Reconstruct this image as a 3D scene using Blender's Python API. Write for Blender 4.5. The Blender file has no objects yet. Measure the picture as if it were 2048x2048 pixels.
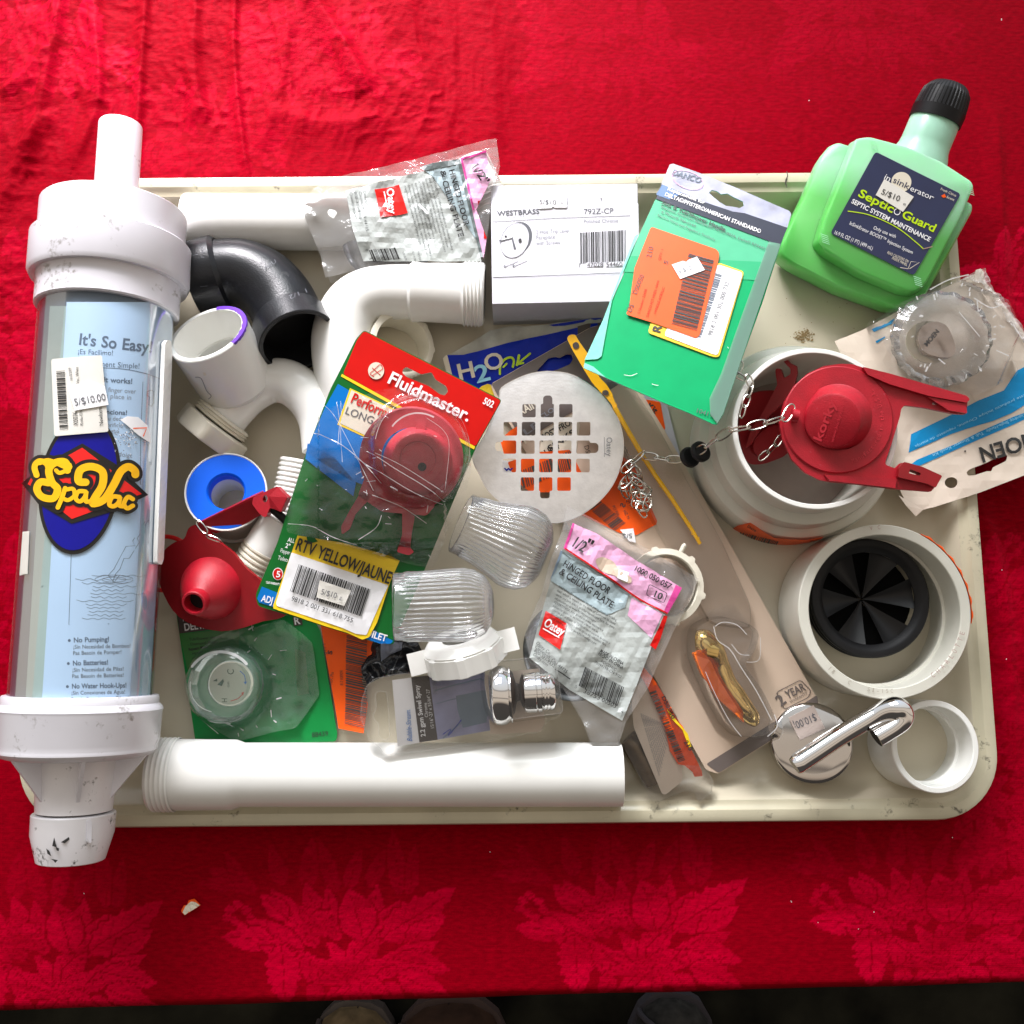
import bpy, math, random
import numpy as np
from mathutils import Vector, Matrix, noise
from mathutils.geometry import delaunay_2d_cdt
rad = math.radians
random.seed(7)
SC = bpy.context.scene
COL = SC.collection
# ---------------------------------------------------------------- camera
F_PX, TILT, CAM_H = 1945.0, rad(8.1), 0.695
cam_d = bpy.data.cameras.new("camera"); cam = bpy.data.objects.new("camera", cam_d); COL.objects.link(cam)
cam.location = (0, 0, CAM_H); cam.rotation_euler = (TILT, 0, 0)
cam_d.sensor_width = 36; cam_d.lens = 36 * F_PX / 2048; cam_d.clip_start = 0.01; cam_d.clip_end = 50
SC.camera = cam
# ---------------------------------------------------------------- world
W = bpy.data.worlds.new("World"); SC.world = W; W.use_nodes = True
wn, wl = W.node_tree.nodes, W.node_tree.links
bg = wn["Background"]; tc = wn.new("ShaderNodeTexCoord"); sx = wn.new("ShaderNodeSeparateXYZ")
wl.new(tc.outputs["Generated"], sx.inputs[0])
cr = wn.new("ShaderNodeValToRGB"); mr = wn.new("ShaderNodeMapRange")
mr.inputs[1].default_value = -1; mr.inputs[2].default_value = 1
wl.new(sx.outputs[1], mr.inputs[0]); wl.new(mr.outputs[0], cr.inputs[0])
e = cr.color_ramp.elements
e[0].position = 0.0; e[0].color = (0.06, 0.055, 0.05, 1); e[1].position = 1; e[1].color = (0.85, 0.95, 1.1, 1)
for p, c in ((0.26, (0.07, 0.06, 0.055, 1)), (0.33, (0.60, 0.50, 0.41, 1)), (0.40, (0.64, 0.56, 0.47, 1)), (0.43, (0.20, 0.17, 0.15, 1)), (0.455, (0.66, 0.57, 0.48, 1)), (0.62, (0.66, 0.58, 0.50, 1)), (0.66, (0.32, 0.3, 0.28, 1)), (0.69, (0.75, 0.74, 0.72, 1)), (0.8, (0.8, 0.82, 0.84, 1))):
    k = e.new(p); k.color = c
wl.new(cr.outputs[0], bg.inputs[0]); bg.inputs[1].default_value = 1.0
# ---------------------------------------------------------------- lamps
def area(name, loc, target, size, power, col, size_y=None):
    l = bpy.data.lights.new(name, 'AREA'); l.energy = power; l.color = col; l.size = size
    if size_y: l.shape = 'RECTANGLE'; l.size_y = size_y
    o = bpy.data.objects.new(name, l); COL.objects.link(o); o.location = loc
    o.rotation_euler = (Vector(target) - Vector(loc)).to_track_quat('-Z', 'Y').to_euler(); return o
area("daylight_opening", (-0.60, 3.0, 1.75), (0, 0.05, 0), 2.4, 138, (0.95, 0.98, 1.0), 1.4)
area("daylight_side", (-0.40, 1.25, 0.62), (-0.20, 0.56, 0), 0.35, 3.5, (1.0, 0.93, 0.97)).data.spread = rad(52)
SC.view_settings.view_transform = 'Standard'; SC.view_settings.look = 'None'
SC.view_settings.exposure = 0.03; SC.view_settings.gamma = 1; SC.view_settings.use_curve_mapping = False
SC.cycles.transparent_max_bounces = 24; SC.cycles.max_bounces = 14; SC.cycles.transmission_bounces = 12
SC.cycles.sample_clamp_indirect = 4.0
SC.cycles.use_denoising = True
# ---------------------------------------------------------------- projection helpers (photo pixel -> point in the place)
CT, ST = math.cos(TILT), math.sin(TILT); CAM = Vector((0, 0, CAM_H))
def ray(px, py):
    x, y, z = (px - 1024) / F_PX, -(py - 1024) / F_PX, -1.0
    return Vector((x, y * CT - z * ST, y * ST + z * CT)).normalized()
def P(px, py, z=0.0):
    r = ray(px, py); return CAM + r * ((z - CAM_H) / r.z)
S = 1932 / 512
def q(ox, oy, s, *pts): return [(ox + x / s, oy + y / s) for x, y in pts]
def m_per_px(z): return (CAM_H - z) / F_PX
class Plane:
    def __init__(s, a, b, c):
        s.a, b, c = P(*a), P(*b), P(*c); s.n = (b - s.a).cross(c - s.a).normalized()
        if s.n.z < 0: s.n = -s.n
    def pt(s, px, py, off=0.0):
        r = ray(px, py); t = ((s.a + s.n * 0 - CAM).dot(s.n)) / r.dot(s.n); return CAM + r * t + s.n * off
class Flat(Plane):
    def __init__(s, z): s.a = Vector((0, 0, z)); s.n = Vector((0, 0, 1))
class Cyl:
    def __init__(s, A, B, r): s.A = A; s.d = (B - A).normalized(); s.r = r
    def hit(s, px, py, r=None):
        r = r or s.r; u = ray(px, py); w = CAM - s.A; a = u - s.d * u.dot(s.d); b = w - s.d * w.dot(s.d)
        A_, B_, C_ = a.dot(a), 2 * a.dot(b), b.dot(b) - r * r; D = B_ * B_ - 4 * A_ * C_
        t = (-B_ - math.sqrt(max(D, 0))) / (2 * A_); return CAM + u * t
    def pt(s, px, py, off=0.0):
        h = s.hit(px, py); c = s.A + s.d * (h - s.A).dot(s.d); n = (h - c).normalized(); return c + n * (s.r + off)
    def t(s, px, py, r=None): return (s.hit(px, py, r) - s.A).dot(s.d)
class Warp:
    """a surface with a height relief of its own (crumples, bulges), f(px,py)->metres"""
    def __init__(s, base, f): s.b = base; s.f = f
    def pt(s, px, py, off=0.0): return s.b.pt(px, py, off + s.f(px, py))
def crumple(amp, sc, seed=0, bulge=None):
    def f(x, y):
        v = amp * noise.noise(Vector((x / sc, y / sc, seed))) + amp * 0.45 * noise.noise(Vector((x / sc * 2.6, y / sc * 2.6, seed + 5)))
        if bulge:
            for bx, by, br, bh in bulge:
                d = math.hypot(x - bx, y - by) / br
                if d < 1: v += bh * (0.5 + 0.5 * math.cos(math.pi * d))
        return v
    return f
# ---------------------------------------------------------------- materials
def N(m, t): return m.node_tree.nodes.new(t)
def mat(name, col, rough=0.5, metal=0.0, var=0.08, vs=60, bump=None, coat=0.0, smudge=None, spec=0.5, sss=0.0, aniso=0.0, sheen=0.0):
    m = bpy.data.materials.new(name); m.use_nodes = True; L = m.node_tree.links; b = m.node_tree.nodes["Principled BSDF"]
    b.inputs["Roughness"].default_value = rough; b.inputs["Metallic"].default_value = metal
    b.inputs["Specular IOR Level"].default_value = spec; b.inputs["Coat Weight"].default_value = coat
    b.inputs["Coat Roughness"].default_value = 0.12
    if sss: b.inputs["Subsurface Weight"].default_value = sss; b.inputs["Subsurface Radius"].default_value = (1, 1, 1); b.inputs["Subsurface Scale"].default_value = 0.006
    if aniso: b.inputs["Anisotropic"].default_value = aniso
    if sheen: b.inputs["Sheen Weight"].default_value = sheen
    g = N(m, "ShaderNodeNewGeometry"); n = N(m, "ShaderNodeTexNoise"); n.inputs["Scale"].default_value = vs; n.inputs["Detail"].default_value = 5
    L.new(g.outputs["Position"], n.inputs["Vector"])
    r = N(m, "ShaderNodeMapRange"); r.inputs[1].default_value = 0.3; r.inputs[2].default_value = 0.7; r.inputs[3].default_value = 1 - var; r.inputs[4].default_value = 1 + var * 0.5
    L.new(n.outputs[0], r.inputs[0])
    mx = N(m, "ShaderNodeVectorMath"); mx.operation = 'SCALE'; mx.inputs[0].default_value = col; L.new(r.outputs[0], mx.inputs["Scale"])
    out = mx.outputs[0]
    if smudge:  # (scale, threshold, colour)
        n2 = N(m, "ShaderNodeTexNoise"); n2.inputs["Scale"].default_value = smudge[0]; n2.inputs["Detail"].default_value = 8; n2.inputs["Roughness"].default_value = 0.7
        L.new(g.outputs["Position"], n2.inputs["Vector"])
        r2 = N(m, "ShaderNodeMapRange"); r2.inputs[1].default_value = smudge[1]; r2.inputs[2].default_value = smudge[1] + 0.07; L.new(n2.outputs[0], r2.inputs[0])
        n3 = N(m, "ShaderNodeTexNoise"); n3.inputs["Scale"].default_value = smudge[0] * 6; L.new(g.outputs["Position"], n3.inputs["Vector"])
        r3 = N(m, "ShaderNodeMapRange"); r3.inputs[1].default_value = 0.45; r3.inputs[2].default_value = 0.62; L.new(n3.outputs[0], r3.inputs[0])
        mu = N(m, "ShaderNodeMath"); mu.operation = 'MULTIPLY'; L.new(r2.outputs[0], mu.inputs[0]); L.new(r3.outputs[0], mu.inputs[1])
        mm = N(m, "ShaderNodeMix"); mm.data_type = 'RGBA'; L.new(mu.outputs[0], mm.inputs[0]); L.new(out, mm.inputs[6]); mm.inputs[7].default_value = (*smudge[2], 1); out = mm.outputs[2]
    L.new(out, b.inputs["Base Color"])
    if bump:
        n4 = N(m, "ShaderNodeTexNoise"); n4.inputs["Scale"].default_value = bump[0]; n4.inputs["Detail"].default_value = 4; L.new(g.outputs["Position"], n4.inputs["Vector"])
        bp = N(m, "ShaderNodeBump"); bp.inputs["Strength"].default_value = bump[1]; bp.inputs["Distance"].default_value = 0.001; L.new(n4.outputs[0], bp.inputs["Height"]); L.new(bp.outputs[0], b.inputs["Normal"])
    return m
def film(name, tint=(1, 1, 1), haze=0.06, hazecol=(0.9, 0.9, 0.9), rough=0.06, bs=120, bstr=0.6, gl=1.0, stretch=1.0):
    """thin clear plastic: see-through with a reflective, crumpled skin"""
    m = bpy.data.materials.new(name); m.use_nodes = True; L = m.node_tree.links; nd = m.node_tree.nodes; nd.remove(nd["Principled BSDF"])
    o = nd["Material Output"]; t = N(m, "ShaderNodeBsdfTransparent"); t.inputs[0].default_value = (*tint, 1)
    d = N(m, "ShaderNodeBsdfDiffuse"); d.inputs[0].default_value = (*hazecol, 1); tr = N(m, "ShaderNodeBsdfTranslucent"); tr.inputs[0].default_value = (*hazecol, 1)
    a = N(m, "ShaderNodeMixShader"); a.inputs[0].default_value = 0.5; L.new(d.outputs[0], a.inputs[1]); L.new(tr.outputs[0], a.inputs[2])
    b = N(m, "ShaderNodeMixShader"); b.inputs[0].default_value = haze; L.new(t.outputs[0], b.inputs[1]); L.new(a.outputs[0], b.inputs[2])
    g = N(m, "ShaderNodeNewGeometry"); mp = N(m, "ShaderNodeMapping"); mp.inputs["Scale"].default_value = (1, stretch, 1); L.new(g.outputs["Position"], mp.inputs[0])
    n = N(m, "ShaderNodeTexNoise"); n.inputs["Scale"].default_value = bs; n.inputs["Detail"].default_value = 3; n.inputs["Distortion"].default_value = 1.2; L.new(mp.outputs[0], n.inputs["Vector"])
    v = N(m, "ShaderNodeTexVoronoi"); v.feature = 'DISTANCE_TO_EDGE'; v.inputs["Scale"].default_value = bs * 0.6; L.new(mp.outputs[0], v.inputs["Vector"])
    ad = N(m, "ShaderNodeMath"); ad.operation = 'ADD'; L.new(n.outputs[0], ad.inputs[0]); L.new(v.outputs[0], ad.inputs[1])
    bp = N(m, "ShaderNodeBump"); bp.inputs["Strength"].default_value = bstr; bp.inputs["Distance"].default_value = 0.002; L.new(ad.outputs[0], bp.inputs["Height"])
    gs = N(m, "ShaderNodeBsdfGlossy"); gs.inputs["Roughness"].default_value = rough; L.new(bp.outputs[0], gs.inputs["Normal"])
    fr = N(m, "ShaderNodeFresnel"); fr.inputs[0].default_value = 1.5
    mu = N(m, "ShaderNodeMath"); mu.operation = 'MULTIPLY'; mu.inputs[1].default_value = gl; mu.use_clamp = True; L.new(fr.outputs[0], mu.inputs[0])
    c = N(m, "ShaderNodeMixShader"); L.new(mu.outputs[0], c.inputs[0]); L.new(b.outputs[0], c.inputs[1]); L.new(gs.outputs[0], c.inputs[2]); L.new(c.outputs[0], o.inputs[0])
    return m
def glassm(name, col=(1, 1, 1), rough=0.02, ior=1.49, tr=1.0):
    m = bpy.data.materials.new(name); m.use_nodes = True; b = m.node_tree.nodes["Principled BSDF"]
    b.inputs["Base Color"].default_value = (*col, 1); b.inputs["Transmission Weight"].default_value = tr; b.inputs["Roughness"].default_value = rough; b.inputs["IOR"].default_value = ior
    return m
M = dict(
    pvc=mat("white_pvc", (0.84, 0.84, 0.80), 0.26, var=0.05, vs=25, sss=0.05, smudge=(30, 0.685, (0.42, 0.36, 0.26))),
    pvcd=mat("scuffed_white_pvc", (0.76, 0.75, 0.80), 0.25, var=0.06, vs=25, smudge=(44, 0.565, (0.36, 0.34, 0.33))),
    pvcn=mat("marked_white_pvc", (0.78, 0.76, 0.78), 0.25, var=0.05, smudge=(60, 0.57, (0.03, 0.03, 0.02))),
    ivory=mat("ivory_plastic", (0.74, 0.70, 0.58), 0.35, var=0.06),
    grayw=mat("off_white_pvc", (0.66, 0.65, 0.57), 0.32, var=0.07, vs=30),
    blk=mat("black_abs", (0.010, 0.011, 0.013), 0.30, var=0.3, bump=(900, 0.15), spec=0.35),
    rubk=mat("black_rubber", (0.008, 0.008, 0.009), 0.5, var=0.3, spec=0.25),
    red=mat("red_rubber", (0.43, 0.003, 0.016), 0.48, var=0.18, vs=90, bump=(1200, 0.2), smudge=(150, 0.62, (0.46, 0.06, 0.08))),
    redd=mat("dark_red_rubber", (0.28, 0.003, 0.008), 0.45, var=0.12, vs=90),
    pink=mat("hazed_red_rubber", (0.50, 0.035, 0.055), 0.38, var=0.1, vs=90),  # pink is red rubber with the covering plastic's haze in its colour
    white=mat("white_print", (0.70, 0.70, 0.75), 0.45, var=0.03), paper=mat("paper_sticker", (0.72, 0.70, 0.64), 0.6, var=0.06),
    paperw=mat("white_sticker", (0.85, 0.85, 0.86), 0.5, var=0.04), boxw=mat("white_carton", (0.66, 0.66, 0.72), 0.5, var=0.04, bump=(400, 0.1)),
    boxs=mat("carton_side", (0.60, 0.61, 0.66), 0.55, var=0.08),
    ink=mat("black_ink", (0.02, 0.02, 0.02), 0.5), gink=mat("grey_ink", (0.09, 0.095, 0.11), 0.5), lgink=mat("light_grey_ink", (0.24, 0.25, 0.28), 0.5),
    bink=mat("blue_grey_ink", (0.10, 0.14, 0.20), 0.45), dbr=mat("dark_brown_print", (0.055, 0.042, 0.036), 0.45),
    or_=mat("orange_label", (0.88, 0.10, 0.005), 0.42, var=0.06, spec=0.25), orl=mat("glossy_orange_label", (0.85, 0.12, 0.02), 0.4, var=0.06, spec=0.25),
    yel=mat("yellow_print", (0.90, 0.62, 0.01), 0.4), redp=mat("red_print", (0.58, 0.005, 0.003), 0.33, spec=0.25), orr=mat("bright_red_print", (0.80, 0.01, 0.008), 0.3),
    grn=mat("green_print", (0.004, 0.13, 0.02), 0.3, spec=0.25), grn2=mat("bright_green_print", (0.004, 0.24, 0.05), 0.3, spec=0.25),
    mid=mat("moss_green_print", (0.04, 0.20, 0.04), 0.35, coat=0.1),
    blu=mat("blue_print", (0.0, 0.17, 0.55), 0.3, spec=0.25), nvy=mat("deep_blue_print", (0.0, 0.02, 0.40), 0.35, spec=0.2),
    logb=mat("royal_blue_print", (0.004, 0.004, 0.25), 0.3, spec=0.3), logy=mat("amber_print", (0.95, 0.50, 0.0), 0.35), logk=mat("logo_black", (0.008, 0.007, 0.006), 0.3),
    sky=mat("pale_blue_paper", (0.50, 0.65, 0.82), 0.4, var=0.05, vs=15), mint=mat("grey_green_liner", (0.36, 0.46, 0.42), 0.4, var=0.12, vs=20, smudge=(60, 0.62, (0.12, 0.16, 0.14))),
    smoke=mat("dark_tube_inside", (0.10, 0.13, 0.17), 0.3), spool=mat("blue_spool_plastic", (0.0, 0.12, 0.80), 0.4, var=0.05, spec=0.25),
    tape=mat("white_seal_tape", (0.62, 0.55, 0.54), 0.5), chrome=mat("chrome", (0.80, 0.79, 0.78), 0.06, 1.0, var=0.03),
    steel=mat("brushed_steel", (0.84, 0.84, 0.84), 0.38, 0.9, var=0.10, vs=160, bump=(700, 0.12)), wire=mat("nickel_wire", (0.55, 0.52, 0.46), 0.22, 1.0),
    zinc=mat("zinc_plate", (0.35, 0.38, 0.42), 0.25, 1.0, var=0.2), card=mat("beige_backing_card", (0.60, 0.47, 0.36), 0.4, var=0.06, vs=18, coat=0.15),
    cardg=mat("taupe_card_print", (0.14, 0.115, 0.105), 0.35, coat=0.2), crm=mat("cream_print", (0.72, 0.66, 0.53), 0.45),
    pnk=mat("pink_print", (0.80, 0.42, 0.64), 0.3, coat=0.5, bump=(120, 0.7), var=0.15, vs=50), mag=mat("magenta_print", (0.66, 0.06, 0.30), 0.35), plg=mat("pale_grey_print", (0.46, 0.50, 0.48), 0.3, var=0.22, vs=60, coat=0.5, bump=(160, 0.7)),
    sgr=mat("slate_print", (0.12, 0.15, 0.15), 0.4), bgr=mat("blue_grey_print", (0.36, 0.46, 0.49), 0.3, var=0.15, coat=0.5, bump=(160, 0.7)),
    ywt=mat("amber_plastic", (0.80, 0.42, 0.01), 0.22, var=0.1, coat=0.4), chromed=mat("dark_chrome", (0.60, 0.57, 0.54), 0.07, 1.0, var=0.05), gold=mat("polished_gold", (0.78, 0.56, 0.22), 0.12, 1.0, var=0.25, vs=60),
    org=mat("orange_gloss", (0.90, 0.17, 0.01), 0.25, coat=0.4), teal=mat("mint_flap_print", (0.20, 0.66, 0.52), 0.3, coat=0.3, var=0.15, vs=300),
    skyb=mat("cyan_print", (0.0, 0.27, 0.60), 0.3, spec=0.3), lil=mat("lilac_sleeve", (0.52, 0.50, 0.56), 0.4, var=0.08), shw=mat("card_white", (0.70, 0.60, 0.50), 0.45, var=0.06),
    lime=mat("lime_print", (0.50, 0.72, 0.0), 0.35), lblu=mat("ice_blue_print", (0.30, 0.66, 0.85), 0.35), nlab=mat("navy_label", (0.016, 0.024, 0.075), 0.32, coat=0.2),
    purp=mat("purple_primer", (0.13, 0.04, 0.45), 0.3), pch=mat("brown_flesh_print", (0.42, 0.27, 0.2), 0.4), vio=mat("grey_violet_print", (0.34, 0.35, 0.52), 0.3, var=0.25, vs=50),
    slt=mat("slate_blue_print", (0.19, 0.26, 0.34), 0.3), bbag=mat("black_film", (0.012, 0.013, 0.017), 0.16, var=0.3, bump=(50, 0.5)), gblk=mat("greyish_film", (0.28, 0.31, 0.40), 0.3, var=0.4, vs=90),
    clear=film("clear_blister", haze=0.03, rough=0.05, bs=60, bstr=0.35, gl=0.9), bag=film("clear_poly_bag", haze=0.20, rough=0.13, bs=80, bstr=0.8, gl=1.6),
    crin=film("crinkled_cellophane", haze=0.03, rough=0.07, bs=60, bstr=1.0, gl=1.3), glint=film("painted_glint", haze=0.75, hazecol=(0.95, 0.95, 0.95), rough=0.15, bs=60, bstr=0.4, gl=2), cyl=film("clear_tube_wall", haze=0.03, rough=0.12, bs=20, bstr=0.05, gl=0.55, tint=(0.93, 0.97, 1)),  # glint paints highlights on clear plastic as whitish strokes
    gcrin=film("green_lit_cellophane", haze=0.17, hazecol=(0.55, 0.9, 0.7), rough=0.08, bs=65, bstr=1.0, gl=1.4), edge=film("plastic_edge", haze=0.15, rough=0.08, bs=60, bstr=0.2, gl=1.2),
    acry=film("clear_acrylic", haze=0.15, hazecol=(0.97, 0.98, 1), rough=0.10, bs=30, bstr=0.15, gl=1.5), acryg=film("clear_knob", haze=0.16, hazecol=(0.7, 1.0, 0.88), rough=0.08, bs=30, bstr=0.1, gl=1.5),
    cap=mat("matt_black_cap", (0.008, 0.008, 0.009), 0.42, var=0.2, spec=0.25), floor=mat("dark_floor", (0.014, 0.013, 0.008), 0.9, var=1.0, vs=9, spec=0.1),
)
# ---------------------------------------------------------------- glyphs
GL = {}
def _glyphs():
    chars = "ABCDEFGHIJKLMNOPQRSTUVWXYZabcdefghijklmnopqrstuvwxyz0123456789!?.,:;/\\-+()$&%'\"#*=" + "\u00a1\u00ae\u2122\u00ed\u00b0\u2022|"
    jobs = []
    for bold in (0, 1):
        def mk(s):
            c = bpy.data.curves.new("t", 'FONT'); c.body = s; c.size = 1; c.resolution_u = 3; c.offset = 0.022 * bold; c.dimensions = '2D'; c.fill_mode = 'FRONT'
            o = bpy.data.objects.new("t", c); COL.objects.link(o); return o
        jobs.append((bold, None, mk("HH"), None))
        for ch in chars: jobs.append((bold, ch, mk(ch), mk("H" + ch + "H")))
    bpy.context.view_layer.update(); dg = bpy.context.evaluated_depsgraph_get()
    def ext(o):
        me = o.evaluated_get(dg).to_mesh(); v = [(p.co.x, p.co.y) for p in me.vertices]; f = [tuple(p.vertices) for p in me.polygons]; o.evaluated_get(dg).to_mesh_clear(); return v, f
    hh = {}
    for b, ch, o1, o2 in jobs:
        v, f = ext(o1)
        if ch is None: hh[b] = max(p[0] for p in v) - min(p[0] for p in v); continue
        v2, _ = ext(o2); adv = (max(p[0] for p in v2) - min(p[0] for p in v2)) - hh[b]
        GL[(ch, b)] = (v, f, adv)
    GL[(" ", 0)] = GL[(" ", 1)] = ([], [], 0.32)
    for b, ch, o1, o2 in jobs:
        for o in (o1, o2):
            if o: c = o.data; bpy.data.objects.remove(o); bpy.data.curves.remove(c)
_glyphs()
CAPH = max(p[1] for p in GL[("H", 0)][0])
# ---------------------------------------------------------------- mesh builder
LOC = {}
def smoothpath(pts, n=6):
    out = []; pts = [tuple(p) for p in pts]; k = len(pts[0])
    for i in range(len(pts) - 1):
        p0, p1, p2, p3 = pts[max(i - 1, 0)], pts[i], pts[i + 1], pts[min(i + 2, len(pts) - 1)]
        for j in range(n):
            t = j / n; out.append(tuple(0.5 * (2 * p1[a] + (p2[a] - p0[a]) * t + (2 * p0[a] - 5 * p1[a] + 4 * p2[a] - p3[a]) * t * t + (3 * p1[a] - p0[a] - 3 * p2[a] + p3[a]) * t ** 3) for a in range(k)))
    out.append(pts[-1]); return out
def rnd(pts, r, n=4):
    """round the corners of a pixel polygon"""
    out = []; L = len(pts)
    for i in range(L):
        a, b, c = Vector(pts[i - 1]), Vector(pts[i]), Vector(pts[(i + 1) % L])
        u, v = (a - b), (c - b); d = min(r, u.length * 0.45, v.length * 0.45); u.normalize(); v.normalize()
        p0, p1 = b + u * d, b + v * d
        for k in range(n + 1):
            t = k / n; out.append(tuple(p0 * (1 - t) ** 2 + b * 2 * t * (1 - t) + p1 * t * t))
    return out
def ell(cx, cy, a, b, rot=0, n=40, a0=0, a1=360):
    r = rad(rot); out = []
    m = n if a1 - a0 >= 360 else n + 1
    for i in range(m):
        t = rad(a0 + (a1 - a0) * i / n); x, y = a * math.cos(t), b * math.sin(t)
        out.append((cx + x * math.cos(r) - y * math.sin(r), cy + x * math.sin(r) + y * math.cos(r)))
    return out
def inpoly(x, y, pts):
    c = False; j = len(pts) - 1
    for i in range(len(pts)):
        xi, yi = pts[i]; xj, yj = pts[j]
        if (yi > y) != (yj > y) and x < (xj - xi) * (y - yi) / (yj - yi) + xi: c = not c
        j = i
    return c
def densify(pts, g):
    out = []
    for i in range(len(pts)):
        a, b = pts[i], pts[(i + 1) % len(pts)]; n = max(1, int(math.hypot(b[0] - a[0], b[1] - a[1]) / g))
        out += [(a[0] + (b[0] - a[0]) * k / n, a[1] + (b[1] - a[1]) * k / n) for k in range(n)]
    return out
class MB:
    def __init__(s): s.V = []; s.F = []; s.I = []; s.S = []; s.mats = []
    def mi(s, m):
        if isinstance(m, str): m = M[m]
        if m not in s.mats: s.mats.append(m)
        return s.mats.index(m)
    def add(s, V, F, m, smooth=False):
        b = len(s.V); i = s.mi(m); s.V += [tuple(v) for v in V]
        for f in F: s.F.append(tuple(b + k for k in f)); s.I.append(i); s.S.append(smooth)
        return s
    def tri(s, pts, holes=(), g=None):
        if g: pts = densify(pts, g); holes = [densify(h, g) for h in holes]
        vv = [Vector(p) for p in pts]; faces = [list(range(len(pts)))]
        for h in holes: faces.append(list(range(len(vv), len(vv) + len(h)))); vv += [Vector(p) for p in h]
        if g:
            xs = [p[0] for p in pts]; ys = [p[1] for p in pts]; y = min(ys) + g / 2; r = 0
            while y < max(ys):
                x = min(xs) + g / 2 + (g / 2 if r % 2 else 0)
                while x < max(xs):
                    if inpoly(x, y, pts) and not any(inpoly(x, y, h) for h in holes): vv.append(Vector((x, y)))
                    x += g
                y += g; r += 1
        ov, _, of, *_r = delaunay_2d_cdt(vv, [], faces, 2 if holes else 1, 1e-4)
        return [(p.x, p.y) for p in ov], of
    def art(s, sf, pts, m, off=0.0003, holes=(), g=None, smooth=False):
        v, f = s.tri(pts, holes, g)
        return s.add([sf.pt(x, y, off) for x, y in v], [tuple(reversed(k)) for k in f], m, smooth)
    def slab(s, sf, pts, m, t=0.0008, off=0.0, holes=(), g=None, side=None, smooth=False, back=True):
        v, f = s.tri(pts, holes, g); top = [sf.pt(x, y, off) for x, y in v]
        s.add(top, [tuple(reversed(k)) for k in f], m, smooth)
        if back and not (isinstance(m, str) and m in ("clear", "crin", "bag")): s.add([sf.pt(x, y, off - t) for x, y in v], [tuple(k) for k in f], side or m, smooth)
        for lp in (pts, *holes):
            if g: lp = densify(lp, g)
            n = len(lp); s.add([sf.pt(x, y, off) for x, y in lp] + [sf.pt(x, y, off - t) for x, y in lp], [(i, (i + 1) % n, n + (i + 1) % n, n + i) for i in range(n)], side or m)
        return s
    def stroke(s, sf, pts, w, m, off=0.0003, n=6, closed=False):
        if isinstance(sf, Warp): off += 0.0004
        if n > 1: pts = smoothpath(pts, n)
        L, R = [], []
        for i, p in enumerate(pts):
            a, b = Vector(pts[max(i - 1, 0)]), Vector(pts[min(i + 1, len(pts) - 1)]); d = (b - a)
            d = d.normalized() if d.length > 1e-6 else Vector((1, 0)); nn = Vector((-d.y, d.x)) * w / 2; p = Vector(p); L.append(p + nn); R.append(p - nn)
        V = [sf.pt(*p, off) for p in L] + [sf.pt(*p, off) for p in R]; k = len(L)
        s.add(V, [(i, i + 1, k + i + 1, k + i) for i in range(k - 1)], m)
        if w > 3:
            for j, e_ in enumerate((pts[0], pts[-1])): s.add([sf.pt(x, y, off + 0.00002 * (j + 1)) for x, y in ell(e_[0], e_[1], w / 2, w / 2, n=16)], [tuple(range(16))], m)
        return s
    def text(s, sf, t, p0, p1, h, m, bold=0, off=0.0005, slant=0.0, flip=False):
        """text whose baseline runs from p0 to p1 (fitted), capital height h"""
        if isinstance(sf, Warp): off += 0.0007
        glw = [GL[(c, bold)] for c in t if (c, bold) in GL]; tot = sum(g_[2] for g_ in glw) or 1
        d = Vector((p1[0] - p0[0], p1[1] - p0[1])); ln = d.length; d.normalize(); up = Vector((d.y, -d.x))
        if flip: up = -up
        sc = h / CAPH; xs = ln / tot; x = 0
        for v, f, adv in glw:
            if v:
                pp = [Vector(p0) + d * ((x + a) * xs + slant * b * sc) + up * (b * sc) for a, b in v]; s.add([sf.pt(k.x, k.y, off) for k in pp], f, m)
            x += adv
        return s
    def bars(s, sf, p0, p1, hv, m, n=30, seed=1, off=0.0005, ns=5):
        if isinstance(sf, Warp): off += 0.0006
        rs = random.Random(seed); d = Vector((p1[0] - p0[0], p1[1] - p0[1])); t = 0; seq = []
        for i in range(n): w = rs.choice((1, 1, 2, 3)); g_ = rs.choice((1, 1, 2)); seq.append((t, w)); t += w + g_
        for a, w in seq:
            u0, u1 = a / t, (a + w) / t; A = Vector(p0) + d * u0; B = Vector(p0) + d * u1; H = Vector(hv)
            s.add([sf.pt(*(k + H * (i / ns)), off) for i in range(ns + 1) for k in (A, B)], [(2 * i, 2 * i + 1, 2 * i + 3, 2 * i + 2) for i in range(ns)], m)
        return s
    def lathe(s, A, d, prof, m, n=48, fn=None, smooth=True, a0=0, a1=360, ref=None):
        d = d.normalized(); r0 = (ref or (Vector((0, 0, 1)) if abs(d.z) < 0.8 else Vector((1, 0, 0)))); u = (r0 - d * r0.dot(d)).normalized(); w = d.cross(u)
        full = a1 - a0 >= 360; k = n if full else n + 1; V = []
        for j, (t, r) in enumerate(prof):
            for i in range(k):
                a = rad(a0 + (a1 - a0) * i / n); rr = r * (fn(a, t, j) if fn else 1); V.append(A + d * t + (u * math.cos(a) + w * math.sin(a)) * rr)
        F = []
        for j in range(len(prof) - 1):
            for i in range(n):
                i2 = (i + 1) % k; F.append((j * k + i, (j + 1) * k + i, (j + 1) * k + i2, j * k + i2))
        return s.add(V, F, m, smooth)
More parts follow.
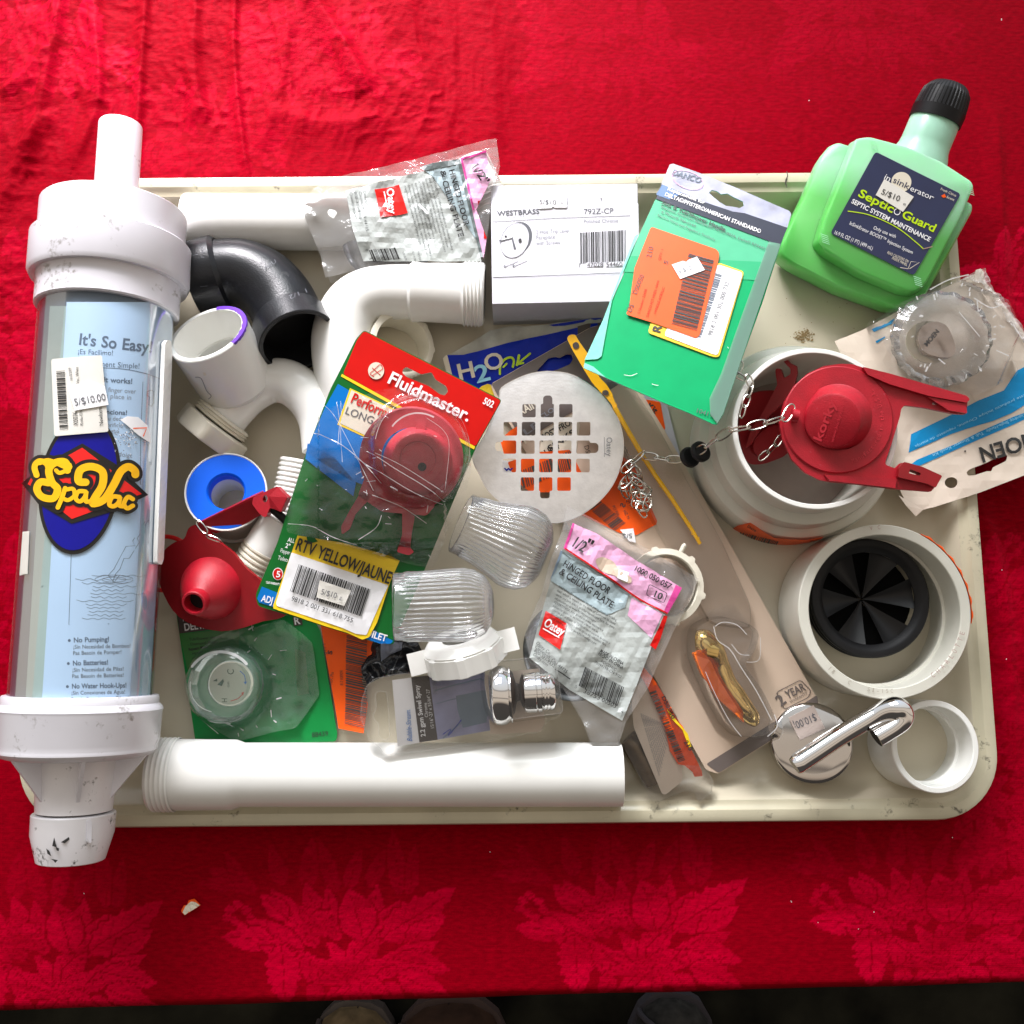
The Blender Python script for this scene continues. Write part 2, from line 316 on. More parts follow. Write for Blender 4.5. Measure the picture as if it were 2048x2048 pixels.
    def disc(s, c, d, r, m, n=40):
        d = d.normalized(); r0 = Vector((0, 0, 1)) if abs(d.z) < 0.8 else Vector((1, 0, 0)); u = (r0 - d * r0.dot(d)).normalized(); w = d.cross(u)
        return s.add([c + (u * math.cos(2 * math.pi * i / n) + w * math.sin(2 * math.pi * i / n)) * r for i in range(n)], [tuple(range(n))], m)
    def tube(s, pts, r, m, n=20, caps=True, smooth=True, fn=None):
        pts = [Vector(p) for p in pts]; k = len(pts); rr = r if isinstance(r, (list, tuple)) else [r] * k; V = []; u = None
        for i, p in enumerate(pts):
            d = (pts[min(i + 1, k - 1)] - pts[max(i - 1, 0)]).normalized()
            if u is None: r0 = Vector((0, 0, 1)) if abs(d.z) < 0.8 else Vector((1, 0, 0)); u = (r0 - d * r0.dot(d)).normalized()
            else: u = (u - d * u.dot(d)).normalized()
            w = d.cross(u)
            for j in range(n):
                a = 2 * math.pi * j / n; V.append(p + (u * math.cos(a) + w * math.sin(a)) * rr[i] * (fn(a, i) if fn else 1))
        F = [(i * n + j, (i + 1) * n + j, (i + 1) * n + (j + 1) % n, i * n + (j + 1) % n) for i in range(k - 1) for j in range(n)]
        if caps: F += [tuple(reversed(range(n))) if False else tuple(range(n)), tuple((k - 1) * n + j for j in range(n))]
        return s.add(V, F, m, smooth)
    def loft(s, rings, m, smooth=True, cap0=False, cap1=False, closed=True):
        n = len(rings[0]); V = [v for r in rings for v in r]; F = []
        for j in range(len(rings) - 1):
            for i in range(n if closed else n - 1): F.append((j * n + i, j * n + (i + 1) % n, (j + 1) * n + (i + 1) % n, (j + 1) * n + i))
        if cap0: F.append(tuple(reversed(range(n))))
        if cap1: F.append(tuple((len(rings) - 1) * n + i for i in range(n)))
        return s.add(V, F, m, smooth)
    def box(s, c, ax, m):
        V = [c + ax[0] * a + ax[1] * b + ax[2] * k for a in (-1, 1) for b in (-1, 1) for k in (-1, 1)]
        return s.add(V, [(0, 1, 3, 2), (4, 6, 7, 5), (0, 4, 5, 1), (2, 3, 7, 6), (0, 2, 6, 4), (1, 5, 7, 3)], m)
    def build(s, name, parent=None, label=None, cat=None, group=None, kind=None, sharp=35):
        V = np.array(s.V, dtype=np.float64)
        if parent is not None: L = LOC[parent]
        else: L = Vector((float(V[:, 0].mean()), float(V[:, 1].mean()), float(V[:, 2].min())))
        me = bpy.data.meshes.new(name); me.from_pydata((V - np.array(L)).tolist(), [], s.F)
        for m in s.mats: me.materials.append(m)
        me.polygons.foreach_set("material_index", s.I); me.polygons.foreach_set("use_smooth", s.S); me.update()
        if any(s.S): me.set_sharp_from_angle(angle=rad(sharp))
        o = bpy.data.objects.new(name, me); COL.objects.link(o); LOC[o] = L.copy()
        if parent is not None: o.parent = parent
        else: o.location = L
        tag(o, label, cat, group, kind); return o
def tag(o, label=None, cat=None, group=None, kind=None):
    for k, v in (("label", label), ("category", cat), ("group", group), ("kind", kind)):
        if v: o[k] = v
def thing(name, label, cat, loc, group=None):
    o = bpy.data.objects.new(name, None); COL.objects.link(o); o.location = loc; o.empty_display_size = 0.02; LOC[o] = Vector(loc); tag(o, label, cat, group); return o
# ================================================================ SETTING: floor, cloth, tray
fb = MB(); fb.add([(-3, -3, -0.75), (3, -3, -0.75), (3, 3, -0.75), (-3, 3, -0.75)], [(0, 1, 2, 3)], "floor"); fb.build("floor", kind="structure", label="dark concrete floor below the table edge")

def cloth():
    e0 = P(600, 2021, 0).y; sl = (P(1900, 1967, 0).y - P(100, 2016, 0).y) / (P(1900, 1967, 0).x - P(100, 2016, 0).x); ex = P(600, 2000, 0).x
    xs = np.concatenate([np.linspace(-1.0, -0.46, 60)[:-1], np.arange(-0.46, 0.46, 0.00115), np.linspace(0.46, 1.0, 60)])
    vs = np.concatenate([np.arange(0, 0.80, 0.00115), np.linspace(0.80, 1.1, 30)])
    X, Vv = np.meshgrid(xs, vs); Y = Vv + e0 + (X - ex) * sl
    # photo pixel of every cloth point (used to place the folds and the woven flowers)
    def topx(X, Y):
        z = -CAM_H; yy = Y * CT + z * ST; zz = -Y * ST + z * CT; return 1024 + F_PX * X / (-zz), 1024 - F_PX * yy / (-zz)
    PX, PY = topx(X, Y)
    Z = np.zeros_like(X)
    rs = np.random.RandomState(4)
    def vnoise(x, y, seed):
        r = np.random.RandomState(seed); T = r.rand(256, 256); xi = np.floor(x).astype(int); yi = np.floor(y).astype(int); fx = x - xi; fy = y - yi; fx = fx * fx * (3 - 2 * fx); fy = fy * fy * (3 - 2 * fy)
        g = lambda a, b: T[a % 256, b % 256]
        return (g(xi, yi) * (1 - fx) + g(xi + 1, yi) * fx) * (1 - fy) + (g(xi, yi + 1) * (1 - fx) + g(xi + 1, yi + 1) * fx) * fy - 0.5
    up = np.clip((420 - PY) / 200, 0, 1) * np.clip((1150 - PX) / 300, 0, 1)
    lf = np.clip((150 - PX) / 150, 0, 1) * np.clip((900 - PY) / 300, 0, 1); rt = np.clip((PX - 1900) / 100, 0, 1) * np.clip((PY - 400) / 200, 0, 1) * np.clip((1750 - PY) / 200, 0, 1)
    cr = np.clip(up + lf + rt * 0.6, 0, 1)
    wx = vnoise(X * 14, Y * 14, 5) * 0.03; wy = vnoise(X * 14, Y * 14, 6) * 0.03
    rid = lambda s, sd, st: 1 - np.abs(2 * vnoise((X + wx) * s, (Y + wy) * s * st, sd)) * 2
    Z += cr * (0.0011 * rid(50, 1, 0.4) + 0.0007 * rid(120, 2, 0.8) + 0.0003 * rid(260, 3, 1.2))
    Z += 0.0012 * vnoise(X * 9, Y * 9, 7) * (0.35 + up) + 0.00012 * rid(300, 8, 1)
    # long folds: (points, half width px, height, sharpness)
    folds = [([(150, -120), (118, 60), (95, 180), (60, 330)], 26, 0.007), ([(300, -100), (292, 60), (282, 200), (275, 350)], 14, 0.005), ([(400, -120), (392, 60), (395, 160), (418, 250)], 24, 0.006),
             ([(480, -100), (470, 60), (478, 200), (498, 360)], 12, 0.004), ([(600, -100), (640, 10), (690, 90), (740, 190)], 30, 0.008), ([(540, 220), (620, 245), (690, 250), (780, 235)], 34, 0.005),
             ([(190, -100), (196, 50), (200, 200), (150, 330)], 22, 0.005), ([(560, -80), (575, 60), (560, 180), (520, 300)], 30, 0.004), ([(0, 190), (60, 150), (100, 100)], 16, 0.004), ([(0, 420), (50, 300), (110, 230)], 18, 0.004),
             ([(800, -60), (830, 80), (880, 200), (900, 320)], 34, 0.003), ([(960, -60), (985, 100), (990, 300)], 40, 0.003), ([(1990, 200), (2010, 600), (2040, 900)], 22, 0.003), ([(1960, 1000), (2010, 1200), (2030, 1500)], 20, 0.002)]
    for pts, w, h in folds:
        sp = np.array(smoothpath(pts, 10)); D = np.full(X.shape, 1e9); SD = np.zeros_like(X)
        msk = (PX > sp[:, 0].min() - 4 * w) & (PX < sp[:, 0].max() + 4 * w) & (PY > sp[:, 1].min() - 4 * w) & (PY < sp[:, 1].max() + 4 * w)
        px, py = PX[msk], PY[msk]; d = np.full(px.shape, 1e9); sg = np.zeros_like(px); tt = np.zeros_like(px)
        for i in range(len(sp) - 1):
            a, b = sp[i], sp[i + 1]; ab = b - a; t = np.clip(((px - a[0]) * ab[0] + (py - a[1]) * ab[1]) / (ab @ ab), 0, 1)
            dx, dy = px - a[0] - t * ab[0], py - a[1] - t * ab[1]; dd = np.hypot(dx, dy); k = dd < d; d[k] = dd[k]; sg[k] = np.sign(ab[0] * dy - ab[1] * dx)[k]; tt[k] = ((i + t) / len(sp))[k]
        asym = np.where(sg > 0, 1.0, 0.45); prof = np.exp(-(d / (w * asym * 1.2)) ** 1.6); Z[msk] += h * 0.95 * prof * np.clip(np.minimum(tt, 1 - tt) * 6 + 0.1, 0, 1)
    # table edge: roll over and hang
    Z -= 0.02 * np.clip(1 - Vv / 0.012, 0, 1) ** 3
    # ---- woven flowers (a change of weave, kept as a per-vertex value)
    Mo = np.zeros_like(X)
    def leaf(PXs, PYs, Mv, bx, by, ang, ln, wd, val, serr=0.0, lobes=7):
        c, s_ = math.cos(rad(ang)), math.sin(rad(ang)); u = ((PXs - bx) * c + (PYs - by) * s_) / (ln * 1.05); v = (-(PXs - bx) * s_ + (PYs - by) * c) / (wd * 1.1)
        uu = np.clip(u, 0, 1); half = np.sin(np.pi * uu ** 0.8) ** 0.75 * (1 - 0.25 * uu) * (1 + serr * np.abs(((uu * lobes) % 1) - 0.5) * 2 - serr * 0.5)
        e_ = np.abs(v) / np.maximum(half, 1e-3) ; ins = (u > 0) & (u < 1) & (e_ < 1); edge = (u > -0.04) & (u < 1.05) & (np.abs(v) < half + 0.12) & ~ins
        vein = (np.abs(v) < 0.035) & (u < 0.85); side = (np.abs(((u * 6 - np.abs(v) * 1.6) % 1) - 0.5) < 0.07) & (np.abs(v) > 0.06)
        Mv[edge] *= 0.12; Mv[ins] = val; Mv[ins & side] = val * 0.6; Mv[ins & vein] = val * 0.15
    r2 = random.Random(3); tmpl = []
    def lf(x0, y0, x1, y1, w, val, serr=0.0):
        c_ = lambda x, y: (x / 1.38 - 665, 1600 + y / 1.38 - 1868); a, b_ = c_(x0, y0), c_(x1, y1); dx, dy = b_[0] - a[0], b_[1] - a[1]
        tmpl.append((a[0], a[1], math.degrees(math.atan2(dy, dx)), math.hypot(dx, dy), w / 1.38 / 2, val, serr))
    for t in ((720, 250, 590, 190, 50, .28), (700, 260, 640, 150, 44, .22), (790, 240, 760, 130, 46, .26), (850, 250, 870, 120, 50, .28), (930, 260, 890, 130, 46, .25), (960, 250, 1000, 150, 44, .3), (1020, 250, 1060, 150, 46, .26), (1100, 270, 1085, 100, 50, .3, .15), (1125, 270, 1140, 140, 40, .26), (660, 235, 570, 225, 40, .24)): lf(*t)
    for t in ((880, 400, 760, 250, 70, .8), (900, 380, 850, 240, 66, .75), (930, 390, 905, 250, 60, .7), (1000, 420, 1040, 250, 80, .7), (840, 420, 700, 330, 70, .8), (1020, 400, 1100, 290, 66, .75), (760, 380, 632, 372, 66, .95, .1),
              (800, 330, 735, 262, 56, .8), (1000, 385, 965, 255, 100, .85), (1050, 385, 1238, 262, 90, .85, .3), (1110, 400, 1215, 330, 60, .9, .2), (890, 480, 730, 400, 70, .9, .15), (1040, 470, 1190, 400, 70, .9, .1)): lf(*t)
    for k in range(8): a = rad(k * 45 + 10); lf(866, 335, 866 + 62 * math.cos(a), 335 + 50 * math.sin(a), 34, r2.uniform(.75, .95))
    for t in ((780, 395, 790, 552, 92, 1, .3), (850, 420, 860, 500, 50, .9, .1), (1080, 440, 1222, 472, 70, 1, .3), (1090, 480, 1220, 545, 72, .95, .3), (880, 500, 850, 560, 50, .85), (1050, 510, 1100, 560, 60, .9)): lf(*t)
    for k in range(11): a = rad(k * 33 + 4); L_ = r2.uniform(88, 125); lf(975 + 6 * math.cos(a), 478 + 5 * math.sin(a), 975 + L_ * math.cos(a), 478 + L_ * 0.85 * math.sin(a), r2.uniform(38, 50), r2.uniform(.85, 1.0))
    for k in range(8): a = rad(k * 45); lf(975, 485, 975 + 34 * math.cos(a), 485 + 30 * math.sin(a), 18, r2.uniform(.8, 1.0))
    for x, y in ((648, 300), (668, 285), (640, 322), (662, 330), (690, 300), (700, 322), (680, 342), (985, 290), (1015, 290)): lf(x - 12, y, x + 13, y, 24, .9 if x < 900 else .55)
    def stamp(cx, cy, sc, rot, gain, flip=1):
        m = (np.abs(PX - cx) < 300 * sc) & (np.abs(PY - cy) < 270 * sc); a, b = PX[m], PY[m]; Mv = np.zeros_like(a); c, s_ = math.cos(rad(rot)), math.sin(rad(rot))
        U = ((a - cx) * c + (b - cy) * s_) / sc * flip; Wv = (-(a - cx) * s_ + (b - cy) * c) / sc
        jx = vnoise(U / 16, Wv / 16, 11) * 5; jy = vnoise(U / 16, Wv / 16, 12) * 5
        for t in tmpl: leaf(U + jx, Wv + jy, Mv, *t[:6], serr=t[6])
        Mo[m] = np.maximum(Mo[m], Mv * gain)
    for cx, cy in ((80, 1895), (665, 1868), (1250, 1850), (1840, 1835)): stamp(cx, cy, 1.04, -1.4, 1.0)
    for cx, cy, g_ in ((1230, 110, .30), (1745, 60, .32), (660, 130, .5), (100, 120, .7), (1480, 190, .12), (30, 640, .6), (30, 1250, .5), (2010, 640, .75), (1990, 1250, .55), (2030, 1560, .5), (390, 290, .4)): stamp(cx, cy, 0.88, 178 if cy < 300 else 90, g_)
    Mo *= np.clip(0.82 + 0.7 * vnoise(X * 45, Y * 160, 31) + 0.5 * vnoise(X * 18, Y * 18, 32), 0.3, 1.15)
    Z += Mo * 0.0001
    rows, cols = X.shape; front = np.array([[0.0, 0.0]])
    V3 = np.stack([X, Y, Z], -1)
    hang = []
    for k in range(1, 30):
        d = k * 0.012; ph = X[0] * 40; a = V3[0].copy(); a[:, 2] -= d; a[:, 1] += -0.004 - 0.006 * min(k, 6) / 6 + 0.0035 * np.sin(ph) * min(1, d / 0.1) + 0.02 * 0; hang.append(a)
    hv = np.stack(hang[::-1], 0); V3 = np.concatenate([hv, V3], 0); Mo2 = np.concatenate([np.repeat(Mo[:1], len(hang), 0), Mo], 0)
    rows = V3.shape[0]
    me = bpy.data.meshes.new("tablecloth"); nv = rows * cols; me.vertices.add(nv); me.vertices.foreach_set("co", V3.reshape(-1).astype(np.float32))
    a = (np.arange(rows - 1)[:, None] * cols + np.arange(cols - 1)[None]).reshape(-1); quads = np.stack([a, a + 1, a + cols + 1, a + cols], -1).astype(np.int32)
    me.loops.add(quads.size); me.loops.foreach_set("vertex_index", quads.reshape(-1)); me.polygons.add(len(quads)); me.polygons.foreach_set("loop_start", np.arange(0, quads.size, 4, dtype=np.int32))
    me.update(calc_edges=True); me.polygons.foreach_set("use_smooth", np.ones(len(quads), dtype=bool))
    at = me.attributes.new("weave", 'FLOAT', 'POINT'); at.data.foreach_set("value", Mo2.reshape(-1).astype(np.float32))
    m = mat("red_damask", (0.5, 0, 0.02), 0.6); nd = m.node_tree.nodes; L = m.node_tree.links; b = nd["Principled BSDF"]
    an = N(m, "ShaderNodeAttribute"); an.attribute_name = "weave"; g = N(m, "ShaderNodeNewGeometry")
    mx = N(m, "ShaderNodeMix"); mx.data_type = 'RGBA'; mx.inputs[6].default_value = (0.25, 0.0, 0.006, 1); mx.inputs[7].default_value = (0.50, 0.0, 0.022, 1)
    w = N(m, "ShaderNodeTexWave"); w.bands_direction = 'Y'; w.inputs["Scale"].default_value = 260; w.inputs["Distortion"].default_value = 1.5; L.new(g.outputs["Position"], w.inputs["Vector"])
    n = N(m, "ShaderNodeTexNoise"); n.inputs["Scale"].default_value = 500; mp = N(m, "ShaderNodeMapping"); mp.inputs["Scale"].default_value = (0.35, 1, 1); L.new(g.outputs["Position"], mp.inputs[0]); L.new(mp.outputs[0], n.inputs["Vector"])
    r = N(m, "ShaderNodeMapRange"); r.inputs[1].default_value = 0.3; r.inputs[2].default_value = 0.7; r.inputs[3].default_value = 0.78; r.inputs[4].default_value = 1.12; L.new(n.outputs[0], r.inputs[0])
    L.new(an.outputs["Fac"], mx.inputs[0]); vm = N(m, "ShaderNodeVectorMath"); vm.operation = 'SCALE'; L.new(mx.outputs[2], vm.inputs[0]); L.new(r.outputs[0], vm.inputs["Scale"]); L.new(vm.outputs[0], b.inputs["Base Color"])
    rr = N(m, "ShaderNodeMapRange"); rr.inputs[3].default_value = 0.7; rr.inputs[4].default_value = 0.5; L.new(an.outputs["Fac"], rr.inputs[0]); L.new(rr.outputs[0], b.inputs["Roughness"])
    b.inputs["Specular IOR Level"].default_value = 0.12; b.inputs["Specular Tint"].default_value = (1, 0.0, 0.10, 1)
    bp = N(m, "ShaderNodeBump"); bp.inputs["Strength"].default_value = 0.12; bp.inputs["Distance"].default_value = 0.0004; ad = N(m, "ShaderNodeMath"); ad.operation = 'ADD'; L.new(n.outputs[0], ad.inputs[0]); L.new(w.outputs[0], ad.inputs[1]); L.new(ad.outputs[0], bp.inputs["Height"]); L.new(bp.outputs[0], b.inputs["Normal"])
    me.materials.append(m); o = bpy.data.objects.new("tablecloth", me); COL.objects.link(o)
    tag(o, "red damask tablecloth with woven flowers covering the table under the tray", "tablecloth")
cloth()

def tray():
    zr = 0.0235; xl, xr = P(31, 1500, zr).x, P(1992, 1490, zr).x; yt, yb = P(1000, 347, zr).y, P(1000, 1650, zr).y
    cx, cy = (xl + xr) / 2, (yt + yb) / 2; hw, hh = (xr - xl) / 2, (yt - yb) / 2; th = rad(0.5); R = 0.044
    prof = [(0.002, 0.009), (0, 0.013), (0, 0.020), (0.0012, 0.0230), (0.004, 0.0240), (0.0085, 0.0236), (0.0105, 0.0216), (0.0125, 0.0208), (0.0145, 0.0205), (0.0165, 0.0186), (0.020, 0.0120), (0.024, 0.0074), (0.028, 0.0052), (0.034, 0.0042), (0.040, 0.004)]
    rings = []
    for d, z in prof:
        r = max(R - d, 0.006); pts = []
        for k, (sx_, sy_) in enumerate(((1, 1), (-1, 1), (-1, -1), (1, -1))):
            for i in range(13):
                a = rad(90 * k + 90 * i / 12); pts.append((sx_ * (hw - d - r) + r * math.cos(a), sy_ * (hh - d - r) + r * math.sin(a)))
        full = []
        for i in range(len(pts)):
            a, b = pts[i], pts[(i + 1) % len(pts)]; ln = math.hypot(b[0] - a[0], b[1] - a[1]); n = 8 if i % 13 == 12 else 1
            full += [(a[0] + (b[0] - a[0]) * j / n, a[1] + (b[1] - a[1]) * j / n) for j in range(n)]
        rings.append([Vector((cx + x * math.cos(th) - y * math.sin(th), cy + x * math.sin(th) + y * math.cos(th), z)) for x, y in full])
    m = mat("worn_fibreglass", (0.56, 0.51, 0.39), 0.30, var=0.10, vs=9, smudge=(28, 0.66, (0.22, 0.19, 0.13)), bump=(70, 0.12), coat=0.15)
    mr_ = mat("worn_rim", (0.55, 0.51, 0.37), 0.32, var=0.12, vs=30, smudge=(45, 0.57, (0.12, 0.11, 0.08)), coat=0.15)
    root = thing("serving_tray", "large off white fibreglass tray holding all the plumbing parts", "tray", (cx, cy, 0.001))
    b = MB(); b.loft(rings[8:], m, cap1=True); b.build("tray_floor", root)
    b = MB(); b.loft(rings[:9], mr_)
    b.build("rim", root)
    # stain and cracks
    st = MB(); fl = Flat(0.0041); r3 = random.Random(5); sm = mat("brown_stain", (0.25, 0.17, 0.07), 0.7)
    for i in range(150):
        a, d = r3.uniform(0, 6.28), abs(r3.gauss(0, 0.5)) ** 0.7; x, y = 1607 + 22 * d * math.cos(a), 671 + 15 * d * math.sin(a); s_ = r3.uniform(0.7, 2.4); st.add([fl.pt(*k, 0.00002 + 0.000004 * i) for k in ell(x, y, s_, s_ * r3.uniform(0.5, 1), n=7)], [tuple(range(7))], sm)
    for i in range(40):
        x, y = r3.uniform(1560, 1900), r3.uniform(560, 780); st.add([fl.pt(*k, 0.0003) for k in ell(x, y, 1.1, 0.8, n=6)], [tuple(range(6))], sm)
    st.build("dirt_spots", root)
    st = MB(); fz = Flat(0.0242)
    st.stroke(fz, [(1573, 343), (1575, 352), (1571, 362), (1574, 376)], 1.6, "dbr", 0.0002); st.stroke(fz, [(1574, 357), (1571, 366), (1573, 371)], 2.6, "dbr", 0.0001); st.build("rim_crack", root)
tray()

# ================================================================ hand vacuum
def vacuum():
    z = 0.070; A = P(230, 420, z); B = P(147, 1640, z); d = (B - A).normalized()
    C = Cyl(A, B, 0.0418)
    def t(py, r): px = 228 + (py - 420) * (146 - 228) / (1640 - 420); return C.t(px, py, r)
    root = thing("hand_vacuum", "clear tube pool vacuum with white end caps lying over the left tray rim", "hand vacuum", (A.x, (A.y + B.y) / 2, 0.02))
    b = MB(); ro, ri = 0.0142, 0.0120; t0 = t(229, ro)
    b.lathe(A, d, [(t0 + 0.06, ri), (t0, ri), (t0 - 0.0, ro - 0.0004), (t0 + 0.0008, ro), (t(364, ro) + 0.02, ro)], "pvcd"); b.build("inlet_pipe", root)
    b = MB(); rA, rB, rC = 0.0466, 0.0509, 0.0452; a0, a1, a2, a3, a4 = t(365, rA), t(429, rB), t(505, rB), t(520, rC), t(582, rC)
    b.lathe(A, d, [(a0 + 0.0005, ro - 0.002), (a0 + 0.0005, rA - 0.001), (a0, rA - 0.0005), (a0 + 0.0006, rA), (a1, rA), (a1 - 0.0001, rB - 0.0006), (a1 + 0.0006, rB), (a2, rB), (a2 + 0.003, rB - 0.0015), (a3, rC + 0.0004), (a3 + 0.001, rC), (a4 - 0.001, rC), (a4, rC - 0.001), (a4, 0.041)], "pvcd", n=72)
    b.build("top_cap", root)
    rt = 0.0426; e0, e1 = a4 - 0.01, t(1400, rt) + 0.01
    b = MB(); b.lathe(A, d, [(e0, rt), (e1, rt)], "cyl", n=72); b.build("clear_tube", root)
    # inside sleeve: liner and printed sheet
    rp = 0.0421; CP = Cyl(A, B, rp)
    b = MB(); b.lathe(A, d, [(e0, rp - 0.0012), (e1, rp - 0.0012)], "smoke", n=60)
    def strip(px0, px1, y0, y1, m, r, n=18):
        cc = Cyl(A, B, r); V = []; ys = [y0 + (y1 - y0) * k / 30 for k in range(31)]
        for y in ys:
            s0 = (y - 640) * (-86 / 1390)
            for i in range(n + 1): x = px0 + (px1 - px0) * i / n; V.append(cc.pt(x + s0, y))
        b.add(V, [(j * (n + 1) + i, j * (n + 1) + i + 1, (j + 1) * (n + 1) + i + 1, (j + 1) * (n + 1) + i) for j in range(30) for i in range(n)], m, True)
    strip(98, 150, 612, 1410, "mint", rp - 0.0006); b.build("liner", root)
    b = MB(); strip(131, 346, 604, 1410, "sky", rp)
    T = lambda s_, p, h, m="bink", bo=0: b.text(CP, s_, p[0], p[1], h, m, bo, 0.0001)
    K = lambda *p: q(0, 600, S, *p)
    T("It's So Easy!", K((590, 335), (1150, 398)), 22, bo=1); T("\u00a1Es Fac\u00edlimo!", K((585, 408), (855, 418)), 10)
    T("Tremendousement Simple!", K((420, 482), (1055, 518)), 10.5); b.stroke(CP, K((600, 508), (900, 518), (1080, 550), (1205, 594)), 1.3, "bink", 0.0001)
    T("Here's how it works!", K((480, 600), (1000, 632)), 10, bo=1); T("place your finger over", K((600, 680), (1025, 706)), 9, "lgink"); T("hole, then place in", K((600, 725), (992, 752)), 9, "lgink")
    T("Como funciona!", K((600, 850), (960, 868)), 9, bo=1); T("coloque su dedo", K((640, 905), (940, 912)), 8.5, "lgink"); T("sobre el orificio", K((640, 950), (930, 962)), 8.5, "lgink"); T("en el agua", K((700, 1000), (900, 1006)), 8.5, "lgink")
    T("votre doigt", K((760, 1160), (995, 1190)), 8.5, "lgink"); b.stroke(CP, K((1200, 652), (1078, 618), (1062, 1000), (1058, 1392), (1175, 1408)), 1.0, "bink", 0.0001, n=1)
    b.stroke(CP, K((1108, 720), (1112, 690), (1140, 680), (1160, 690), (1158, 780), (1142, 802), (1124, 795), (1130, 730), (1108, 722)), 1.6, "bink", 0.0001, n=1)
    K2 = lambda *p: q(0, 1000, S, *p)
    b.stroke(CP, K2((860, 122), (1160, 148)), 1.1, "bink", 0.0001, n=1); b.stroke(CP, K2((538, 400), (520, 940), (820, 935), (1120, 924)), 1.1, "bink", 0.0001, n=1)
    r4 = random.Random(2)
    for k in range(13):
        y = 570 + k * 27; x0 = r4.uniform(545, 700); x1 = r4.uniform(900, 1110); b.stroke(CP, K2(*[(x0 + (x1 - x0) * i / 8, y + (11 if i % 2 else -5) * r4.uniform(0.3, 1)) for i in range(9)]), 0.7, "gink", 0.0001)
    b.stroke(CP, K2((1120, 150), (1035, 290), (1050, 320), (975, 440), (935, 440), (905, 520), (870, 560), (850, 620)), 0.9, "gink", 0.0001, n=1); b.stroke(CP, K2((1095, 160), (1000, 310), (1020, 345), (950, 350), (860, 520), (815, 570), (860, 620), (900, 570)), 0.9, "gink", 0.0001, n=1)
    for a_, c_ in ((860, 600),): b.stroke(CP, ell(*K2((a_, c_))[0], 38, 9), 0.7, "gink", 0.0001); b.stroke(CP, ell(*K2((a_, c_))[0], 24, 5), 0.7, "gink", 0.0001)
    for i, (h_, l1, l2) in enumerate((("No Pumping!", "\u00a1Sin Necesidad de Bombeo!", "Pas Besoin de Pomper!"), ("No Batteries!", "\u00a1Sin Necesidad de Pilas!", "Pas Besoin de Batteries!"), ("No Water Hook-Ups!", "\u00a1Sin Conexiones de Agua!", "Pas de Branchement D'eau!"))):
        y = 1075 + i * 174; x = 555 - i * 7; w1 = (270, 270, 415)[i]; w2 = (435, 390, 408)[i]; w3 = (368, 392, 440)[i]
        b.art(CP, ell(*K2((x - 32, y - 15))[0], 3.0, 3.0, n=10), "bink", 0.0001); T(h_, K2((x, y), (x + w1, y - 8)), 9.5, bo=1); T(l1, K2((x - 3, y + 48), (x + w2 - 3, y + 38)), 7.6, "gink"); T(l2, K2((x - 5, y + 95), (x + w3 - 5, y + 85)), 7.6, "gink")
    b.build("printed_sheet", root)
    # logo sticker
    G = 9; b = MB(); r_ = 0.00025
    CL = Cyl(A, B, rt)
    oc = K((602, 1395))[0]
    b.slab(CL, ell(*oc, 80, 140, 8.5, n=60), "logk", 0.0004, 0.0004, g=G); 
    b.art(CL, [(x, y) for x, y in ell(*oc, 72, 132, 8.5, n=60)], "logb", 0.0009, g=G)
    b.art(CL, K((625, 1085), (870, 1240), (1108, 1472), (870, 1590), (545, 1690), (300, 1540), (178, 1382), (400, 1210)), "logk", 0.0012, g=G)
    b.art(CL, K((625, 1118), (1058, 1465), (930, 1510), (548, 1655), (228, 1390), (262, 1325)), "orr", 0.0015, g=G)
    st = [(K((300, 1325), (285, 1262), (318, 1222), (372, 1240), (392, 1305)), 13), (K((322, 1235), (380, 1215), (440, 1235), (500, 1262), (535, 1250)), 10), (K((520, 1290), (505, 1228), (430, 1235), (388, 1290), (410, 1380), (450, 1432), (420, 1500), (340, 1490), (302, 1430), (330, 1378), (385, 1385)), 16),
          (K((520, 1240), (540, 1270), (470, 1310), (440, 1290)), 9),
          (K((650, 1380), (600, 1370), (612, 1290), (690, 1262), (770, 1300), (770, 1400), (720, 1490), (700, 1540), (780, 1510), (850, 1400), (900, 1300), (955, 1262), (1000, 1290), (1005, 1320)), 17),
          (K((505, 1425), (480, 1500), (452, 1570)), 10), (K((500, 1440), (560, 1430), (570, 1480), (525, 1515), (490, 1500)), 9), (K((650, 1450), (600, 1450), (580, 1500), (610, 1525), (645, 1490), (655, 1450), (650, 1520), (670, 1525)), 9.5),
          (K((890, 1490), (840, 1490), (818, 1545), (850, 1560), (885, 1530), (895, 1490), (888, 1550), (915, 1560)), 10), (K((985, 1505), (950, 1490), (922, 1540), (945, 1575), (985, 1555)), 10)]
    for p, w_ in st: b.stroke(CL, p, w_ + 13, "logk", 0.0018)
    for i, (p, w_) in enumerate(st): b.stroke(CL, p, w_ * 0.88, "logy", 0.0022 + i * 0.00004)
    b.build("logo_sticker", root)
    b = MB(); b.slab(CL, rnd(K((410, 455), (770, 425), (800, 800), (815, 1000), (430, 1035)), 5), "paper", 0.0004, 0.0026, g=G)
    b.bars(CL, K((470, 985))[0], K((448, 540))[0], (16, -1), "ink", 34, 3, 0.0030); b.text(CL, "10/18/2009", *K((565, 620), (553, 520)), 5, "gink", 0, 0.0030); b.text(CL, "Vac, White", *K((610, 640), (603, 515)), 5.5, "ink", 0, 0.0030)
    b.text(CL, "X0036", *K((600, 955), (595, 850)), 8.5, "ink", 0, 0.0030); b.text(CL, "Rola-Chem", *K((636, 955), (628, 800)), 5.5, "ink", 0, 0.0030); b.text(CL, "NewItem", *K((778, 955), (768, 815)), 7.5, "ink", 0, 0.0030)
    b.build("barcode_sticker", root)
